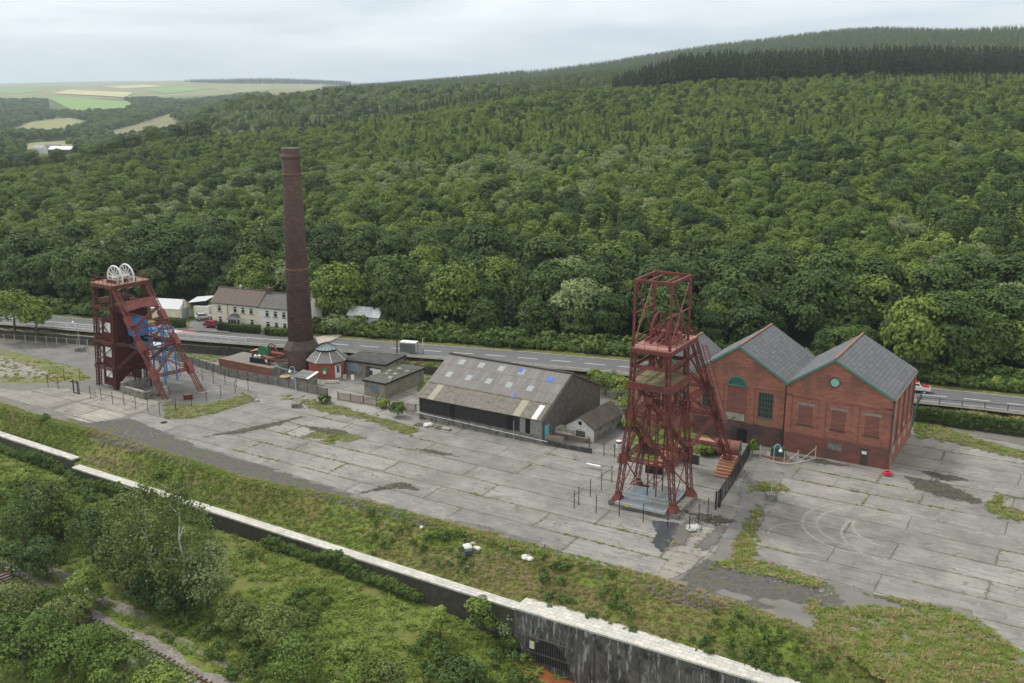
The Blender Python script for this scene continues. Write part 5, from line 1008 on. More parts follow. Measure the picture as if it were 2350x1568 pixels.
# ---- red headframe (no. 2): local x along the front, y towards the engine houses
HC = Vector((18.87, 123.63, 0)); HA = R(-30)
hf = empty('headframe', tuple(HC), HA, 'tall bright red steel headframe with open cage top in front of the brick engine houses', 'pit headframe')
lev = [(.75, 3.85, -3.15, 3.0), (6.6, 3.22, -2.95, 3.3), (12.8, 2.58, -2.95, 3.4), (17.2, 2.42, -2.95, 3.45)]
cor = lambda k, i, j: Vector((i * lev[k][1], lev[k][2] if j < 0 else lev[k][3], lev[k][0]))
CS = [(-1, -1), (1, -1), (1, 1), (-1, 1)]
for i, j in CS:
    m = MB()
    for k in range(3): m.lattice(cor(k, i, j), cor(k + 1, i, j), .62 - .04 * k, None, .125, .06, .62, up=(0, 1, 0))
    m.lattice(cor(3, i, j), Vector((i * 2.3, lev[3][2] if j < 0 else lev[3][3], 21.5)), .5, None, .14, .08, .6, up=(0, 1, 0))
    lg = m.build('leg', REDS, hf)
    m = MB(); p = cor(0, i, j); m.add([(p.x + a * w, p.y + b * w, z) for z, w in ((.72, .75), (1.6, .36)) for a, b in CS], [(0, 1, 5, 4), (1, 2, 6, 5), (2, 3, 7, 6), (3, 0, 4, 7), (4, 5, 6, 7)]); m.build('shoe', REDS, lg)
for k in (1, 2):
    for i, j in CS:
        p = cor(k, i, j); m = MB(); m.box((p.x, p.y + (.36 if j > 0 else -.36) * 1, p.z), (1.15, .05, 1.35)); m.box((p.x + .36 * i, p.y, p.z), (.05, 1.15, 1.35)); m.build('gusset_plate', REDS, hf)
for k in (1, 2):
    for a in range(4):
        p, q = cor(k, *CS[a]), cor(k, *CS[(a + 1) % 4]); m = MB(); m.lattice(p, q, .45, None, .10, .055, .6); m.build('ring_girder', REDS, hf)
for k in (0, 1, 2):
    for a in range(4):
        p0, q0, p1, q1 = cor(k, *CS[a]), cor(k, *CS[(a + 1) % 4]), cor(k + 1, *CS[a]), cor(k + 1, *CS[(a + 1) % 4]); m = MB()
        if k == 0:
            if a in (0, 2): continue
            m.beam(p0 + Vector((0, 0, .8)), q1, .12); m.beam(q0 + Vector((0, 0, .8)), p1, .12)
        else:
            m.lattice(p0, q1, .30, None, .09, .05, .6); m.lattice(q0, p1, .30, None, .09, .05, .6)
            c_ = (p0 + q0 + p1 + q1) / 4; n_ = (q0 - p0).normalized(); m.box(c_, (.9 if a % 2 == 0 else .5, .5 if a % 2 == 0 else .9, .9))
        m.build('cross_brace', REDS, hf)
m = MB(); m.bx(-2.9, 2.9, -3.35, 3.75, 17.0, 17.12); fl_ = m.build('landing', MOSSF, hf); m = MB()
for x in (-2.92, 2.92): m.bx(x - .08, x + .08, -3.4, 3.8, 16.1, 17.2)
for y in (-3.4, 3.8):
    m.bx(-2.98, 2.98, y - .08, y + .08, 16.35, 17.2)
m.build('plate_girder', REDS, hf)
for z in (18.1, 19.2): 
    m = MB(); 
    for a in range(4):
        i, j = CS[a]; i2, j2 = CS[(a + 1) % 4]; p = Vector((i * 2.36, -2.95 if j < 0 else 3.45, z)); q = Vector((i2 * 2.36, -2.95 if j2 < 0 else 3.45, z)); m.beam(p, q, .08 if z < 19 else .12, .06 if z < 19 else .5)
    m.build('ring_girder', REDS, hf)
m = MB(); m.bx(-2.6, 2.7, -3.15, 6.3, 21.55, 21.7); m.build('deck', REDP_, hf)
m = MB()
for x in (-2.62, 2.72): m.bx(x - .08, x + .08, -3.2, 6.35, 21.05, 21.56)
for y in (-3.2, 0.4, 3.45, 6.35): m.bx(-2.7, 2.8, y - .08, y + .08, 21.05, 21.56)
m.build('deck_girder', REDS, hf)
m = MB()
def rail(m, p, q, h=1.05, n=5, t=.05):
    p, q = Vector(p), Vector(q)
    for k in range(n + 1): c_ = p + (q - p) * k / n; m.beam(c_, c_ + Vector((0, 0, h)), t)
    for f_ in (.5, 1): m.beam(p + Vector((0, 0, h * f_)), q + Vector((0, 0, h * f_)), t)
rail(m, (-2.55, -3.1, 21.7), (2.65, -3.1, 21.7), n=3); rail(m, (2.7, -3.1, 21.7), (2.7, 6.3, 21.7)); rail(m, (-2.55, -3.1, 21.7), (-2.55, 6.3, 21.7)); rail(m, (-2.55, 6.3, 21.7), (2.7, 6.3, 21.7)); m.build('deck_railing', REDS, hf)
top = [Vector((-2.42, -2.9, 0)), Vector((2.42, -2.9, 0)), Vector((2.42, 3.6, 0)), Vector((-2.42, 3.6, 0))]
for p in top: m = MB(); m.beam(p + Vector((0, 0, 21.6)), p + Vector((0, 0, 30.3)), .27); m.build('cage_post', REDS, hf)
m = MB()
for a in range(4): m.beam(top[a] + Vector((0, 0, 30.2)), top[(a + 1) % 4] + Vector((0, 0, 30.2)), .25, .35)
for x in (-1.3, .9): m.beam((x, -2.9, 29.95), (x, 3.6, 29.95), .28, .2)
for a in range(4):
    for s_ in (1,): 
        p = top[a]; d1 = (top[(a + 1) % 4] - p).normalized(); d0 = (top[a - 1] - p).normalized()
        for d_ in (d1, d0): m.beam(p + Vector((0, 0, 29.0)), p + d_ * .9 + Vector((0, 0, 30.1)), .14)
m.build('cage_roof_frame', REDS, hf)
for x in (-2.42, 2.42):
    m = MB(); m.beam((x, -2.9, 21.9), (x, 3.6, 30), .11); m.beam((x, -2.9, 30), (x, 3.6, 21.9), .11); m.beam((x, -2.9, 26.0), (x, 3.6, 26.0), .10); m.build('tie_rod', PINK, hf)
def sheave(parent, c, axis, Rr, mat, nsp=16, hubl=.5, rim=.14, mat2=None):
    c = Vector(c); axis = Vector(axis).normalized(); m = MB(); m.torus(c, axis, Rr, rim, 40, 6); rm = m.build('sheave_wheel', mat, parent); u = Vector((0, 0, 1)); b_ = axis.cross(u).normalized(); m = MB()
    for k in range(nsp):
        a = 2 * math.pi * k / nsp; e = c + (u * math.sin(a) + b_ * math.cos(a)) * Rr; m.beam(c + axis * hubl * .5 * (1 if k % 2 else -1), e, .07)
    m.cyl(c - axis * hubl * .6, c + axis * hubl * .6, .28, n=12); m.build('spokes', mat2 or mat, rm); return rm
for x in (-.95, 1.15): sheave(hf, (x, 1.7, 22.9), (1, 0, 0), 2.5, REDS, 18)
m = MB()
for x in (-1.7, -.2, .4, 1.9): m.bx(x - .1, x + .1, -.6, 4.0, 21.9, 22.4); m.box((x, 1.7, 22.75), (.5, .9, .7))
m.build('bearing_frame', PINK, hf)
m = MB(); m.torus((.3, 1.6, 19.4), (1, 0, 0), 1.5, .1, 28, 5); m.build('guide_wheel', REDS, hf)
# back stays to the brick plinths
for x, fx in ((2.3, 5.1), (-2.3, -3.6)):
    m = MB(); p, q = Vector((x, 6.0, 21.3)), Vector((fx, 15.0, 2.3)); m.lattice(p, q, .5, .75, .15, .085, .6, up=(1, 0, 0), w1=.55); sy = m.build('back_stay', REDS, hf)
    m = MB(); f_ = .38; c_ = p + (q - p) * f_; m.box(c_, (.9, .08, 1.5)); c_ = p + (q - p) * .62; m.box(c_, (.08, 1.3, 1.6)); m.box(c_, (.9, .08, 1.4)); m.build('gusset_plate', REDS, sy)
    m = MB(); c2 = cor(3, 1 if x > 0 else -1, 1); c3 = cor(2, 1 if x > 0 else -1, 1); c4 = cor(1, 1 if x > 0 else -1, 1)
    e = lambda t: p + (q - p) * t
    m.lattice(c2, e(.38), .3, None, .09, .055, .5); m.lattice(c3, e(.62), .35, None, .09, .055, .5); m.lattice(c3, e(.38), .28, None, .08, .05, .5); m.lattice(c4 + Vector((0, 0, .3)), e(.62), .32, None, .09, .055, .5)
    m.beam(c2 + Vector((0, 0, 3)), e(.38), .22); m.build('stay_brace', REDS, sy)
m = MB(); p, q = Vector((2.3, 6.0, 21.3)), Vector((5.1, 15.0, 2.3)); pl, ql = Vector((-2.3, 6.0, 21.3)), Vector((-3.6, 15.0, 2.3))
for t0, t1 in ((.1, .38), (.38, .62), (.62, .9)):
    a0_, a1_, b0_, b1_ = p + (q - p) * t0, p + (q - p) * t1, pl + (ql - pl) * t0, pl + (ql - pl) * t1; m.lattice(a0_, b1_, .28, None, .08, .05, .5); m.lattice(b0_, a1_, .28, None, .08, .05, .5); m.lattice(a1_, b1_, .35, None, .1, .05, .5)
m.build('stay_cross_brace', REDS, hf)
m = MB(); a_, b_ = Vector((3.3, 6.6, 20.6)), Vector((4.9, 12.4, 8.4)); m.beam(a_, b_, .08); m.beam(a_ + Vector((.6, 0, 0)), b_ + Vector((.6, 0, 0)), .08)
for k in range(34): c_ = a_ + (b_ - a_) * k / 33; m.box(c_ + Vector((.3, 0, 0)), (.62, .28, .04))
m.build('stair', PINK, hf)
m = MB(); m.cyl((4.2, 11.5, 10.2), (1.5, 26.2, 4.4), .03, n=5); m.build('winding_rope', BLK, hf)
m = MB()
for x, y in ((-.6, -1), (.6, -1), (-.6, 1.3), (.6, 1.3)): m.beam((x, y, 1.2), (x, y, 17), .14)
for z in range(3, 17, 2): m.beam((-.6, -1, z), (.6, -1, z), .08); m.beam((-.6, 1.3, z), (.6, 1.3, z), .08); m.beam((-.6, -1, z), (-.6, 1.3, z), .08); m.beam((.6, -1, z), (.6, 1.3, z), .08)
m.build('cage_guides', REDS, hf)
# concrete pit and steel cover below it
pit = empty('headframe_plinth', tuple(HC), HA, 'moss-stained concrete pit walls carrying the legs of the bright red headframe', 'plinth')
m = MB(); m.bx(-4.9, 4.9, -3.9, -3.2, -.1, .72); m.bx(3.5, 4.6, -3.2, 4.0, -.1, .73); m.bx(-4.9, -3.6, -3.2, 4.0, -.1, .73); m.bx(-3.6, 3.5, 3.3, 4.0, -.1, .71); m.build('wall', CONW, pit)
pf = empty('steel_platform', tuple(HC), HA, 'blue-grey steel platform with pale guard rails over the shaft under the bright red headframe', 'platform')
m = MB(); m.bx(-3.6, 3.1, -4.3, 2.0, .86, .96); m.bx(-1.6, 3.1, 2.0, 3.6, .86, .96); m.build('deck_plate', STEELP, pf); m = MB(); m.bx(-3.7, 3.2, -4.4, -4.3, .6, .98); m.bx(3.1, 3.2, -4.3, 3.6, .6, .98); m.build('kerb_beam', GALV, pf)
m = MB(); rail(m, (-3.5, -3.2, .96), (3.0, -3.2, .96), 1.1, 4); rail(m, (3.0, -3.2, .96), (3.0, 2.6, .96), 1.1, 4); rail(m, (-3.5, -3.2, .96), (-3.5, 2.0, .96), 1.1, 3); rail(m, (-3.5, 2.0, .96), (-1.6, 3.4, .96), 1.1, 2); m.build('guard_rail', GALV, pf)
m = MB(); m.box((-2.0, -4.45, .75), (.5, .04, .4)); wsn = m.build('warning_sign', YEL, pf)
# brick footings of the stays
for fx, fy, lb in ((5.1, 15.0, 'stepped brick footing of the right back stay beside the black mesh fence'), (-3.6, 15.0, 'brick footing of the left back stay hidden behind the red headframe')):
    o = empty('stay_footing', tuple(HC + Vector((fx * math.cos(HA) - fy * math.sin(HA), fx * math.sin(HA) + fy * math.cos(HA), 0))), HA, lb, 'footing', 'brick stay footings'); m = MB(); pts_ = [(-2.4, 0), (2.2, 0), (2.2, .8), (1.2, 2.3), (-.1, 2.25)]
    m.add([(-1.1, y, z) for y, z in pts_] + [(1.1, y, z) for y, z in pts_], [(0, 4, 3, 2, 1), (5, 6, 7, 8, 9)] + [(i, (i + 1) % 5, 5 + (i + 1) % 5, 5 + i) for i in range(5)]); m.build('brickwork', plain('orange_brick', (.30, .13, .085), .25, 2, .9, 0, (.12, .08, .06), .5, 2), o)
    m = MB()
    for k in range(6): m.bx(-1.14, 1.14, -2.4 + k * .38 - .1, -2.4 + k * .38 + .3, .1 + k * .34, .34 + k * .34)
    m.build('steps', plain('pale_orange_brick', (.40, .20, .13), .2, 3), o); m = MB(); m.box((0, 0, 2.35), (1.7, 1.5, .12)); m.build('base_plate', REDS, o)
# ---- rusty winding tower with white wheels (no. 1): x towards the stays
TO = G(266, 896); TA = R(-35); LEAN = .095
wt = empty('winding_tower', tuple(TO), TA, 'dark rusty winding tower with two white spoked wheels, three white panels and pink back stays', 'pit headframe')
WX, WY, TZ = -5.8, 7.0, 19.5
def tp(x, y, z): return Vector((x + LEAN * z, y, z))
for x, y in ((WX, 0), (0, 0), (0, WY), (WX, WY)):
    m = MB(); m.lattice(tp(x + (.3 if x < 0 else -.3), y + (.3 if y == 0 else -.3), 0), tp(x + (.3 if x < 0 else -.3), y + (.3 if y == 0 else -.3), TZ), .6, None, .16, .085, .6, up=(0, 1, 0)); m.build('leg', RUST, wt)
for z in (3.9, 8.7, 15.2):
    for a, b in (((WX, 0), (0, 0)), ((0, 0), (0, WY)), ((0, WY), (WX, WY)), ((WX, WY), (WX, 0))): m = MB(); m.lattice(tp(a[0], a[1], z), tp(b[0], b[1], z), .7, .3, .14, .08, .6); m.build('ring_girder', RUST, wt)
for z0, z1 in ((4.2, 8.4), (9.0, 14.9)):
    for x0, y0, x1, y1 in ((WX, -.02, 0, -.02), (WX, WY, 0, WY)): m = MB(); m.beam(tp(x0, y0, z0), tp(x1, y1, z1), .14); m.beam(tp(x1, y1, z0), tp(x0, y0, z1), .14); m.build('cross_brace', RUST, wt)
m = MB()
for (x0, x1, y0, y1, z0, z1) in ((WX + 1.5, -1.0, .55, .65, .4, 13.4),):
    v = [tp(x0, y0, z0), tp(x1, y0, z0), tp(x1, y0, z1), tp(x0, y0, z1), tp(x0, y1, z0), tp(x1, y1, z0), tp(x1, y1, z1), tp(x0, y1, z1)]; m.add(v, [(0, 1, 2, 3), (5, 4, 7, 6), (0, 4, 5, 1), (1, 5, 6, 2), (2, 6, 7, 3), (3, 7, 4, 0)])
# side towards the stays: sheeted down to an arch over the pit
arc = [(0, .0), (.8, .2), (1.6, 1.6), (3.0, 2.6), (4.5, 2.9), (5.8, 2.7), (7.0, 2.2)]
v = [tp(-.05, y, z) for y, z in arc] + [tp(-.05, y, 15.3) for y, z in arc]; n = len(arc); m.add(v, [(i, i + 1, n + i + 1, n + i) for i in range(n - 1)]); v2 = [p + Vector((-.15, 0, 0)) for p in v]; m.add(v2, [(n + i, n + i + 1, i + 1, i) for i in range(n - 1)])
v = [tp(x, 6.2, z) for x, z in ((WX + 1.5, .4), (-1, .4), (-1, 13.4), (WX + 1.5, 13.4))]; m.add(v, [(0, 1, 2, 3)])
m.build('cladding', CLAD, wt)
for z in (2.1, 6.0, 10.6):
    m = MB(); v = [tp(x, y, zz) for y in (.30, .42) for x, zz in ((-3.1, z), (-1.35, z), (-1.35, z + 1.75), (-3.1, z + 1.75))]; m.add(v, [(0, 1, 2, 3), (7, 6, 5, 4), (0, 4, 5, 1), (1, 5, 6, 2), (2, 6, 7, 3), (3, 7, 4, 0)]); m.build('white_panel', WHT, wt)
m = MB(); m.beam(tp(-3.6, .3, 1.2), tp(-.6, .3, 4), .1); m.beam(tp(-3.8, .2, 15.4), tp(-.5, .2, 16.4), .5, .12); m.box(tp(-2.9, 3, 16.6), (3.8, 5.5, .12)); m.torus(tp(-2.6, 3, 17.9), (0, 1, 0), 1.2, .12, 24, 5); m.build('pulley_floor', RUST, wt)
m = MB(); m.box(tp(-2.6, 3.6, TZ), (6.6, 7.9, .14)); m.build('deck', plain('rusty_deck', (.26, .15, .11), .2, 1, .9, 0, (.12, .05, .035), .6, 1.2), wt)
m = MB()
for x in (-5.85, .6): m.box(tp(x, 3.6, TZ - .35), (.16, 7.9, .6))
for y in (-.3, 7.5): m.box(tp(-2.6, y, TZ - .35), (6.6, .16, .6))
for x, y in ((WX, .0), (0, 0)): m.beam(tp(x, y, TZ - 2.2), tp(x + (1.2 if x < 0 else -1.2), y, TZ - .5), .2)
m.build('deck_girder', RUST, wt)
m = MB(); A4 = [(-5.85, -.3), (.65, -.3), (.65, 7.5), (-5.85, 7.5)]
for k in range(4): p, q = A4[k], A4[(k + 1) % 4]; rail(m, tp(p[0], p[1], TZ), tp(q[0], q[1], TZ), 1.3, 5, .07)
m.build('deck_railing', RUST, wt)
WHW = plain('white_wheel', (.68, .68, .67), .06, 2, .6)
for y in (1.9, 4.2): sheave(wt, tp(-1.6, y, TZ + .9), (0, 1, 0), 2.15, WHW, 26, .9, .15)
m = MB()
for y in (1.1, 2.8, 3.3, 5.1): m.box(tp(-1.6, y, TZ + .35), (2.6, .2, .6))
m.build('bearing_frame', RUST, wt)
F1, F2 = Vector((12.9, 1.2, 0)), Vector((14.0, 8.0, 0)); T1, T2 = tp(.2, .3, 19.0), tp(.2, 6.9, 19.0); stv = []
for T_, F_, nm in ((T1, F1, 0), (T2, F2, 1)):
    m = MB(); m.lattice(T_, F_, .5, .75, .13, .07, .6, up=(0, 1, 0)); s_ = m.build('back_stay', PINK, wt); stv.append(s_)
    m = MB(); m.box(F_ + Vector((0, 0, .1)), (1.5, 1.3, .25)); m.build('foot', CONP, s_)
e1_ = lambda t: T1 + (F1 - T1) * t; e2_ = lambda t: T2 + (F2 - T2) * t
m = MB(); up = Vector((.8, 0, .6)); v = [e1_(.13), e2_(.13), e2_(.22), (e1_(.22) + e2_(.22)) / 2 + Vector((-.15, 0, .35)), e1_(.22)]; v2 = [p + Vector((.25, 0, .2)) for p in v]; m.add(v + v2, [(4, 3, 2, 1, 0), (5, 6, 7, 8, 9), (0, 1, 6, 5), (1, 2, 7, 6), (2, 3, 8, 7), (3, 4, 9, 8), (4, 0, 5, 9)]); m.build('portal_plate', PINK, wt)
for t in (.36, .55, .78):
    m = MB(); m.lattice(e1_(t), e2_(t), .5, .4, .12, .07, .5); m.build('stay_tie', PINK, wt)
for t in (.30, .52, .77):
    for e_, s_ in ((e1_, stv[0]), (e2_, stv[1])):
        c_ = e_(t); d_ = (e_(1) - e_(0)).normalized(); m = MB(); m.beam(c_ - d_ * 1.0, c_ + d_ * 1.0, 1.15, .95, up=(0, 1, 0)); m.build('gusset_plate', PINK, s_)
for t0, t1 in ((.22, .36), (.36, .55), (.55, .78)): m = MB(); m.lattice(e1_(t0), e2_(t1), .3, None, .1, .06, .5); m.lattice(e2_(t0), e1_(t1), .3, None, .1, .06, .5); m.build('stay_cross_brace', PINK, wt)
for z, t in ((8.7, .52), (3.9, .52), (15.2, .22)):
    for y, e_ in ((.3, e1_), (6.7, e2_)): m = MB(); m.lattice(tp(0, y, z), e_(t), .35, None, .1, .07, .5); m.build('stay_strut', RUST, wt)
m = MB()
for k in range(44): c_ = e1_(.05 + .93 * k / 43) + Vector((.45, 0, .5)); m.box(c_, (.12, .7, .04))
m.build('stay_stair', RUST, wt)
# blue hopper and blue screens frame beside it
def tl(x, y, z=0): return TO + Vector((x * math.cos(TA) - y * math.sin(TA), x * math.sin(TA) + y * math.cos(TA), z))
bh = empty('blue_hopper', tuple(tl(2.3, 4.2)), TA, 'bright blue round-topped hopper behind the pink back stay of the rusty winding tower', 'hopper')
m = MB(); m.lathe([(1.75, 10.0), (1.85, 11.6), (1.6, 12.6), (.9, 13.2)], n=20); m.build('tank', BLUE, bh); m = MB()
for x, y in ((-1.5, -1), (1.5, -1), (1.5, 1), (-1.5, 1)): m.beam((x, y, 7.6), (x, y, 10.2), .16)
m.box((0, 0, 7.7), (3.2, 2.2, .5)); m.beam((-1.5, -1, 7.6), (1.5, -1, 10), .1); m.build('frame', BLUE, bh); m = MB(); m.box((1.9, 0, 8.6), (2.4, 1.0, .25)); m.beam((1.6, 0, 9.6), (4.2, 0, 9.6), .3, .12); m.build('platform', BLUE, bh); m = MB(); m.box((0, 0, 8.9), (2.2, 1.6, 1.9)); m.build('chute', DARKM, bh)
for x, y in ((-1.2, -.8), (1.2, .8)): m = MB(); m.beam((x, y, 0), (x, y, 7.6), .2); m.build('leg', CLAD, bh)
bf = empty('blue_gantry', tuple(G(377, 874)), R(-35), 'blue tubular gantry with yellow stairs and round tops, between the pink back stays', 'gantry')
for x, y in ((-1.2, -1), (1.8, -1), (1.8, 1.6), (-1.2, 1.6)): m = MB(); m.cyl((x, y, 0), (x, y, 10.3), .15, n=8); m.build('leg', BLUE, bf)
m = MB()
for z in (1.2, 4.2, 6.6, 9.0):
    for a, b in (((-1.2, -1), (1.8, -1)), ((1.8, -1), (1.8, 1.6)), ((-1.2, 1.6), (1.8, 1.6)), ((-1.2, -1), (-1.2, 1.6))): m.beam((a[0], a[1], z), (b[0], b[1], z), .13)
for z in (1.2, 4.2, 6.6): m.beam((-1.2, -1, z), (1.8, -1, z + 2.4), .1); m.beam((1.8, 1.6, z), (-1.2, 1.6, z + 2.4), .1)
m.build('brace', BLUE, bf); m = MB(); m.lathe([(1.25, 10.2), (1.25, 10.5), (.8, 10.7)], (.9, .4, 0), 18); m.lathe([(1.2, 9.5), (1.2, 9.8), (.8, 9.95)], (-2.0, -.8, 0), 18); m.build('round_top', BLUE, bf)
m = MB(); m.beam((-3.6, -1.2, 9.0), (1.5, -1.2, 3.4), .5, .12); m.beam((-2.6, -.8, 6.5), (1.5, -.8, 4.2), .9, .1); m.build('chute', BLUE, bf)
m = MB()
for k in range(12): m.box((-.6 + k * .18, -1.5, 6.6 - k * .28), (.3, .7, .05))
m.beam((-.6, -1.85, 7.4), (1.5, -1.85, 4.2), .06); m.build('stairs', YEL, bf)
ppit = empty('shaft_wall', tuple(G(277, 902)), TA, 'broken grey concrete wall round the shaft at the foot of the rusty winding tower', 'wall'); m = MB(); m.bx(.2, .9, .0, 2.6, -.1, 2.0); m.bx(.9, 7.2, .0, .6, -.1, 1.3); m.bx(6.6, 7.2, .6, 5.0, -.1, 1.3); m.bx(.2, .8, 2.6, 6.0, -.1, 1.7); m.build('wall_face', CONW, ppit)
m = MB(); m.box((3.6, .3, 1.34), (5.6, .62, .08)); m.box((.55, 1.3, 2.03), (.7, 2.6, .08)); m.build('coping', CONP, ppit); m = MB(); m.lathe([(.5, 0), (.62, .4), (.5, 1.5), (.2, 1.7)], (7.6, 3.8, 0), 10); m.build('capped_pier', CONP, ppit)
bxs = empty('old_cable_drum', tuple(G(432, 916)), R(25), 'small rusty skip lying on rubble near the foot of the far pink back stay', 'skip'); m = MB(); m.box((0, 0, .45), (1.5, .9, .8)); m.build('body', RUST, bxs); m = MB(); m.box((0, 0, .88), (1.3, .7, .06)); m.build('load', plain('orange_rubble', (.30, .18, .12), .2), bxs)
# ---- free-standing fence posts
def post(px, py, h, name, label, group, mat=BLK, w=.07, z=0.0, lean=0):
    p = G(px, py, z); m = MB(); m.beam((0, 0, -.1), (lean, 0, h), w); m.box((0, 0, .0), (.16, .16, .06)); o = m.build(name, mat); o.location = (p.x, p.y, z); o.rotation_euler = (0, 0, A0); return tag(o, label, 'fence post', group)
ring1 = [(111, 888), (134, 893), (183, 905), (208, 914), (233, 920), (259, 928), (285, 933), (312, 939), (340, 945), (367, 953), (404, 944), (440, 932), (474, 922), (507, 912), (540, 903), (570, 897), (543, 891), (517, 884), (490, 879), (465, 874), (414, 864), (148, 873), (184, 873)]
w1 = ['at the far left corner of the ring round the rusty winding tower', 'second from the far left corner, left of the rusty winding tower', 'just right of the black gate frame by the rusty winding tower', 'in front of the left leg of the rusty winding tower', 'below the lowest white panel of the rusty winding tower', 'in front of the tower corner nearest the camera', 'in front of the broken shaft wall end', 'in front of the middle of the broken shaft wall', 'left of the near pink back stay foot', 'below the near pink back stay foot', 'on rubble right of the near pink back stay foot', 'in front of the small rusty skip', 'below the far pink back stay foot', 'on grass right of the far pink back stay foot', 'second from the grassy tip of the ring', 'at the grassy right-hand tip of the ring', 'first beyond the grassy tip, facing the concrete panel fence', 'second along the concrete panel fence side', 'third along the concrete panel fence side', 'fourth along the concrete panel fence side', 'behind the pink back stays near the road wall', 'behind the black gate frame, farther left', 'behind the ring, close to the left leg of the rusty winding tower']
for (x, y), w in zip(ring1, w1): post(x, y, 2.3, 'fence_post', 'thin black post ' + w, 'thin black posts round the rusty winding tower')
z3 = lambda a, b: (1297.2 + .2158 * a, 902.4 + .2158 * b)
ring2 = [(95, 1225), (143, 1185), (267, 1100), (385, 1025), (494, 950), (328, 1275), (574, 1310), (828, 1370), (1087, 1430), (1317, 1475), (1417, 1375), (1515, 1310)]
w2 = ['at the left corner of the ring round the red headframe', 'just behind the left corner post of the red headframe ring', 'third back on the left side of the red headframe ring', 'fourth back on the left side of the red headframe ring', 'farthest back on the left side of the red headframe ring', 'in front, second from the left corner of the red headframe ring', 'in front of the left foot of the red headframe', 'in front of the yellow warning sign side of the steel platform', 'in front of the nearest foot of the red headframe', 'at the front right corner beside the white rubbish', 'on dark earth right of the concrete pit wall', 'between the pit wall and the black mesh fence']
for p, w in zip(ring2, w2): x, y = z3(*p); post(x, y, 2.55, 'fence_post', 'thin black post ' + w, 'thin black posts round the red headframe', w=.08)
bank = [(30, 962, .9), (60, 972, .9), (1170, 1258, 1.5), (1213, 1268, 1.3), (1250, 1270, 1.2), (1281, 1283, 1.2), (1371, 1325, 1.6), (1461, 1338, 1.5), (1573, 1373, 1.4), (1644, 1398, 1.1), (1726, 1420, 1.3), (1814, 1448, 1.4), (1908, 1484, 1.5)]
wb = ['at the far left below the concrete slabs', 'second from the left below the concrete slabs', 'on the bank above the dumped white bags', 'just right of the post above the dumped bags', 'with a prop beside it at the slab edge', 'short one at the slab corner', 'stout one below the long slab edge', 'below the pale path end', 'below the dark cinder strip', 'short one left of the gravel', 'in the middle of the long bank', 'on the bank below the grass patch', 'nearest the lower right corner of the picture']
for (x, y, h), w in zip(bank, wb): post(x, y, h, 'wooden_post', 'old wooden fence post ' + w, 'old wooden posts along the bank', TIMB, .14, 0)
gfm = empty('gate_frame', tuple(G(170, 902)), R(-35), 'black empty gate frame with a crossbar left of the rusty winding tower', 'gate'); m = MB()
for x in (0, 1.35): m.beam((x, 0, 0), (x, 0, 2.5), .16)
m.build('post', BLK, gfm); m = MB(); m.beam((-1.0, 0, 2.0), (1.4, 0, 2.1), .14); m.beam((0, 0, .15), (1.35, 0, .15), .1); m.build('crossbar', BLK, gfm)
# ---- fences
def fence(name, label, cat, pts, h, step, pm, z=0.0, kind='panel', panel=None, pw=.16, rails=(.95,), top=0):
    P = [G(a, b, z) for a, b in pts]; c = P[0].copy(); o = empty(name, tuple(c), 0, label, cat); tot = sum((q - p).length for p, q in zip(P, P[1:])); n = max(1, round(tot / step))
    def atd(d):
        for p, q in zip(P, P[1:]):
            L_ = (q - p).length
            if d <= L_ + 1e-6: return p + (q - p) * (d / L_)
            d -= L_
        return P[-1]
    Q = [atd(tot * i / n) - c for i in range(n + 1)]
    for q in Q: m = MB(); m.beam(q + Vector((0, 0, -.1)), q + Vector((0, 0, h + .08)), pw); m.build('post', pm, o)
    m = MB()
    for a, b in zip(Q, Q[1:]):
        if kind == 'panel': m.beam(a + Vector((0, 0, h / 2)), b + Vector((0, 0, h / 2)), .06, h * .97)
        if kind == 'slats':
            k = int((b - a).length / .22)
            for i in range(k): e = a + (b - a) * (i + .5) / k; m.beam(e + Vector((0, 0, .1)), e + Vector((0, 0, h * .9)), .13, .03, up=(b - a))
        if kind == 'mesh':
            k = max(3, int((b - a).length / .16))
            for i in range(k): e = a + (b - a) * (i + .5) / k; m.beam(e + Vector((0, 0, .05)), e + Vector((0, 0, h)), .018)
        for r_ in rails: m.beam(a + Vector((0, 0, h * r_)), b + Vector((0, 0, h * r_)), .07, .09)
    m.build({'panel': 'panel', 'slats': 'boards', 'mesh': 'wire_mesh', 'rail': 'rail'}[kind], panel or pm, o); return o
fence('chain_link_fence', 'sagging chain-link fence on concrete posts in front of the far left road wall', 'fence', [(-60, 783), (14, 788), (98, 793), (123, 795), (202, 802)], 2.0, 2.6, plain('concrete_post', (.34, .31, .25), .2), kind='mesh', panel=plain('dull_wire', (.16, .15, .13), .1), pw=.14, rails=(.97,))
CPN = plain('concrete_panels', (.185, .175, .16), .25, 1.2, .9, 0, (.09, .085, .07), .5, 1.5)
fence('concrete_panel_fence', 'weathered grey concrete panel fence below the old winding engine', 'fence', [(408, 829), (428, 834), (526, 865), (660, 890), (752, 912)], 1.65, 2.5, plain('dark_fence_post', (.09, .08, .07), .2), panel=CPN, rails=(.33, .66))
fence('slatted_fence', 'pinkish brown slatted fence with pale rails in front of the flat-roofed buildings', 'fence', [(776, 918), (850, 930), (955, 948)], 1.5, 2.6, plain('dark_fence_post', (.09, .08, .07)), kind='slats', panel=plain('pinkish_boards', (.27, .19, .16), .2, 2, .9, 0, (.16, .14, .12), .4, 3), rails=(.1, .9))
fence('wire_mesh_fence', 'tall black mesh security fence right of the red headframe', 'fence', [(1648, 1163), (1690, 1098), (1716, 1051), (1722, 1030)], 2.3, 1.9, BLK, kind='mesh', panel=plain('black_wire', (.03, .03, .03)), pw=.1, rails=(.04, .96))
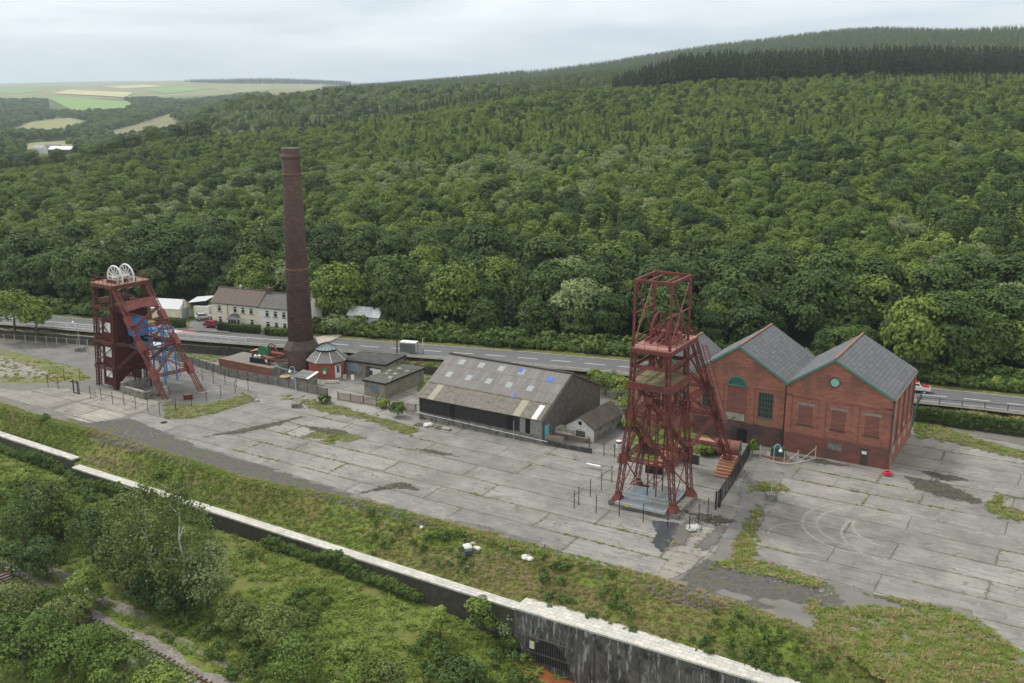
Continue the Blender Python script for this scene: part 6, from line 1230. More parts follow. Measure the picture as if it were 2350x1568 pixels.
o = empty('fence_gate', tuple(G(1642, 1170)), R(40), 'narrow black mesh gate at the near end of the security fence', 'gate'); m = MB(); m.beam((0, 0, 0), (0, 0, 2.6), .14); m.beam((1.0, .1, 0), (1.0, .1, 2.6), .14); m.build('post', BLK, o); m = MB(); 
for k in range(8): m.beam((.12 * k + .05, 0, .1), (.12 * k + .05, 0, 2.4), .02)
m.beam((0, 0, 2.4), (1, .1, 2.4), .06); m.build('wire_mesh', BLK, o)
fence('white_railing', 'white metal railing along the road left of the rusty winding tower', 'railing', [(60, 748), (90, 751), (213, 762)], 1.1, 2.2, RAIL_W, 2.3, 'rail', pw=.1, rails=(.95, .5))
fence('white_railing', 'white metal railing along the road below the cream houses', 'railing', [(392, 776), (415, 778), (500, 784), (565, 791)], 1.1, 1.9, RAIL_W, 2.2, 'rail', pw=.1, rails=(.95, .08))
fence('roadside_wire_fence', 'thin wire fence with small posts along the road from the railing to the long shed', 'fence', [(570, 793), (660, 800), (780, 812), (900, 822), (1040, 830)], 1.0, 3.2, plain('pale_post', (.35, .34, .30)), 2.2, 'rail', pw=.07, rails=(.95,))
fence('roadside_wire_fence', 'thin wire fence with small posts along the road behind the long shed', 'fence', [(1040, 830), (1200, 842), (1450, 865)], 1.0, 3.2, plain('pale_post', (.35, .34, .30)), 2.2, 'rail', pw=.07, rails=(.95,))
fence('roadside_rail_fence', 'dark rail fence beside the road right of the brick engine houses', 'railing', [(2105, 925), (2200, 934), (2420, 955)], 1.1, 3.2, plain('dark_rail', (.07, .065, .06)), 2.4, 'rail', pw=.12, rails=(.95,))
fence('palisade_fence', 'tall blue-grey palisade fence running back from the right-hand engine house', 'fence', [(2091, 985), (2101, 958), (2112, 935)], 2.6, 1.6, plain('blue_grey_steel', (.07, .12, .13), .2), .6, 'slats', rails=(.2, .8), pw=.12)
# ---- lamps and poles
def lamp(px, py, h, label, block, bh_=.9, armdir=0):
    b = G(px, py); o = empty('street_lamp', tuple(b), armdir, label, 'street lamp', 'swan-neck lamps in the yard'); m = MB(); m.cyl((0, 0, bh_), (0, 0, h * .9), .07, .05, 8); 
    for k in range(9):
        a0_, a1_ = math.pi * k / 9, math.pi * (k + 1) / 9; m.beam((.42 - .42 * math.cos(a0_), 0, h * .9 + .55 * math.sin(a0_)), (.42 - .42 * math.cos(a1_), 0, h * .9 + .55 * math.sin(a1_)), .09)
    m.build('pole', plain('pale_blue_post', (.30, .42, .52), .1, 2, .5), o); m = MB(); m.lathe([(.08, h * .9 - .05), (.26, h * .9 - .35), (.22, h * .9 - .5)], (.84, 0, 0), 12); m.build('lamp_head', WHT, o)
    m = MB(); 
    for d in block: m.box((d[0], d[1], d[3] / 2), (d[2], d[2], d[3]))
    m.build('concrete_base', CONW, o)
lamp(184, 806, 7.2, 'blue-grey swan-neck lamp on rubble blocks, leftmost, beside the rusty winding tower', [(-.4, 0, 1.1, .9), (.6, -.1, .8, .7)], .8, R(180))
lamp(681, 934, 7.4, 'blue-grey swan-neck lamp on a concrete block in front of the kiosk and chimney', [(0, 0, 1.5, .8)], .8, R(180))
lamp(1769, 1147, 8.1, 'blue-grey swan-neck lamp on a concrete block in front of the brick engine houses', [(0, 0, 1.25, .9)], .9, R(0))
def utility(px, py, z, h, label, name='telegraph_pole', arm=True, r=.14, mat=None):
    b = G(px, py, z); o = empty(name, tuple(b), 0, label, 'pole'); m = MB(); m.cyl((0, 0, 0), (0, 0, h), r, r * .7, 8); m.build('pole', mat or plain('creosote', (.055, .042, .032), .2), o)
    if arm: m = MB(); m.beam((-.5, 0, h - .5), (.5, 0, h - .5), .1); m.build('crossarm', BLK, o)
utility(912, 824, 1.8, 8.4, 'dark wooden telegraph pole beside the bus shelter'); utility(425, 748, 2.8, 6.2, 'thin wooden pole at the mouth of the drive by the pale garage', arm=False, r=.12, mat=TIMB)
utility(1179, 1008, 0, 3.0, 'short pale upright pipe in front of the long shed', 'upright_pipe', False, .06, GALV)
o = empty('leaning_pole', tuple(G(868, 916)), 0, 'pale pole leaning against the pebbledashed flat-roofed building', 'pole'); m = MB(); m.cyl((0, 0, 0), (2.6, .6, 4.0), .07, n=7); m.build('pole', GALV, o)
bs = empty('bus_shelter', tuple(G(919, 812, 2.4)), R(-17), 'small glazed bus shelter with white roof beside the road', 'bus shelter'); m = MB(); m.bx(-.1, 3.2, -.1, 1.6, 2.3, 2.42); m.build('roof', WHT, bs)
for x in (0, 1.05, 2.1, 3.1):
    for y in (0, 1.45): m = MB(); m.beam((x, y, 0), (x, y, 2.3), .08); m.build('post', plain('bronze_post', (.10, .08, .05)), bs)
m = MB(); m.bx(0, 3.1, -.02, .02, .4, 2.1); m.build('glass', plain('shelter_glass', (.13, .16, .15), .1, 1, .2), bs)
o = empty('bus_stop_pole', tuple(G(971, 813, 2.5)), 0, 'pole painted turquoise at the bottom and white above, by the bus shelter', 'bus stop'); m = MB(); m.cyl((0, 0, 0), (0, 0, 1.2), .1, n=8); m.build('lower_pole', TEAL, o); m = MB(); m.cyl((0, 0, 1.2), (0, 0, 3.2), .06, n=8); m.build('upper_pole', WHT, o)
# ---- engine relics by the chimney
RED_L = plain('old_red_paint', (.30, .085, .07), .2, 1.5, .8, 0, (.15, .06, .05), .4, 3); GRN = plain('engine_green', (.03, .17, .07), .2, 2, .5); BROWNP = plain('brown_pipe', (.14, .075, .05), .3, 2, .9)
bt = empty('brick_terrace', tuple(G(520, 847)), R(-31), 'low red brick terrace wall carrying the old winding engine', 'terrace')
m = MB(); m.bx(-2.0, 11.6, 0, .4, 0, 1.8); m.build('wall', brick_mat('terrace_brick', (.30, .12, .09), (.24, .10, .08), (.25, .18, .14), amt=.4), bt); m = MB(); m.bx(-2.0, 11.6, .4, 6.5, 0, 1.7); m.build('paving', plain('terrace_paving', (.19, .185, .17), .2, 1, .9, 0, (.10, .10, .07), .5, 1), bt); m = MB(); m.bx(-2.05, 11.7, -.06, .46, 1.8, 1.87); m.build('coping', RIDG, bt)
we = empty('winding_engine', tuple(G(612, 832, 1.7)), R(-25), 'derelict green and red winding engine parts standing by the chimney', 'engine')
m = MB(); m.cyl((-1.6, 1.0, 1.5), (-1.6, 1.5, 1.5), 1.35, n=26); m.build('green_wheel', GRN, we); m = MB(); m.bx(-3.0, 1.6, -1.3, -.9, 0, 1.0); m.build('bed', BLK, we)
for x, y, r in ((-.2, 2.2, 1.7), (.9, 1.4, 1.3)): sheave(we, (x, y, 1.5), (.35, .94, 0), r, BROWNP, 10, .4, .13)
m = MB(); m.cyl((-.2, -.6, 1.4), (1.6, -.9, 1.2), .28, n=10); m.cyl((.9, .4, 2.0), (3.4, 1.2, 1.7), .24, n=10); m.cyl((1.0, -.9, 1.2), (2.6, -.7, 1.2), .36, n=10); m.build('cylinder', RED_L, we); m = MB(); m.lathe([(.2, 0), (.35, 1.1), (.05, 1.3)], (-2.6, .0, 0), 8); m.lathe([(.2, 0), (.35, 1.1), (.05, 1.3)], (-1.9, .3, 0), 8); m.build('valve', WHT, we)
m = MB(); m.box((1.0, -1.35, .75), (.5, .05, .5)); m.build('notice', WHT, we)
pp = empty('pipe_stack', tuple(G(638, 834, 1.7)), R(-10), 'heap of rusty brown pipes and rods left of the chimney base', 'pipes'); rdm = random.Random(4)
for k in range(11): m = MB(); x, y, z = rdm.uniform(-.8, 1.2), rdm.uniform(-1.2, 2.2), rdm.uniform(.1, 1.6); a = rdm.uniform(-.5, .9); m.cyl((x - 1.4 * math.cos(a), y - 1.4 * math.sin(a), z), (x + 1.4 * math.cos(a), y + 1.4 * math.sin(a), z + rdm.uniform(-.2, .3)), rdm.uniform(.06, .15), n=8); m.build('pipe', BROWNP, pp)
ht = empty('timber_hut', tuple(G(588, 824, 1.7)), R(-20), 'small open timber hut with a pale sloping roof beside the green wheel', 'hut'); m = MB(); m.bx(-1, .8, 0, 1.6, 0, 1.3); m.build('wall', BROWNP, ht); m = MB(); v = [(-1.2, -.2, 1.4), (1.6, -.2, 2.1), (1.6, 1.8, 2.1), (-1.2, 1.8, 1.4)]; m.add(v + [(a, b, c_ + .1) for a, b, c_ in v], [(0, 3, 2, 1), (4, 5, 6, 7), (0, 1, 5, 4), (1, 2, 6, 5), (2, 3, 7, 6), (3, 0, 4, 7)]); m.build('roof', plain('tan_boards', (.36, .22, .14), .15, 3), ht)
sk = empty('metal_basin', tuple(G(655, 873)), 0, 'large rusty shallow basin with a tan inside next to the terrace wall', 'basin'); m = MB(); m.lathe([(.7, 0), (1.15, .8)], n=16); m.build('bowl', RUST, sk); m = MB(); m.lathe([(1.0, .78), (1.05, .82)], n=16); m.build('fill', plain('tan_fill', (.34, .27, .16), .2), sk)
fence('pipe_guard_fence', 'pale blue pipe and wire guard fence round the chimney foot', 'railing', [(633, 862), (640, 868), (700, 884), (712, 880)], 2.2, 2.2, plain('pale_blue_pipe', (.30, .40, .44), .1), 0, 'rail', pw=.07, rails=(.97,))
# ---- boiler drum, green tank pen, coil
bd = empty('boiler_drum', tuple(G(1672, 1046)), R(-22), 'large rusty riveted drum with a green spoked end against the brick engine house', 'drum'); RD = plain('drum_rust', (.20, .085, .06), .25, 1.2, .8, 0, (.08, .05, .04), .5, 2)
m = MB(); m.cyl((-1.4, 0, 1.25), (1.6, 0, 1.25), 1.2, n=26); m.build('shell', RD, bd); m = MB(); m.cyl((-4.6, .3, 1.2), (-1.4, 0, 1.25), 1.0, n=24); m.build('shell', plain('pink_drum', (.34, .16, .13), .2, 1), bd); m = MB()
for x in (-1.4, .1, 1.62): m.torus((x, 0, 1.25), (1, 0, 0), 1.24, .1, 28, 5)
m.build('hoop', RD, bd); m = MB()
for k in range(7): a = math.pi * k / 7; m.beam((1.7, -1.1 * math.cos(a), 1.25 - 1.1 * math.sin(a)), (1.7, 1.1 * math.cos(a), 1.25 + 1.1 * math.sin(a)), .1)
m.build('spoked_end', plain('pale_green_paint', (.16, .30, .24), .2), bd)
pn = empty('green_tank', tuple(G(1785, 1054)), R(-20), 'dark green oil tank on a red brick cradle in front of the engine houses', 'tank'); m = MB(); m.box((0, 0, 1.15), (2.1, 1.2, 1.2)); m.box((0, 0, 1.8), (1.8, .9, .14)); m.build('tank', plain('tank_green', (.03, .07, .055), .2), pn); m = MB(); m.box((0, 0, .3), (3.0, 1.6, .6)); m.build('cradle', BRK, pn); m = MB(); m.box((-1.3, -.85, 1.0), (.5, .05, .25)); m.build('notice', plain('pale_green_notice', (.45, .6, .42)), pn)
pe = empty('pole_pen', tuple(G(1744, 1052)), R(-30), 'pen of pale scaffold poles round the dark green tank', 'railing'); P_ = [(0, 0), (3.8, -.9), (5.4, .5), (7.2, 3.6)]; m = MB()
for i, (x, y) in enumerate(P_): m.cyl((x, y, 0), (x, y, 2.1), .06, n=6)
m.build('post', plain('pale_pole', (.45, .42, .38), .1), pe); m = MB()
for a, b in zip(P_, P_[1:]): m.beam((a[0], a[1], .15), (b[0], b[1], .15), .1); m.beam((a[0], a[1], .1), (b[0], b[1], 1.8) if a[0] > 3 else (b[0] * .3, b[1] * .3, 1.6), .05)
m.build('rail', plain('pale_pole', (.45, .42, .38)), pe)
ck = MB()
for k in range(5): ck.torus((random.Random(k).uniform(-.1, .1), random.Random(k + 9).uniform(-.1, .1), .12 + .1 * k), (random.Random(k + 3).uniform(-.15, .15), .05, 1), .48 + .04 * (k % 2), .1, 22, 6)
o = ck.build('hose_coil', plain('pink_hose', (.55, .035, .08), .1, 2, .5), None, True); o.location = G(2037, 1091); tag(o, 'coil of bright pink hose lying by the engine house corner', 'hose')
# ---- loose things in front of the shed and on the bank
def onup(px, py):
    z = -1.0
    for _ in range(8): p = G(px, py, z); s, t = ST(p); z = float(zup(np.array([s]), np.array([t]))[0])
    return z + .12
def chunk(name, label, cat, px, py, z, size, mat, seed, n=5, group=None, flat_=1.0):
    rd = random.Random(seed); m = MB()
    for k in range(n):
        bm = bmesh.new(); bmesh.ops.create_icosphere(bm, subdivisions=2, radius=size * rd.uniform(.35, .7)); c = Vector((rd.uniform(-.6, .6) * size, rd.uniform(-.5, .5) * size, size * .25 * flat_))
        for v in bm.verts: v.co = Vector((v.co.x * rd.uniform(.85, 1.15), v.co.y * rd.uniform(.85, 1.15), v.co.z * .7 * flat_)) * rd.uniform(.85, 1.15) + c
        m.add([v.co for v in bm.verts], [[v.index for v in f.verts] for f in bm.faces]); bm.free()
    z = onup(px, py) if z < -.5 else z; o = m.build(name, mat); p = G(px, py, z); o.location = p; return tag(o, label, cat, group)
BAG = plain('dirty_plastic', (.60, .60, .57), .15, 3, .6, 0, (.35, .34, .30), .4, 3)
def slab(name, label, cat, px, py, d, mat, rz=A0, z=0):
    z = onup(px, py) if z < -.5 else z; o = MB().box((0, 0, d[2] / 2), d).build(name, mat); o.location = G(px, py, z); o.rotation_euler = (0, 0, rz); m = MB(); return tag(o, label, cat)
def pallet(px, py, label):
    o = empty('pallet', tuple(G(px, py)), A0, label, 'pallet'); m = MB()
    for k in range(6): m.box((0, -.55 + k * .22, .14), (1.2, .16, .03))
    m.build('deck_boards', plain('old_pallet', (.11, .09, .075), .2), o); m = MB()
    for k in (-.5, 0, .5): m.box((k, 0, .06), (.1, 1.2, .1))
    m.build('bearers', plain('old_pallet', (.11, .09, .075)), o)
pallet(961, 976, 'dark broken pallet leftmost in the row before the long shed'); chunk('plastic_bundle', 'white plastic bundle between pallets before the long shed', 'rubbish', 982, 978, .05, .8, BAG, 3)
pallet(1008, 983, 'pallet under boards in the row before the long shed, behind the black stain'); slab('paving_slab', 'thick pale concrete lid rightmost in the row before the long shed', 'slab', 1024, 987, (1.5, .9, .35), CONP)
chunk('rubbish_bag', 'torn white rubbish bag lying alone left of the dump on the bank', 'rubbish', 974, 1212, -1.2, .55, BAG, 11, 3); chunk('rubbish_bag', 'white torn bag at the left of the dumped cluster on the bank', 'rubbish', 1069, 1258, -1.0, .75, BAG, 12, 6); chunk('rubbish_bag', 'small white rag at the top of the dumped cluster', 'rubbish', 1086, 1248, -.9, .5, BAG, 13, 4); chunk('rubbish_bag', 'white torn bag at the right of the dumped cluster', 'rubbish', 1097, 1261, -1.0, .6, BAG, 14, 5); chunk('rubbish_bag', 'white sack lying alone right of the dump on the bank', 'rubbish', 1213, 1284, -1.0, .7, BAG, 15, 4)
slab('dumped_box', 'dark blue-grey box among the dumped white bags', 'box', 1075, 1271, (.9, .6, .45), plain('dark_slate_blue', (.05, .06, .075)), .3, -1.1)
chunk('rubbish_pile', 'crumpled white rubbish pile at the corner of the red headframe ring', 'rubbish', 1590, 1215, 0, .9, plain('grey_rubbish', (.45, .46, .43), .3, 4, .7, 0, (.15, .15, .14), .6, 5), 16, 9)
slab('broken_panel', 'white broken panel lying on the path left of the red headframe', 'rubbish', 1362, 1068, (2.2, .4, .1), WHT, R(-30), .5); slab('stone_post', 'short square concrete block left of the red headframe', 'block', 1424, 1062, (.8, .7, 1.0), CONW)
o = MB().cyl((0, 0, .01), (0, 0, .03), .55, n=20).build('manhole', DARKM); o.location = G(376, 1205 - 235, .03); tag(o, 'round black open manhole in the cinder strip', 'manhole')
chunk('boulder', 'pale boulder at the grassy tip by the concrete slabs', 'rock', 590, 913 + 8, 0, .5, CONP, 31, 3); chunk('boulder', 'pale rock beside the lamp base in front of the kiosk', 'rock', 700, 929, 0, .35, CONP, 32, 2)
slab('spare_timber', 'bent white V-shaped board dropped on the gravel at the lower right', 'board', 1952, 1473, (1.2, .12, .08), WHT, R(40), 0)
wcn = empty('white_bin', tuple(G(1431, 1052, 0)), 0, 'white cylinder with a black band in weeds behind the left headframe leg', 'bin')
wcn.location = G(1434, 1060, 0) + Vector((-.3, 6.0, 0)); m = MB(); m.lathe([(.42, 0), (.42, 1.1)], n=14); m.build('body', WHT, wcn); m = MB(); m.lathe([(.46, .75), (.46, .95)], n=14); m.build('band', BLK, wcn)
sc = empty('storage_crate', tuple(G(1520, 1080)), R(-20), 'black metal crate with an orange lid behind the red headframe', 'crate'); m = MB(); sc.location = HC + Vector((1.5, 10.5, 0)); m.box((0, 0, .6), (2.4, 1.4, 1.2)); m.build('body', BLK, sc); m = MB(); m.box((0, 0, 1.25), (2.5, 1.5, .12)); m.build('lid', plain('orange_lid', (.42, .12, .07), .1), sc)
# ---- houses across the road
HO = G(488, 741, 3.0); HO.z = 2.7; HR = R(-21); CRM = plain('cream_render', (.70, .66, .54), .07, .6, .85, 0, (.42, .38, .30), .25, 1.0); CRM2 = plain('white_render', (.74, .73, .68), .05, .6, .85, 0, (.5, .48, .42), .2, 1.0)
def house(name, label, x0, x1, wallm, roofm, eh=4.9, D=6.8, rh=2.6):
    p = HO + Vector((x0 * math.cos(HR), x0 * math.sin(HR), 0)); o = empty(name, tuple(p), HR, label, 'house'); Wh = x1 - x0; m = MB(); O_ = [(0, -.2), (D, -.2), (D, eh), (D / 2, eh + rh), (0, eh)]
    m.add([(0, y, z) for y, z in O_] + [(Wh, y, z) for y, z in O_], [(0, 4, 3, 2, 1), (5, 6, 7, 8, 9), (0, 1, 6, 5), (1, 2, 7, 6), (2, 3, 8, 7), (3, 4, 9, 8), (4, 0, 5, 9)]); m.build('wall', wallm, o); m = MB()
    for ya, za, yb, zb in ((-.3, eh - .1, D / 2, eh + rh + .1), (D + .3, eh - .1, D / 2, eh + rh + .1)): v = [(-.15, ya, za), (Wh + .15, ya, za), (Wh + .15, yb, zb), (-.15, yb, zb)]; v += [(a, b, c_ + .12) for a, b, c_ in v]; m.add(v, [(3, 2, 1, 0), (4, 5, 6, 7), (0, 1, 5, 4), (1, 2, 6, 5), (2, 3, 7, 6), (3, 0, 4, 7)])
    r = m.build('roof', roofm, o); m = MB(); m.beam((0, D / 2, eh + rh + .26), (Wh, D / 2, eh + rh + .26), .3, .14); m.build('ridge', roofm, r); m = MB(); m.beam((-.1, -.36, eh - .05), (Wh + .1, -.36, eh - .05), .12); m.build('gutter', BLK, r); return o, r
def hwin(o, x, z, w=.95, h=1.35):
    f = MB(); f.bx(x - w / 2, x + w / 2, -.07, .02, z, z + h); fr = f.build('window', WHT, o); g_ = MB(); g_.bx(x - w / 2 + .1, x + w / 2 - .1, -.09, -.07, z + .1, z + h * .62); g_.bx(x - w / 2 + .1, x + w / 2 - .1, -.09, -.07, z + h * .7, z + h - .1); g_.build('pane', GLAZ, fr); g_ = MB(); g_.bx(x - w / 2 - .12, x + w / 2 + .12, -.14, .02, z - .14, z); g_.build('sill', plain('grey_sill', (.20, .20, .19)), fr)
h1, r1 = house('house', 'cream rendered house with brown tiled roof and white glazed porch', 0, 12.1, CRM, slate_mat('brown_tiles', (.145, .108, .09), (.11, .085, .072), 'roofx', (.11, .10, .07), .3, .35, .3), 4.9); h2, r2 = house('house', 'white rendered house with grey slate roof partly hidden behind the chimney', 12.12, 23.6, CRM2, slate_mat('house_slates', (.13, .125, .12), (.09, .09, .088), 'roofx', (.14, .13, .10), .3, .4, .35), 4.8, rh=2.4)
for x in (2.1, 6.2, 8.2, 10.3): hwin(h1, x, 3.1)
for x in (2.2, 10.4): hwin(h1, x, .4, .9, 1.6)
for x in (2.2, 4.3, 6.4, 9.0, 11.3): hwin(h2, x, 2.9)
for x in (2.3, 4.4, 6.5, 9.2, 11.4): hwin(h2, x, .5)
m = MB(); m.bx(4.2, 4.3, -.1, 0, 0, 4.8); m.build('downpipe', plain('brown_pipe_paint', (.12, .09, .07)), h1)
m = MB(); m.bx(5.0, 7.3, -1.3, 0, 0, 1.9); pc = m.build('porch', WHT, h1); m = MB()
for k in range(3): m.bx(5.15 + k * .72, 5.75 + k * .72, -1.34, -1.3, .55, 1.7)
m.bx(7.3, 7.33, -1.1, -.3, .55, 1.7); m.build('pane', GLAZ, pc); m = MB(); v = [(4.8, -1.5, 1.9), (7.5, -1.5, 1.9), (7.1, 0, 2.8), (5.2, 0, 2.8)]; m.add(v + [(a, b, c_ - .1) for a, b, c_ in v], [(0, 1, 2, 3), (7, 6, 5, 4), (0, 4, 5, 1), (1, 5, 6, 2), (2, 6, 7, 3), (3, 7, 4, 0)]); m.build('porch_roof', plain('porch_slates', (.09, .09, .095), .2), pc)
for xx, oo, rr in ((.1, h2, r2),): m = MB(); m.bx(xx, xx + .9, 3.0, 3.9, 6.6, 8.4); k_ = m.build('chimney', BRKD, rr); m = MB(); m.cyl((xx + .45, 3.4, 8.4), (xx + .45, 3.4, 8.8), .15, n=8); m.build('chimney_pot', RIDG, k_)
m = MB(); m.bx(5.2, 5.7, 3.2, 3.7, 7.3, 8.1); k_ = m.build('chimney', CONP, r1); m = MB(); m.cyl((5.45, 3.45, 8.1), (5.45, 3.45, 8.5), .16, n=8); m.build('chimney_pot', WHT, k_)
ga = empty('garage', tuple(G(349, 730, 2.8)), R(-14), 'pale cream garage with a light grey sheet roof and blue door', 'garage'); m = MB(); Wg, Dg = 7.0, 4.6; O_ = [(0, -.2), (Dg, -.2), (Dg, 2.4), (Dg / 2, 4.0), (0, 2.4)]; m.add([(0, y, z) for y, z in O_] + [(Wg, y, z) for y, z in O_], [(0, 4, 3, 2, 1), (5, 6, 7, 8, 9), (0, 1, 6, 5), (1, 2, 7, 6), (2, 3, 8, 7), (3, 4, 9, 8), (4, 0, 5, 9)]); m.build('wall', CRM, ga); m = MB()
for ya, za, yb, zb in ((-.2, 2.3, Dg / 2, 4.06), (Dg + .2, 2.3, Dg / 2, 4.06)): v = [(-.15, ya, za), (Wg + .15, ya, za), (Wg + .15, yb, zb), (-.15, yb, zb)]; v += [(a, b, c_ + .08) for a, b, c_ in v]; m.add(v, [(3, 2, 1, 0), (4, 5, 6, 7), (0, 1, 5, 4), (1, 2, 6, 5), (2, 3, 7, 6), (3, 0, 4, 7)])
m.build('roof', plain('pale_sheet_roof', (.50, .52, .54), .08, 1, .6, 0, (.36, .37, .38), .3, 2), ga); m = MB(); m.bx(Wg, Wg + .06, 1.0, 3.8, 0, 2.2); m.build('door', plain('grey_blue_door', (.22, .29, .36), .1), ga)
g2 = empty('outbuilding', tuple(G(446, 726, 3)), R(-10), 'low white outbuilding with a raised pale roof between the garage and the house', 'outbuilding'); m = MB(); m.bx(0, 3.6, 0, 4, 0, 2.3); m.build('wall', CRM2, g2); m = MB(); v = [(-1.6, .5, 3.0), (2.8, .5, 3.6), (3.0, 5, 3.9), (-1.6, 5, 3.4)]; m.add(v + [(a, b, c_ - .1) for a, b, c_ in v], [(0, 1, 2, 3), (7, 6, 5, 4), (0, 4, 5, 1), (1, 5, 6, 2), (2, 6, 7, 3), (3, 7, 4, 0)]); m.build('roof', plain('pale_sheet_roof', (.50, .52, .54)), g2); m = MB(); m.bx(-1.0, 2.6, 1.0, 4.4, 2.3, 3.0); m.build('loft', BLK, g2)
bw = empty('bungalow', tuple(G(800, 745, 3.5)), R(-20), 'white-roofed cabin half hidden in trees right of the chimney', 'cabin'); m = MB(); O_ = [(0, 0), (4, 0), (4, 2.2), (2, 3.6), (0, 2.2)]; m.add([(0, y, z) for y, z in O_] + [(7.2, y, z) for y, z in O_], [(0, 4, 3, 2, 1), (5, 6, 7, 8, 9), (0, 1, 6, 5), (1, 2, 7, 6), (2, 3, 8, 7), (3, 4, 9, 8), (4, 0, 5, 9)]); m.build('wall', CRM2, bw); m = MB(); v = [(-.3, -.4, 2.1), (7.5, -.4, 2.1), (7.5, 2, 3.75), (-.3, 2, 3.75), (-.3, 4.4, 2.1), (7.5, 4.4, 2.1)]; m.add(v, [(0, 1, 2, 3), (3, 2, 5, 4)]); m.build('roof', plain('white_roof', (.55, .58, .60)), bw)
# ---- cars
def car(px, py, z, rz, label, paint, L_=4.1, Wc=1.75, H_=1.48, pick=False, low=None):
    o = empty('car' if not pick else 'pickup_truck', tuple(G(px, py, z)), rz, label, 'car' if not pick else 'pickup truck')
    pr = [(-.5, .30), (-.5, .62), (-.485, .80), (-.40, .86), (-.33, 1.0), (-.22, 1.0), (.08, .97), (.24, .66), (.44, .58), (.5, .46), (.5, .28)] if not pick else [(-.5, .35), (-.5, .62), (-.1, .62), (-.09, 1.0), (.12, 1.0), (.24, .66), (.47, .60), (.5, .46), (.5, .3)]
    secs = [(-.5, .86), (-.44, 1.0), (.44, 1.0), (.5, .86)]; m = MB(); n = len(pr); V = []
    for yy, k in secs: V += [(x * L_ * (.99 if abs(yy) > .45 else 1), yy * Wc * (1 - .22 * max(0, z_ - .62) / .38 * 1.0), z_ * H_ * (1 if z_ < .7 else (.7 + (z_ - .7) * (1 if k == 1 else .96)))) for x, z_ in pr]
    F = [(a * n + i, a * n + (i + 1) % n, (a + 1) * n + (i + 1) % n, (a + 1) * n + i) for a in range(3) for i in range(n)] + [tuple(range(n - 1, -1, -1)), tuple(range(3 * n, 4 * n))]
    m.add(V, F); b_ = m.build('body', paint, o); m = MB()
    if not pick:
        for s_ in (-1, 1): m.add([(x * L_, s_ * Wc * .445, z_ * H_) for x, z_ in ((-.38, .68), (-.31, .93), (.05, .90), (.18, .68))], [(0, 1, 2, 3) if s_ > 0 else (3, 2, 1, 0)])
        m.add([(.095 * L_, -.36 * Wc, .95 * H_), (.095 * L_, .36 * Wc, .95 * H_), (.235 * L_, .41 * Wc, .70 * H_), (.235 * L_, -.41 * Wc, .70 * H_)], [(3, 2, 1, 0)]); m.add([(-.345 * L_, -.36 * Wc, .98 * H_), (-.345 * L_, .36 * Wc, .98 * H_), (-.41 * L_, .4 * Wc, .84 * H_), (-.41 * L_, -.4 * Wc, .84 * H_)], [(0, 1, 2, 3)])
    else:
        for s_ in (-1, 1): m.add([(x * L_, s_ * Wc * .445, z_ * H_) for x, z_ in ((-.08, .68), (-.08, .93), (.10, .93), (.19, .68))], [(0, 1, 2, 3) if s_ > 0 else (3, 2, 1, 0)])
        m.add([(.13 * L_, -.36 * Wc, .98 * H_), (.13 * L_, .36 * Wc, .98 * H_), (.235 * L_, .41 * Wc, .70 * H_), (.235 * L_, -.41 * Wc, .70 * H_)], [(3, 2, 1, 0)])
    for i in range(len(m.v)): m.v[i] = (m.v[i][0], m.v[i][1] * 1.02, m.v[i][2] + .02)
    m.build('windows', GLAZ, b_)
    if low: m = MB(); m.box((0, 0, .42), (L_ * 1.0, Wc * 1.01, .3)); m.build('lower_trim', low, o)
    for x in (-.31, .31):
        for s_ in (-1, 1):
            m = MB(); m.cyl((x * L_, s_ * Wc * .42, .31), (x * L_, s_ * Wc * .52, .31), .33, n=16); w = m.build('wheel', BLK, o); m = MB(); m.cyl((x * L_, s_ * Wc * .52, .31), (x * L_, s_ * Wc * .535, .31), .2, n=12); m.build('rim', GALV, w)
    for s_ in (-1, 1): m = MB(); m.box((L_ * .49, s_ * Wc * .36, .52 * H_), (.1, .3, .16)); m.build('headlight', plain('headlight', (.6, .62, .62), 0, 1, .2), o)
    return o
car(490, 751, 2.7, R(-15), 'dark red hatchback parked on the drive in front of the cream house', plain('dark_red_car', (.22, .008, .025), .05, 1, .3)); car(468, 733, 2.8, R(25), 'pale silver car parked beside the end wall of the cream house', plain('silver_car', (.42, .40, .42), .05, 1, .3), 3.7)
car(2099, 899, 2.5, R(-20), 'white pickup with a red bonnet on the road emerging behind the engine house', plain('white_car', (.66, .66, .66), .05, 1, .35), 4.9, 1.85, 1.75, True)
o = bpy.data.objects['pickup_truck']; m = MB(); m.add([(.24 * 4.9, -.8, 1.18), (.24 * 4.9, .8, 1.18), (.46 * 4.9, .78, 1.08), (.46 * 4.9, -.78, 1.08)], [(3, 2, 1, 0)]); m.box((0, 0, 1.76), (1.1, 1.2, .06)); m.build('bonnet', plain('red_bonnet', (.40, .02, .03), .05, 1, .3), o)
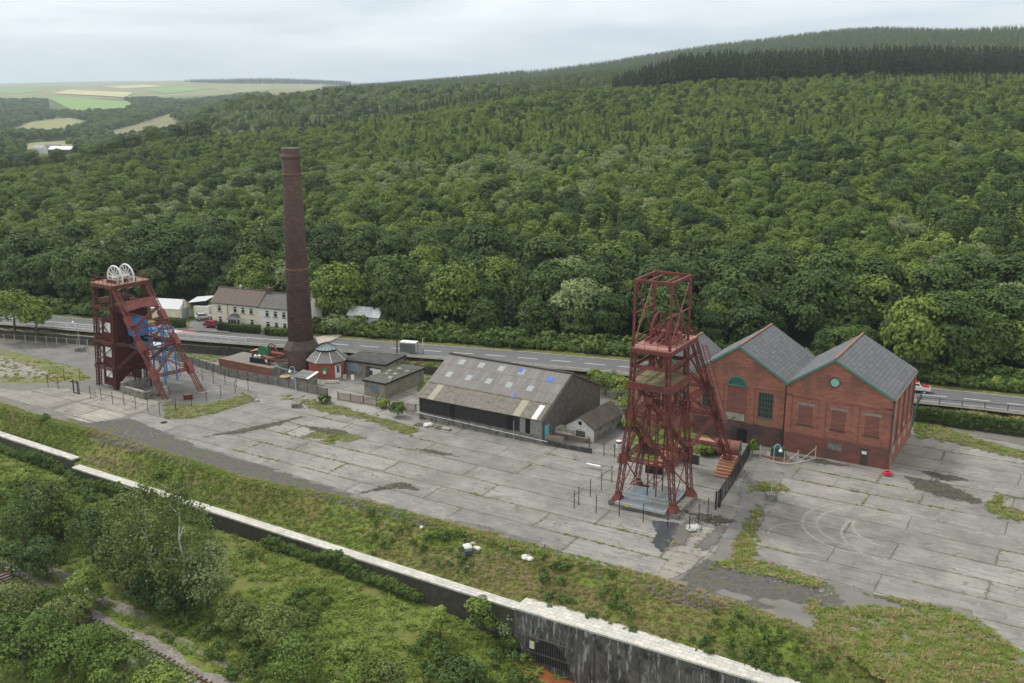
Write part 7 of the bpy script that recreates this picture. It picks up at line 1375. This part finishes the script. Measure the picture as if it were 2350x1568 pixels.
# ---- hedges (clipped), shrubs and near trees
def leafbox(name, label, px, py, z, rz, W_, D_, H_, mat, n=2600, size=.22, seed=0, cat='hedge', group=None):
    rs = np.random.RandomState(seed); C = rs.uniform(-1, 1, (n, 3)); ax = rs.randint(0, 3, n); sg_ = rs.choice([-1, 1], n)
    for k in range(3): C[ax == k, k] = sg_[ax == k] * rs.uniform(.86, 1.08, (ax == k).sum())
    Nn = C.copy(); C = C * np.array([W_ / 2, D_ / 2, H_ / 2]) + np.array([0, 0, H_ / 2]); V, F = quads(C, Nn, size, rs); me = np_mesh('foliage', V, F, mat, link=False)
    o = empty(name, tuple(G(px, py, z)), rz, label, cat, group); f_ = bpy.data.objects.new('foliage', me); COL.objects.link(f_); f_.parent = o; m = MB(); m.bx(-W_ * .47, W_ * .47, -D_ * .44, D_ * .44, -.2, H_ * .92); m.build('shade_core', plain('hedge_shade', (.02, .03, .01), .2), o); return o  # solid near-black block: shade inside the hedge put into its colour
leafbox('hedge', 'clipped dark green hedge in front of the pale garage', 392, 748, 2.8, R(-16), 6.6, 1.4, 1.7, LD, 2600, .24, 1); leafbox('hedge', 'long clipped hedge in front of the cream house porch', 549, 760, 2.7, R(-16), 9.6, 1.1, 1.5, LD, 3000, .24, 2); leafbox('hedge', 'short hedge and garden plants in front of the white rendered house', 634, 768, 2.7, R(-16), 5.0, 1.1, 1.4, LM, 1800, .24, 3)
NEAR = {}
def shrub(name, label, px, py, z, w, h, mat, seed, size=.26, blobs=26, per=44, group=None, trunk=True, cat='bush', tm=BARK):
    cm = crown(seed, h, w / 2, .05 * h, blobs, per, size, 'round', mat); r = empty(name, (0, 0, 0), random.Random(seed).uniform(0, 6), label, cat, group); p = G(px, py, z); r.location = (p.x, p.y, z if z is not None else 0)
    o = bpy.data.objects.new('crown', cm); COL.objects.link(o); o.parent = r; t = bpy.data.objects.new('trunk', trunk_mesh(seed, h * .7, .03 * h, 6, tm, w * .22)); COL.objects.link(t); t.parent = r; return r
def onlow(px, py, it=6):
    z = -6.0
    for _ in range(it): p = G(px, py, z); z = zl(p.x, p.y)
    return z
for i, (px, py, w, h, mt, lb, nm) in enumerate([
    (60, 1265, 7.5, 7.0, LD, 'dark green bushy tree at the left edge beside the railway', 'bushy_tree'), (20, 1210, 6.5, 6.0, LM, 'mid green bush at the left edge above the railway', 'bushy_tree'), (150, 1235, 6.5, 6.0, LM, 'mid green bush left of the tall birches', 'bushy_tree'),
    (110, 1330, 6.0, 5.5, LD, 'dark bush low between railway and birches', 'bushy_tree'), (215, 1290, 6.5, 7.5, LD, 'dark green tree left of the tall birches', 'bushy_tree'), (265, 1335, 6.0, 6.5, LD, 'dark leafy tree at the foot of the tall birches', 'bushy_tree'), (195, 1390, 4.6, 4.6, LL, 'yellow-green bush beside the railway ballast', 'bushy_tree'),
    (340, 1395, 5.5, 4.5, LD, 'dark low bush right of the yellow-green bush', 'bushy_tree'), (480, 1400, 7.6, 9.0, LP, 'silvery grey-green rounded willow right of the birches', 'willow_tree'), (400, 1420, 5.0, 4.0, LD, 'dark bush at the foot of the silvery willow', 'bushy_tree'),
    (545, 1450, 5.0, 4.0, LB, 'brownish green scrub right of the silvery willow', 'bushy_tree'), (640, 1500, 6.5, 5.5, LB, 'olive scrub bush at the bottom, right of the rails', 'bushy_tree'), (700, 1580, 7.5, 6.0, LM, 'mid green bush on the bottom edge, right of the rails', 'bushy_tree'), (800, 1590, 7.5, 5.0, LM, 'round green bush on the bottom edge left of centre', 'bushy_tree'), (880, 1600, 5.5, 3.5, LB, 'low olive bush on the bottom edge near the centre', 'bushy_tree'),
    (60, 1560, 9.0, 7.5, LM, 'large mid green tree in the bottom left corner', 'bushy_tree'), (170, 1580, 8.0, 6.5, LM, 'mid green tree on the bottom edge, second from the left', 'bushy_tree'), (40, 1450, 7.5, 6.0, LB, 'olive birch scrub left of the railway', 'bushy_tree'), (140, 1470, 6.0, 5.0, LB, 'olive bush on the near side of the railway', 'bushy_tree'), (290, 1600, 7.5, 6.0, LM, 'mid green tree on the bottom edge beside the rails', 'bushy_tree'), (370, 1625, 6.5, 4.5, LL, 'yellow-green bush on the bottom edge beside the rails', 'bushy_tree'), (215, 1510, 5.5, 4.0, LM, 'small green bush close to the near rail', 'bushy_tree'),
    (1112, 1450, 5.6, 4.6, LM, 'leafy willow bush against the low retaining wall', 'willow_tree'), (1163, 1462, 5.0, 4.2, LP, 'pale green willow bush beside the culvert corner', 'willow_tree'), (1010, 1465, 2.4, 4.2, LL, 'small bright green sapling on the lower meadow', 'sapling'), (90, 1200, 7.0, 6.5, LD, 'dark crown behind the slim birch near the left edge', 'bushy_tree'), (300, 1262, 6.0, 6.0, LM, 'green crown behind the birch clump below the coping', 'bushy_tree'), (385, 1310, 6.5, 6.0, LD, 'dark crown between the two tallest birches', 'bushy_tree'), (245, 1245, 5.5, 5.5, LM, 'green bush below the second coping section', 'bushy_tree'), (30, 1330, 6.0, 4.5, LD, 'dark bush beside the ballast at the left edge', 'bushy_tree'), (0, 1520, 7.5, 6.0, LD, 'dark crown cut by the left edge near the bottom', 'bushy_tree'), (250, 1545, 6.0, 5.0, LM, 'green crown between bottom trees and the rails', 'bushy_tree'), (110, 1525, 7.0, 6.0, LD, 'darker crown behind the bottom left corner tree', 'bushy_tree'), (100, 1420, 5.5, 4.0, LM, 'green scrub hiding the rails near the left edge', 'bushy_tree'), (170, 1440, 5.0, 3.8, LB, 'olive scrub hiding the rails left of the gravel', 'bushy_tree'), (455, 1340, 5.0, 5.0, LM, 'green bush behind the silvery willow', 'bushy_tree'), (1060, 1590, 6.0, 3.2, LD, 'dark grassy bush on the bottom edge near the culvert', 'bushy_tree'), (30, 1150, 4.2, 3.2, LM, 'small bush at the left edge below the coping', 'bushy_tree'), (60, 1110, 3.2, 2.4, LL, 'low bright bush below the left coping', 'bushy_tree')]):
    z = onlow(px, py); shrub(nm, lb, px, py, z, w, h, mt, 500 + i, .24, 34, 60, cat='tree' if h > 4 else 'bush')
for i, (px, py, h, r, lb) in enumerate([(430, 1395, 16.0, 4.6, 'tallest birch with a pale thin trunk in the lower left'), (355, 1370, 14.5, 4.4, 'leaning birch with pale bark left of the tallest birch'), (125, 1240, 8.5, 2.6, 'slim birch with a white trunk near the left edge'), (300, 1345, 12.0, 3.6, 'dense birch at the left of the birch clump')]):
    z = onlow(px, py); p = G(px, py, z); r_ = empty('birch_tree', (p.x, p.y, z), 0, lb, 'tree', 'birches beside the railway')
    o = bpy.data.objects.new('crown', crown(700 + i, h, r, h * .12, 190, 24, .26, 'airy', LB)); COL.objects.link(o); o.parent = r_; o = bpy.data.objects.new('trunk', trunk_mesh(700 + i, h * .93, .014 * h, 8, BIRCH, r * .45)); COL.objects.link(o); o.parent = r_
for i, (px, py, z, w, h, mt, lb) in enumerate([(35, 762, 2.0, 9.6, 9.5, LM, 'broad round green tree alone at the left edge beyond the road wall'), (85, 764, 2.0, 7.0, 7.6, LM, 'round green tree joined to the lone tree at the left edge'), (912, 957, 0, 2.8, 2.6, LM, 'green bush against the slatted fence left of the long shed'), (880, 936, 0, 2.2, 1.6, LL, 'yellow-green shrub on the slatted fence'), (745, 925, 0, 2.2, 1.5, LD, 'dark ivy bush at the end of the concrete panel fence'),
    (1390, 905, 0, 6.5, 4.0, LM, 'leafy green bush behind the white-gabled shed'), (1425, 915, 0, 5.5, 4.2, LL, 'bright green sycamore bush left of the red headframe'), (1440, 945, 0, 4.0, 2.6, LL, 'bright green bush beside the path left of the red headframe'), (1450, 985, 0, 3.4, 1.8, LL, 'low bright weeds at the left leg of the red headframe'), (1726, 1045, 0, 1.8, 2.6, LM, 'dark green bush at the brick wall right of the drum'), (1620, 1010 + 35, 0, 2.6, 2.0, LM, 'green weeds between the stays and the drum'),
    (1365, 866, 1.9, 2.6, 1.4, LL, 'bright green bush in the grass behind the long shed'), (770, 762, 3.0, 6.0, 3.6, LP, 'flowering pale bush on the corner right of the chimney'), (728, 735, 3.0, 4.5, 2.8, LL, 'yellow-green garden shrub beside the white rendered house'), (478, 718, 3.2, 2.8, 3.0, LL, 'yellow-green shrub between the outbuilding and the cream house'), (383, 1090, -2.2, 4.6, 1.1, LM, 'low spreading bramble on the grassy bank left of centre'), (2285, 893, 2.6, 2.6, 2.4, LL, 'bright young bush at the roadside right of the pickup'), (2330, 897, 2.6, 2.2, 2.0, LL, 'small bright bush on the road verge at the right edge')]):
    shrub('bush' if h < 5 else 'broadleaf_tree', lb, px, py, z, w, h, mt, 800 + i, .26 if h < 5 else .45, 24 if h < 5 else 50, 40, cat='bush' if h < 5 else 'tree')
# farm in the valley
for px, py, w_, d_, h_, wm, rm, lb in ((93, 352, 12, 7, 5, WHT, plain('far_slate', (.30, .32, .34)), 'white farmhouse far off in the valley at the left'), (145, 354, 26, 12, 5, plain('far_wall', (.10, .07, .07)), plain('far_light_roof', (.62, .66, .70)), 'long barn with a pale blue-white roof far off in the valley'), (122, 350, 18, 10, 5, plain('far_wall', (.10, .07, .07)), plain('far_purple_roof', (.12, .09, .10)), 'dark roofed barn far off between the farmhouse and pale barn')):
    p = RAY(px, py, 700); o = empty('farm_building', tuple(p), R(-10), lb, 'farm building'); m = MB(); m.gab(-d_ / 2, d_ / 2, -w_ / 2, w_ / 2, h_, h_ + 3, -2); o.rotation_euler = (0, 0, R(80)); m.build('wall', wm, o); m = MB(); v = [(-d_ / 2 - .4, -w_ / 2, h_), (0, -w_ / 2, h_ + 3.2), (0, w_ / 2, h_ + 3.2), (-d_ / 2 - .4, w_ / 2, h_), (d_ / 2 + .4, -w_ / 2, h_), (d_ / 2 + .4, w_ / 2, h_)]; m.add(v, [(0, 1, 2, 3), (1, 4, 5, 2)]); m.build('roof', rm, o)
# ---- ground cover
def blade_clump(seed, n, h, r, mat, wid=.07):
    rs = np.random.RandomState(seed); a = rs.uniform(0, 6.28, n); q = rs.uniform(0, r, n); hh = h * rs.uniform(.5, 1.1, n); b = np.stack([q * np.cos(a), q * np.sin(a), np.zeros(n)], 1); d = rs.normal(0, .75, (n, 2)) * h; hh = hh * .7
    t = b + np.stack([d[:, 0], d[:, 1], hh], 1); s = np.stack([np.sin(a), -np.cos(a), np.zeros(n)], 1) * wid; V = np.stack([b - s, b + s, t + s * .3, t - s * .3], 1).reshape(-1, 3); return np_mesh('clump', V, np.arange(4 * n).reshape(n, 4), mat, link=False)
GR1 = leaf_mat('grass_blades', (.165, .245, .036), (.26, .30, .07), (.12, .18, .03), patch=.12); GR2 = leaf_mat('dry_grass_blades', (.42, .34, .18), (.30, .27, .10), (.20, .18, .08), patch=.15); WEED = leaf_mat('bramble_leaves', (.06, .115, .02), (.13, .19, .04), (.035, .07, .014), patch=.1)
gcl = [blade_clump(900 + k, 34, .42, .5, GR1) for k in range(3)]; dcl = [blade_clump(910 + k, 34, .55, .45, GR2, .06) for k in range(3)]
wcl = []
for k in range(3): wcl.append(crown(920 + k, 1.1, 1.0, .0, 9, 22, .2, 'round', WEED))
def spots(n, cond, zf, seed):
    rs = np.random.RandomState(seed); s = rs.uniform(-165, 100, n); out = []; t0 = rs.uniform(0, 1, n); S_, T_ = cond(s, t0, rs); X = S_ * E1.x + T_ * E2.x; Y = S_ * E1.y + T_ * E2.y; Z = zf(S_, T_); px, py = npx(X, Y, Z); k = (px > -20) & (px < 2370) & (py < 1600); return X[k], Y[k], Z[k], px[k], py[k], rs
X, Y, Z, px, py, rs = spots(46000, lambda s, t, r: (s, ev(LW, s) - 1.6 - t ** .9 * 34), zlow, 51); q = fbm(X, Y, 7, 52, 3); sc_ = rs.uniform(.6, 1.35, len(X)); bad = np.zeros(len(X), bool)
rc = (X - ta.x) * nn.x + (Y - ta.y) * nn.y; bad |= (np.abs(rc) < 3.0); bad |= (px > 1205) & (py > 1500) & (rs.rand(len(X)) < .6)
g1 = [(a, b, c_, int(v), e) for a, b, c_, v, e, f, w in zip(X, Y, Z, rs.randint(0, 3, len(X)), sc_, bad, q) if not f and w < .9 and u < .42 + .4 * w] if False else [(a, b, c_, int(v), e) for a, b, c_, v, e, f, w, u in zip(X, Y, Z, rs.randint(0, 3, len(X)), sc_, bad, q, rs.rand(len(X))) if not f and u < np.clip(.45 + .45 * w, .12, .9)]; g3 = [(a, b, c_, int(v), e * .8) for a, b, c_, v, e, f, w, u in zip(X, Y, Z, rs.randint(0, 3, len(X)), sc_, bad, q, rs.rand(len(X))) if not f and w > .35 and u < .09]
X, Y, Z, px, py, rs = spots(34000, lambda s, t, r: (s, ev(LW, s) + .3 + t * (ev(LY, s) - ev(LW, s) + 1.0)), zup, 61); q = fbm(X, Y, 6, 62, 3); sc_ = rs.uniform(.5, 1.1, len(X)); u = rs.rand(len(X)); dryz = ((px > 850) & (px < 1900)) * .35
for a, b, c_, v, e, w, z_, uu in zip(X, Y, Z, rs.randint(0, 3, len(X)), sc_, q, dryz, u):
    if uu < np.clip(.38 + .35 * w - z_ * .2, .08, .66): g1.append((a, b, c_, int(v), e * .55))
d1 = [(a, b, c_, int(v), e * .5) for a, b, c_, v, e, w, z_, uu in zip(X, Y, Z, rs.randint(0, 3, len(X)), sc_, q, dryz, u) if uu > .84 - z_ * .6 and w < .35]
g3 += [(a, b, c_, int(v), e * rs.uniform(.25, .75)) for a, b, c_, v, e, w, z_, uu, tf in zip(X, Y, Z, rs.randint(0, 3, len(X)), sc_, q, dryz, u, (X * E2.x + Y * E2.y - ev(LW, X * E1.x + Y * E1.y)) / (ev(LY, X * E1.x + Y * E1.y) - ev(LW, X * E1.x + Y * E1.y))) if (w > .8 and uu < .2) or (z_ > 0 and w > .1 and uu < .05 and tf < .93)]
# ivy and weeds hanging against the foot of the long low wall
for k in range(3200):
    s = rs.uniform(sA0, sB1); t = ev(LW, s) - 1.55 - rs.uniform(0, .6); z = float(zlow(np.array([s]), np.array([t]))[0]); w = fbm(np.array([s]), np.array([0.]), 5, 77, 3)[0]
    if w > -.1: g3.append((s * E1.x + t * E2.x, s * E1.y + t * E2.y, z + rs.uniform(0, 1.6) * (w + .3), int(rs.randint(0, 3)), rs.uniform(.4, .9)))
# verge and hedge bottom along the far side of the road, grass bank on the near side
for k in range(5200):
    d = rs.uniform(5, cum[-1] - 5); off = rs.uniform(4.6, 12.5) ; p, t = on_road(d, off, 2.5); zz = float(zbeyond(np.array([p.x]), np.array([p.y]))[0]); ppx = PX(p.x, p.y, zz)
    if 335 < ppx[0] < 725 and ppx[1] < 775: continue
    if off < 7: (g1 if rs.rand() < .6 else d1).append((p.x, p.y, zz, int(rs.randint(0, 3)), rs.uniform(.6, 1.1)))
    else: g3.append((p.x, p.y, zz, int(rs.randint(0, 3)), rs.uniform(.8, 2.0) * (1.6 if rs.rand() < .12 else 1)))
for k in range(6000):
    d = rs.uniform(5, cum[-1] - 5); off = -rs.uniform(6.1, 13); p, t = on_road(d, off, 2.3); s, tt = ST(p)
    if tt < ev(LR, s) + .5: continue
    ppx = PX(p.x, p.y, 2.0); zz = float(zbeyond(np.array([p.x]), np.array([p.y]))[0]) - .05
    (d1 if rs.rand() < .62 else g1).append((p.x, p.y, zz, int(rs.randint(0, 3)), rs.uniform(.8, 1.7)))
for k in range(1400):
    s = rs.uniform(ST(G(2095, 966))[0], ST(G(2600, 1040))[0]); t = ev(LR, s) + rs.uniform(-.25, .4); g3.append((s * E1.x + t * E2.x, s * E1.y + t * E2.y, rs.uniform(.2, 2.2), int(rs.randint(0, 3)), rs.uniform(.3, .6)))
# weeds in the yard patches and at the feet of walls
YW = [[(690, 925), (760, 928), (960, 985), (940, 1000), (850, 965), (740, 945)], [(735, 1013), (765, 1000), (785, 1003), (760, 1018)], [(1720, 1120), (1745, 1105), (1790, 1112), (1800, 1125), (1750, 1130)], [(1990, 1365), (2100, 1385), (2180, 1400), (2100, 1395)], [(380, 925), (470, 935), (560, 905), (583, 920), (520, 940), (446, 958), (387, 960)], [(1850, 1380), (1900, 1392), (2210, 1408), (2330, 1490), (2360, 1575), (2050, 1575), (1890, 1470)],
      [(1680, 1290), (1690, 1240), (1740, 1160), (1750, 1165), (1735, 1210), (1730, 1300)], [(1630, 1300), (1700, 1278), (1790, 1300), (1900, 1340), (1870, 1352), (1740, 1315)], [(2262, 1165), (2290, 1135), (2300, 1140), (2290, 1165), (2420, 1190), (2420, 1205), (2300, 1190)], [(2100, 985), (2150, 975), (2250, 1010), (2380, 1045), (2380, 1062), (2220, 1025), (2120, 1000)], [(0, 870), (120, 878), (215, 868), (130, 835), (0, 820)], [(650, 905), (760, 925), (760, 935), (650, 915)], [(1380, 900), (1440, 880), (1500, 905), (1500, 960), (1440, 960)], [(1000, 1195), (1100, 1215), (1300, 1285), (1290, 1295), (1100, 1235)], [(570, 838), (640, 838), (800, 830), (1050, 845), (1060, 870), (960, 880), (800, 850)]]
YW += [[(1438, 1040), (1450, 985), (1470, 950), (1540, 965), (1640, 1005), (1640, 1050), (1560, 1045), (1500, 1060)], [(2095, 985), (2100, 965), (2160, 975), (2150, 1000), (2110, 1010)], [(395, 812), (560, 824), (640, 830), (620, 838), (400, 822)], [(960, 870), (1000, 862), (1030, 880), (985, 905)]]
for pl_ in YW:
    xs = [p[0] for p in pl_]; ys = [p[1] for p in pl_]; A_ = (max(xs) - min(xs)) * (max(ys) - min(ys)); k = int(A_ * .022) + 30
    qx = rs.uniform(min(xs), max(xs), k); qy = rs.uniform(min(ys), max(ys), k); ins = inpoly(qx, qy, pl_)
    for a, b in zip(qx[ins] + rs.normal(0, 7, ins.sum()), qy[ins] + rs.normal(0, 3, ins.sum())): p = G(a, b, 0); (g1 if rs.rand() < .72 else d1).append((p.x, p.y, 0.0, int(rs.randint(0, 3)), rs.uniform(.35, .9)))
rq = np.random.RandomState(99); YARD = [(295, 959), (583, 925), (900, 975), (1245, 1040), (1440, 1060), (1700, 1060), (1790, 1070), (2035, 1090), (2110, 1010), (2360, 1050), (2360, 1490), (2210, 1385), (1900, 1325), (1745, 1275), (1640, 1240), (1530, 1325), (1290, 1270), (1000, 1185), (620, 1068)]
for k in range(15000):
    s = rq.uniform(-110, 90); t = round(rq.uniform(30, 150) / 4.6) * 4.6 - .25 + rq.normal(0, .08)
    if k % 5 == 0: t = rq.uniform(30, 150); row = math.floor((t + .25) / 4.6); s = round((s + .25 + (.37 * 17 if row % 2 == 0 else 0)) / 17) * 17 - .25 - (.37 * 17 if row % 2 == 0 else 0)
    x, y = s * E1.x + t * E2.x, s * E1.y + t * E2.y
    if y < 60 or fbm(x, y, 9, 98, 3) < .28: continue
    a, b = PX(x, y, 0)
    if inpoly(np.array([a]), np.array([b]), YARD)[0]: (g1 if rq.rand() < .6 else d1).append((x, y, .015, int(rq.randint(0, 3)), rq.uniform(.12, .42)))
instancer('grass', g1, gcl, 'green grass on the bank, the meadow below and the road verges', 'grass'); instancer('dry_grass', d1, dcl, 'straw-coloured rough grass on the bank and beside the road', 'grass'); instancer('weeds', g3, wcl, 'low brambles, nettles and ivy along walls and verges', 'weeds')
# rubble
RKS = []
for k in range(3):
    bm = bmesh.new(); bmesh.ops.create_icosphere(bm, subdivisions=1, radius=.16); rd = random.Random(k)
    for v in bm.verts: v.co = Vector((v.co.x * rd.uniform(.7, 1.4), v.co.y * rd.uniform(.7, 1.3), v.co.z * rd.uniform(.5, 1)))
    me = bpy.data.meshes.new('stone'); bm.to_mesh(me); bm.free(); me.materials.append(plain('rubble_stone', (.27, .26, .23), .35, 3, .9)); RKS.append(me)
rb = []
for pl_, k in (([(380, 935), (470, 935), (470, 955), (390, 962)], 260), ([(250, 985), (400, 995), (420, 1015), (300, 1010)], 120), ([(1020, 1225), (1200, 1260), (1200, 1290), (1040, 1270)], 160), ([(1560, 1180), (1660, 1185), (1640, 1230), (1580, 1235)], 120), ([(1640, 1280), (2000, 1350), (1900, 1370), (1650, 1300)], 260), ([(560, 1098), (760, 1148), (900, 1190), (880, 1195), (700, 1145)], 180)):
    xs = [p[0] for p in pl_]; ys = [p[1] for p in pl_]; qx = rs.uniform(min(xs), max(xs), k * 3); qy = rs.uniform(min(ys), max(ys), k * 3); ins = inpoly(qx, qy, pl_)
    for a, b in list(zip(qx[ins], qy[ins]))[:k]: p = G(a, b, 0); s, t = ST(p); rb.append((p.x, p.y, float(zup(np.array([s]), np.array([t]))[0]) + .03, int(rs.randint(0, 3)), rs.uniform(.15, .8) ** 1.3 * 1.2))
instancer('rubble', rb, RKS, 'small pale broken stones strewn over the yard edges', 'rubble')
# ---- haze
HZ = bpy.data.materials.new('haze'); HZ.use_nodes = True; hn = HZ.node_tree.nodes; hn.clear(); ho = hn.new('ShaderNodeOutputMaterial'); hv = hn.new('ShaderNodeVolumePrincipled'); hv.inputs['Color'].default_value = (.76, .89, 1.0, 1); hv.inputs['Density'].default_value = 0.85e-4; hv.inputs['Anisotropy'].default_value = .1; HZ.node_tree.links.new(hv.outputs[0], ho.inputs[1])
m = MB(); m.bx(-9500, 9500, -60, 11200, -150, 330); o = m.build('haze', HZ); o['kind'] = 'stuff'; o['label'] = 'thin pale blue haze over the valley'; o['category'] = 'haze'
S.cycles.volume_bounces = 0
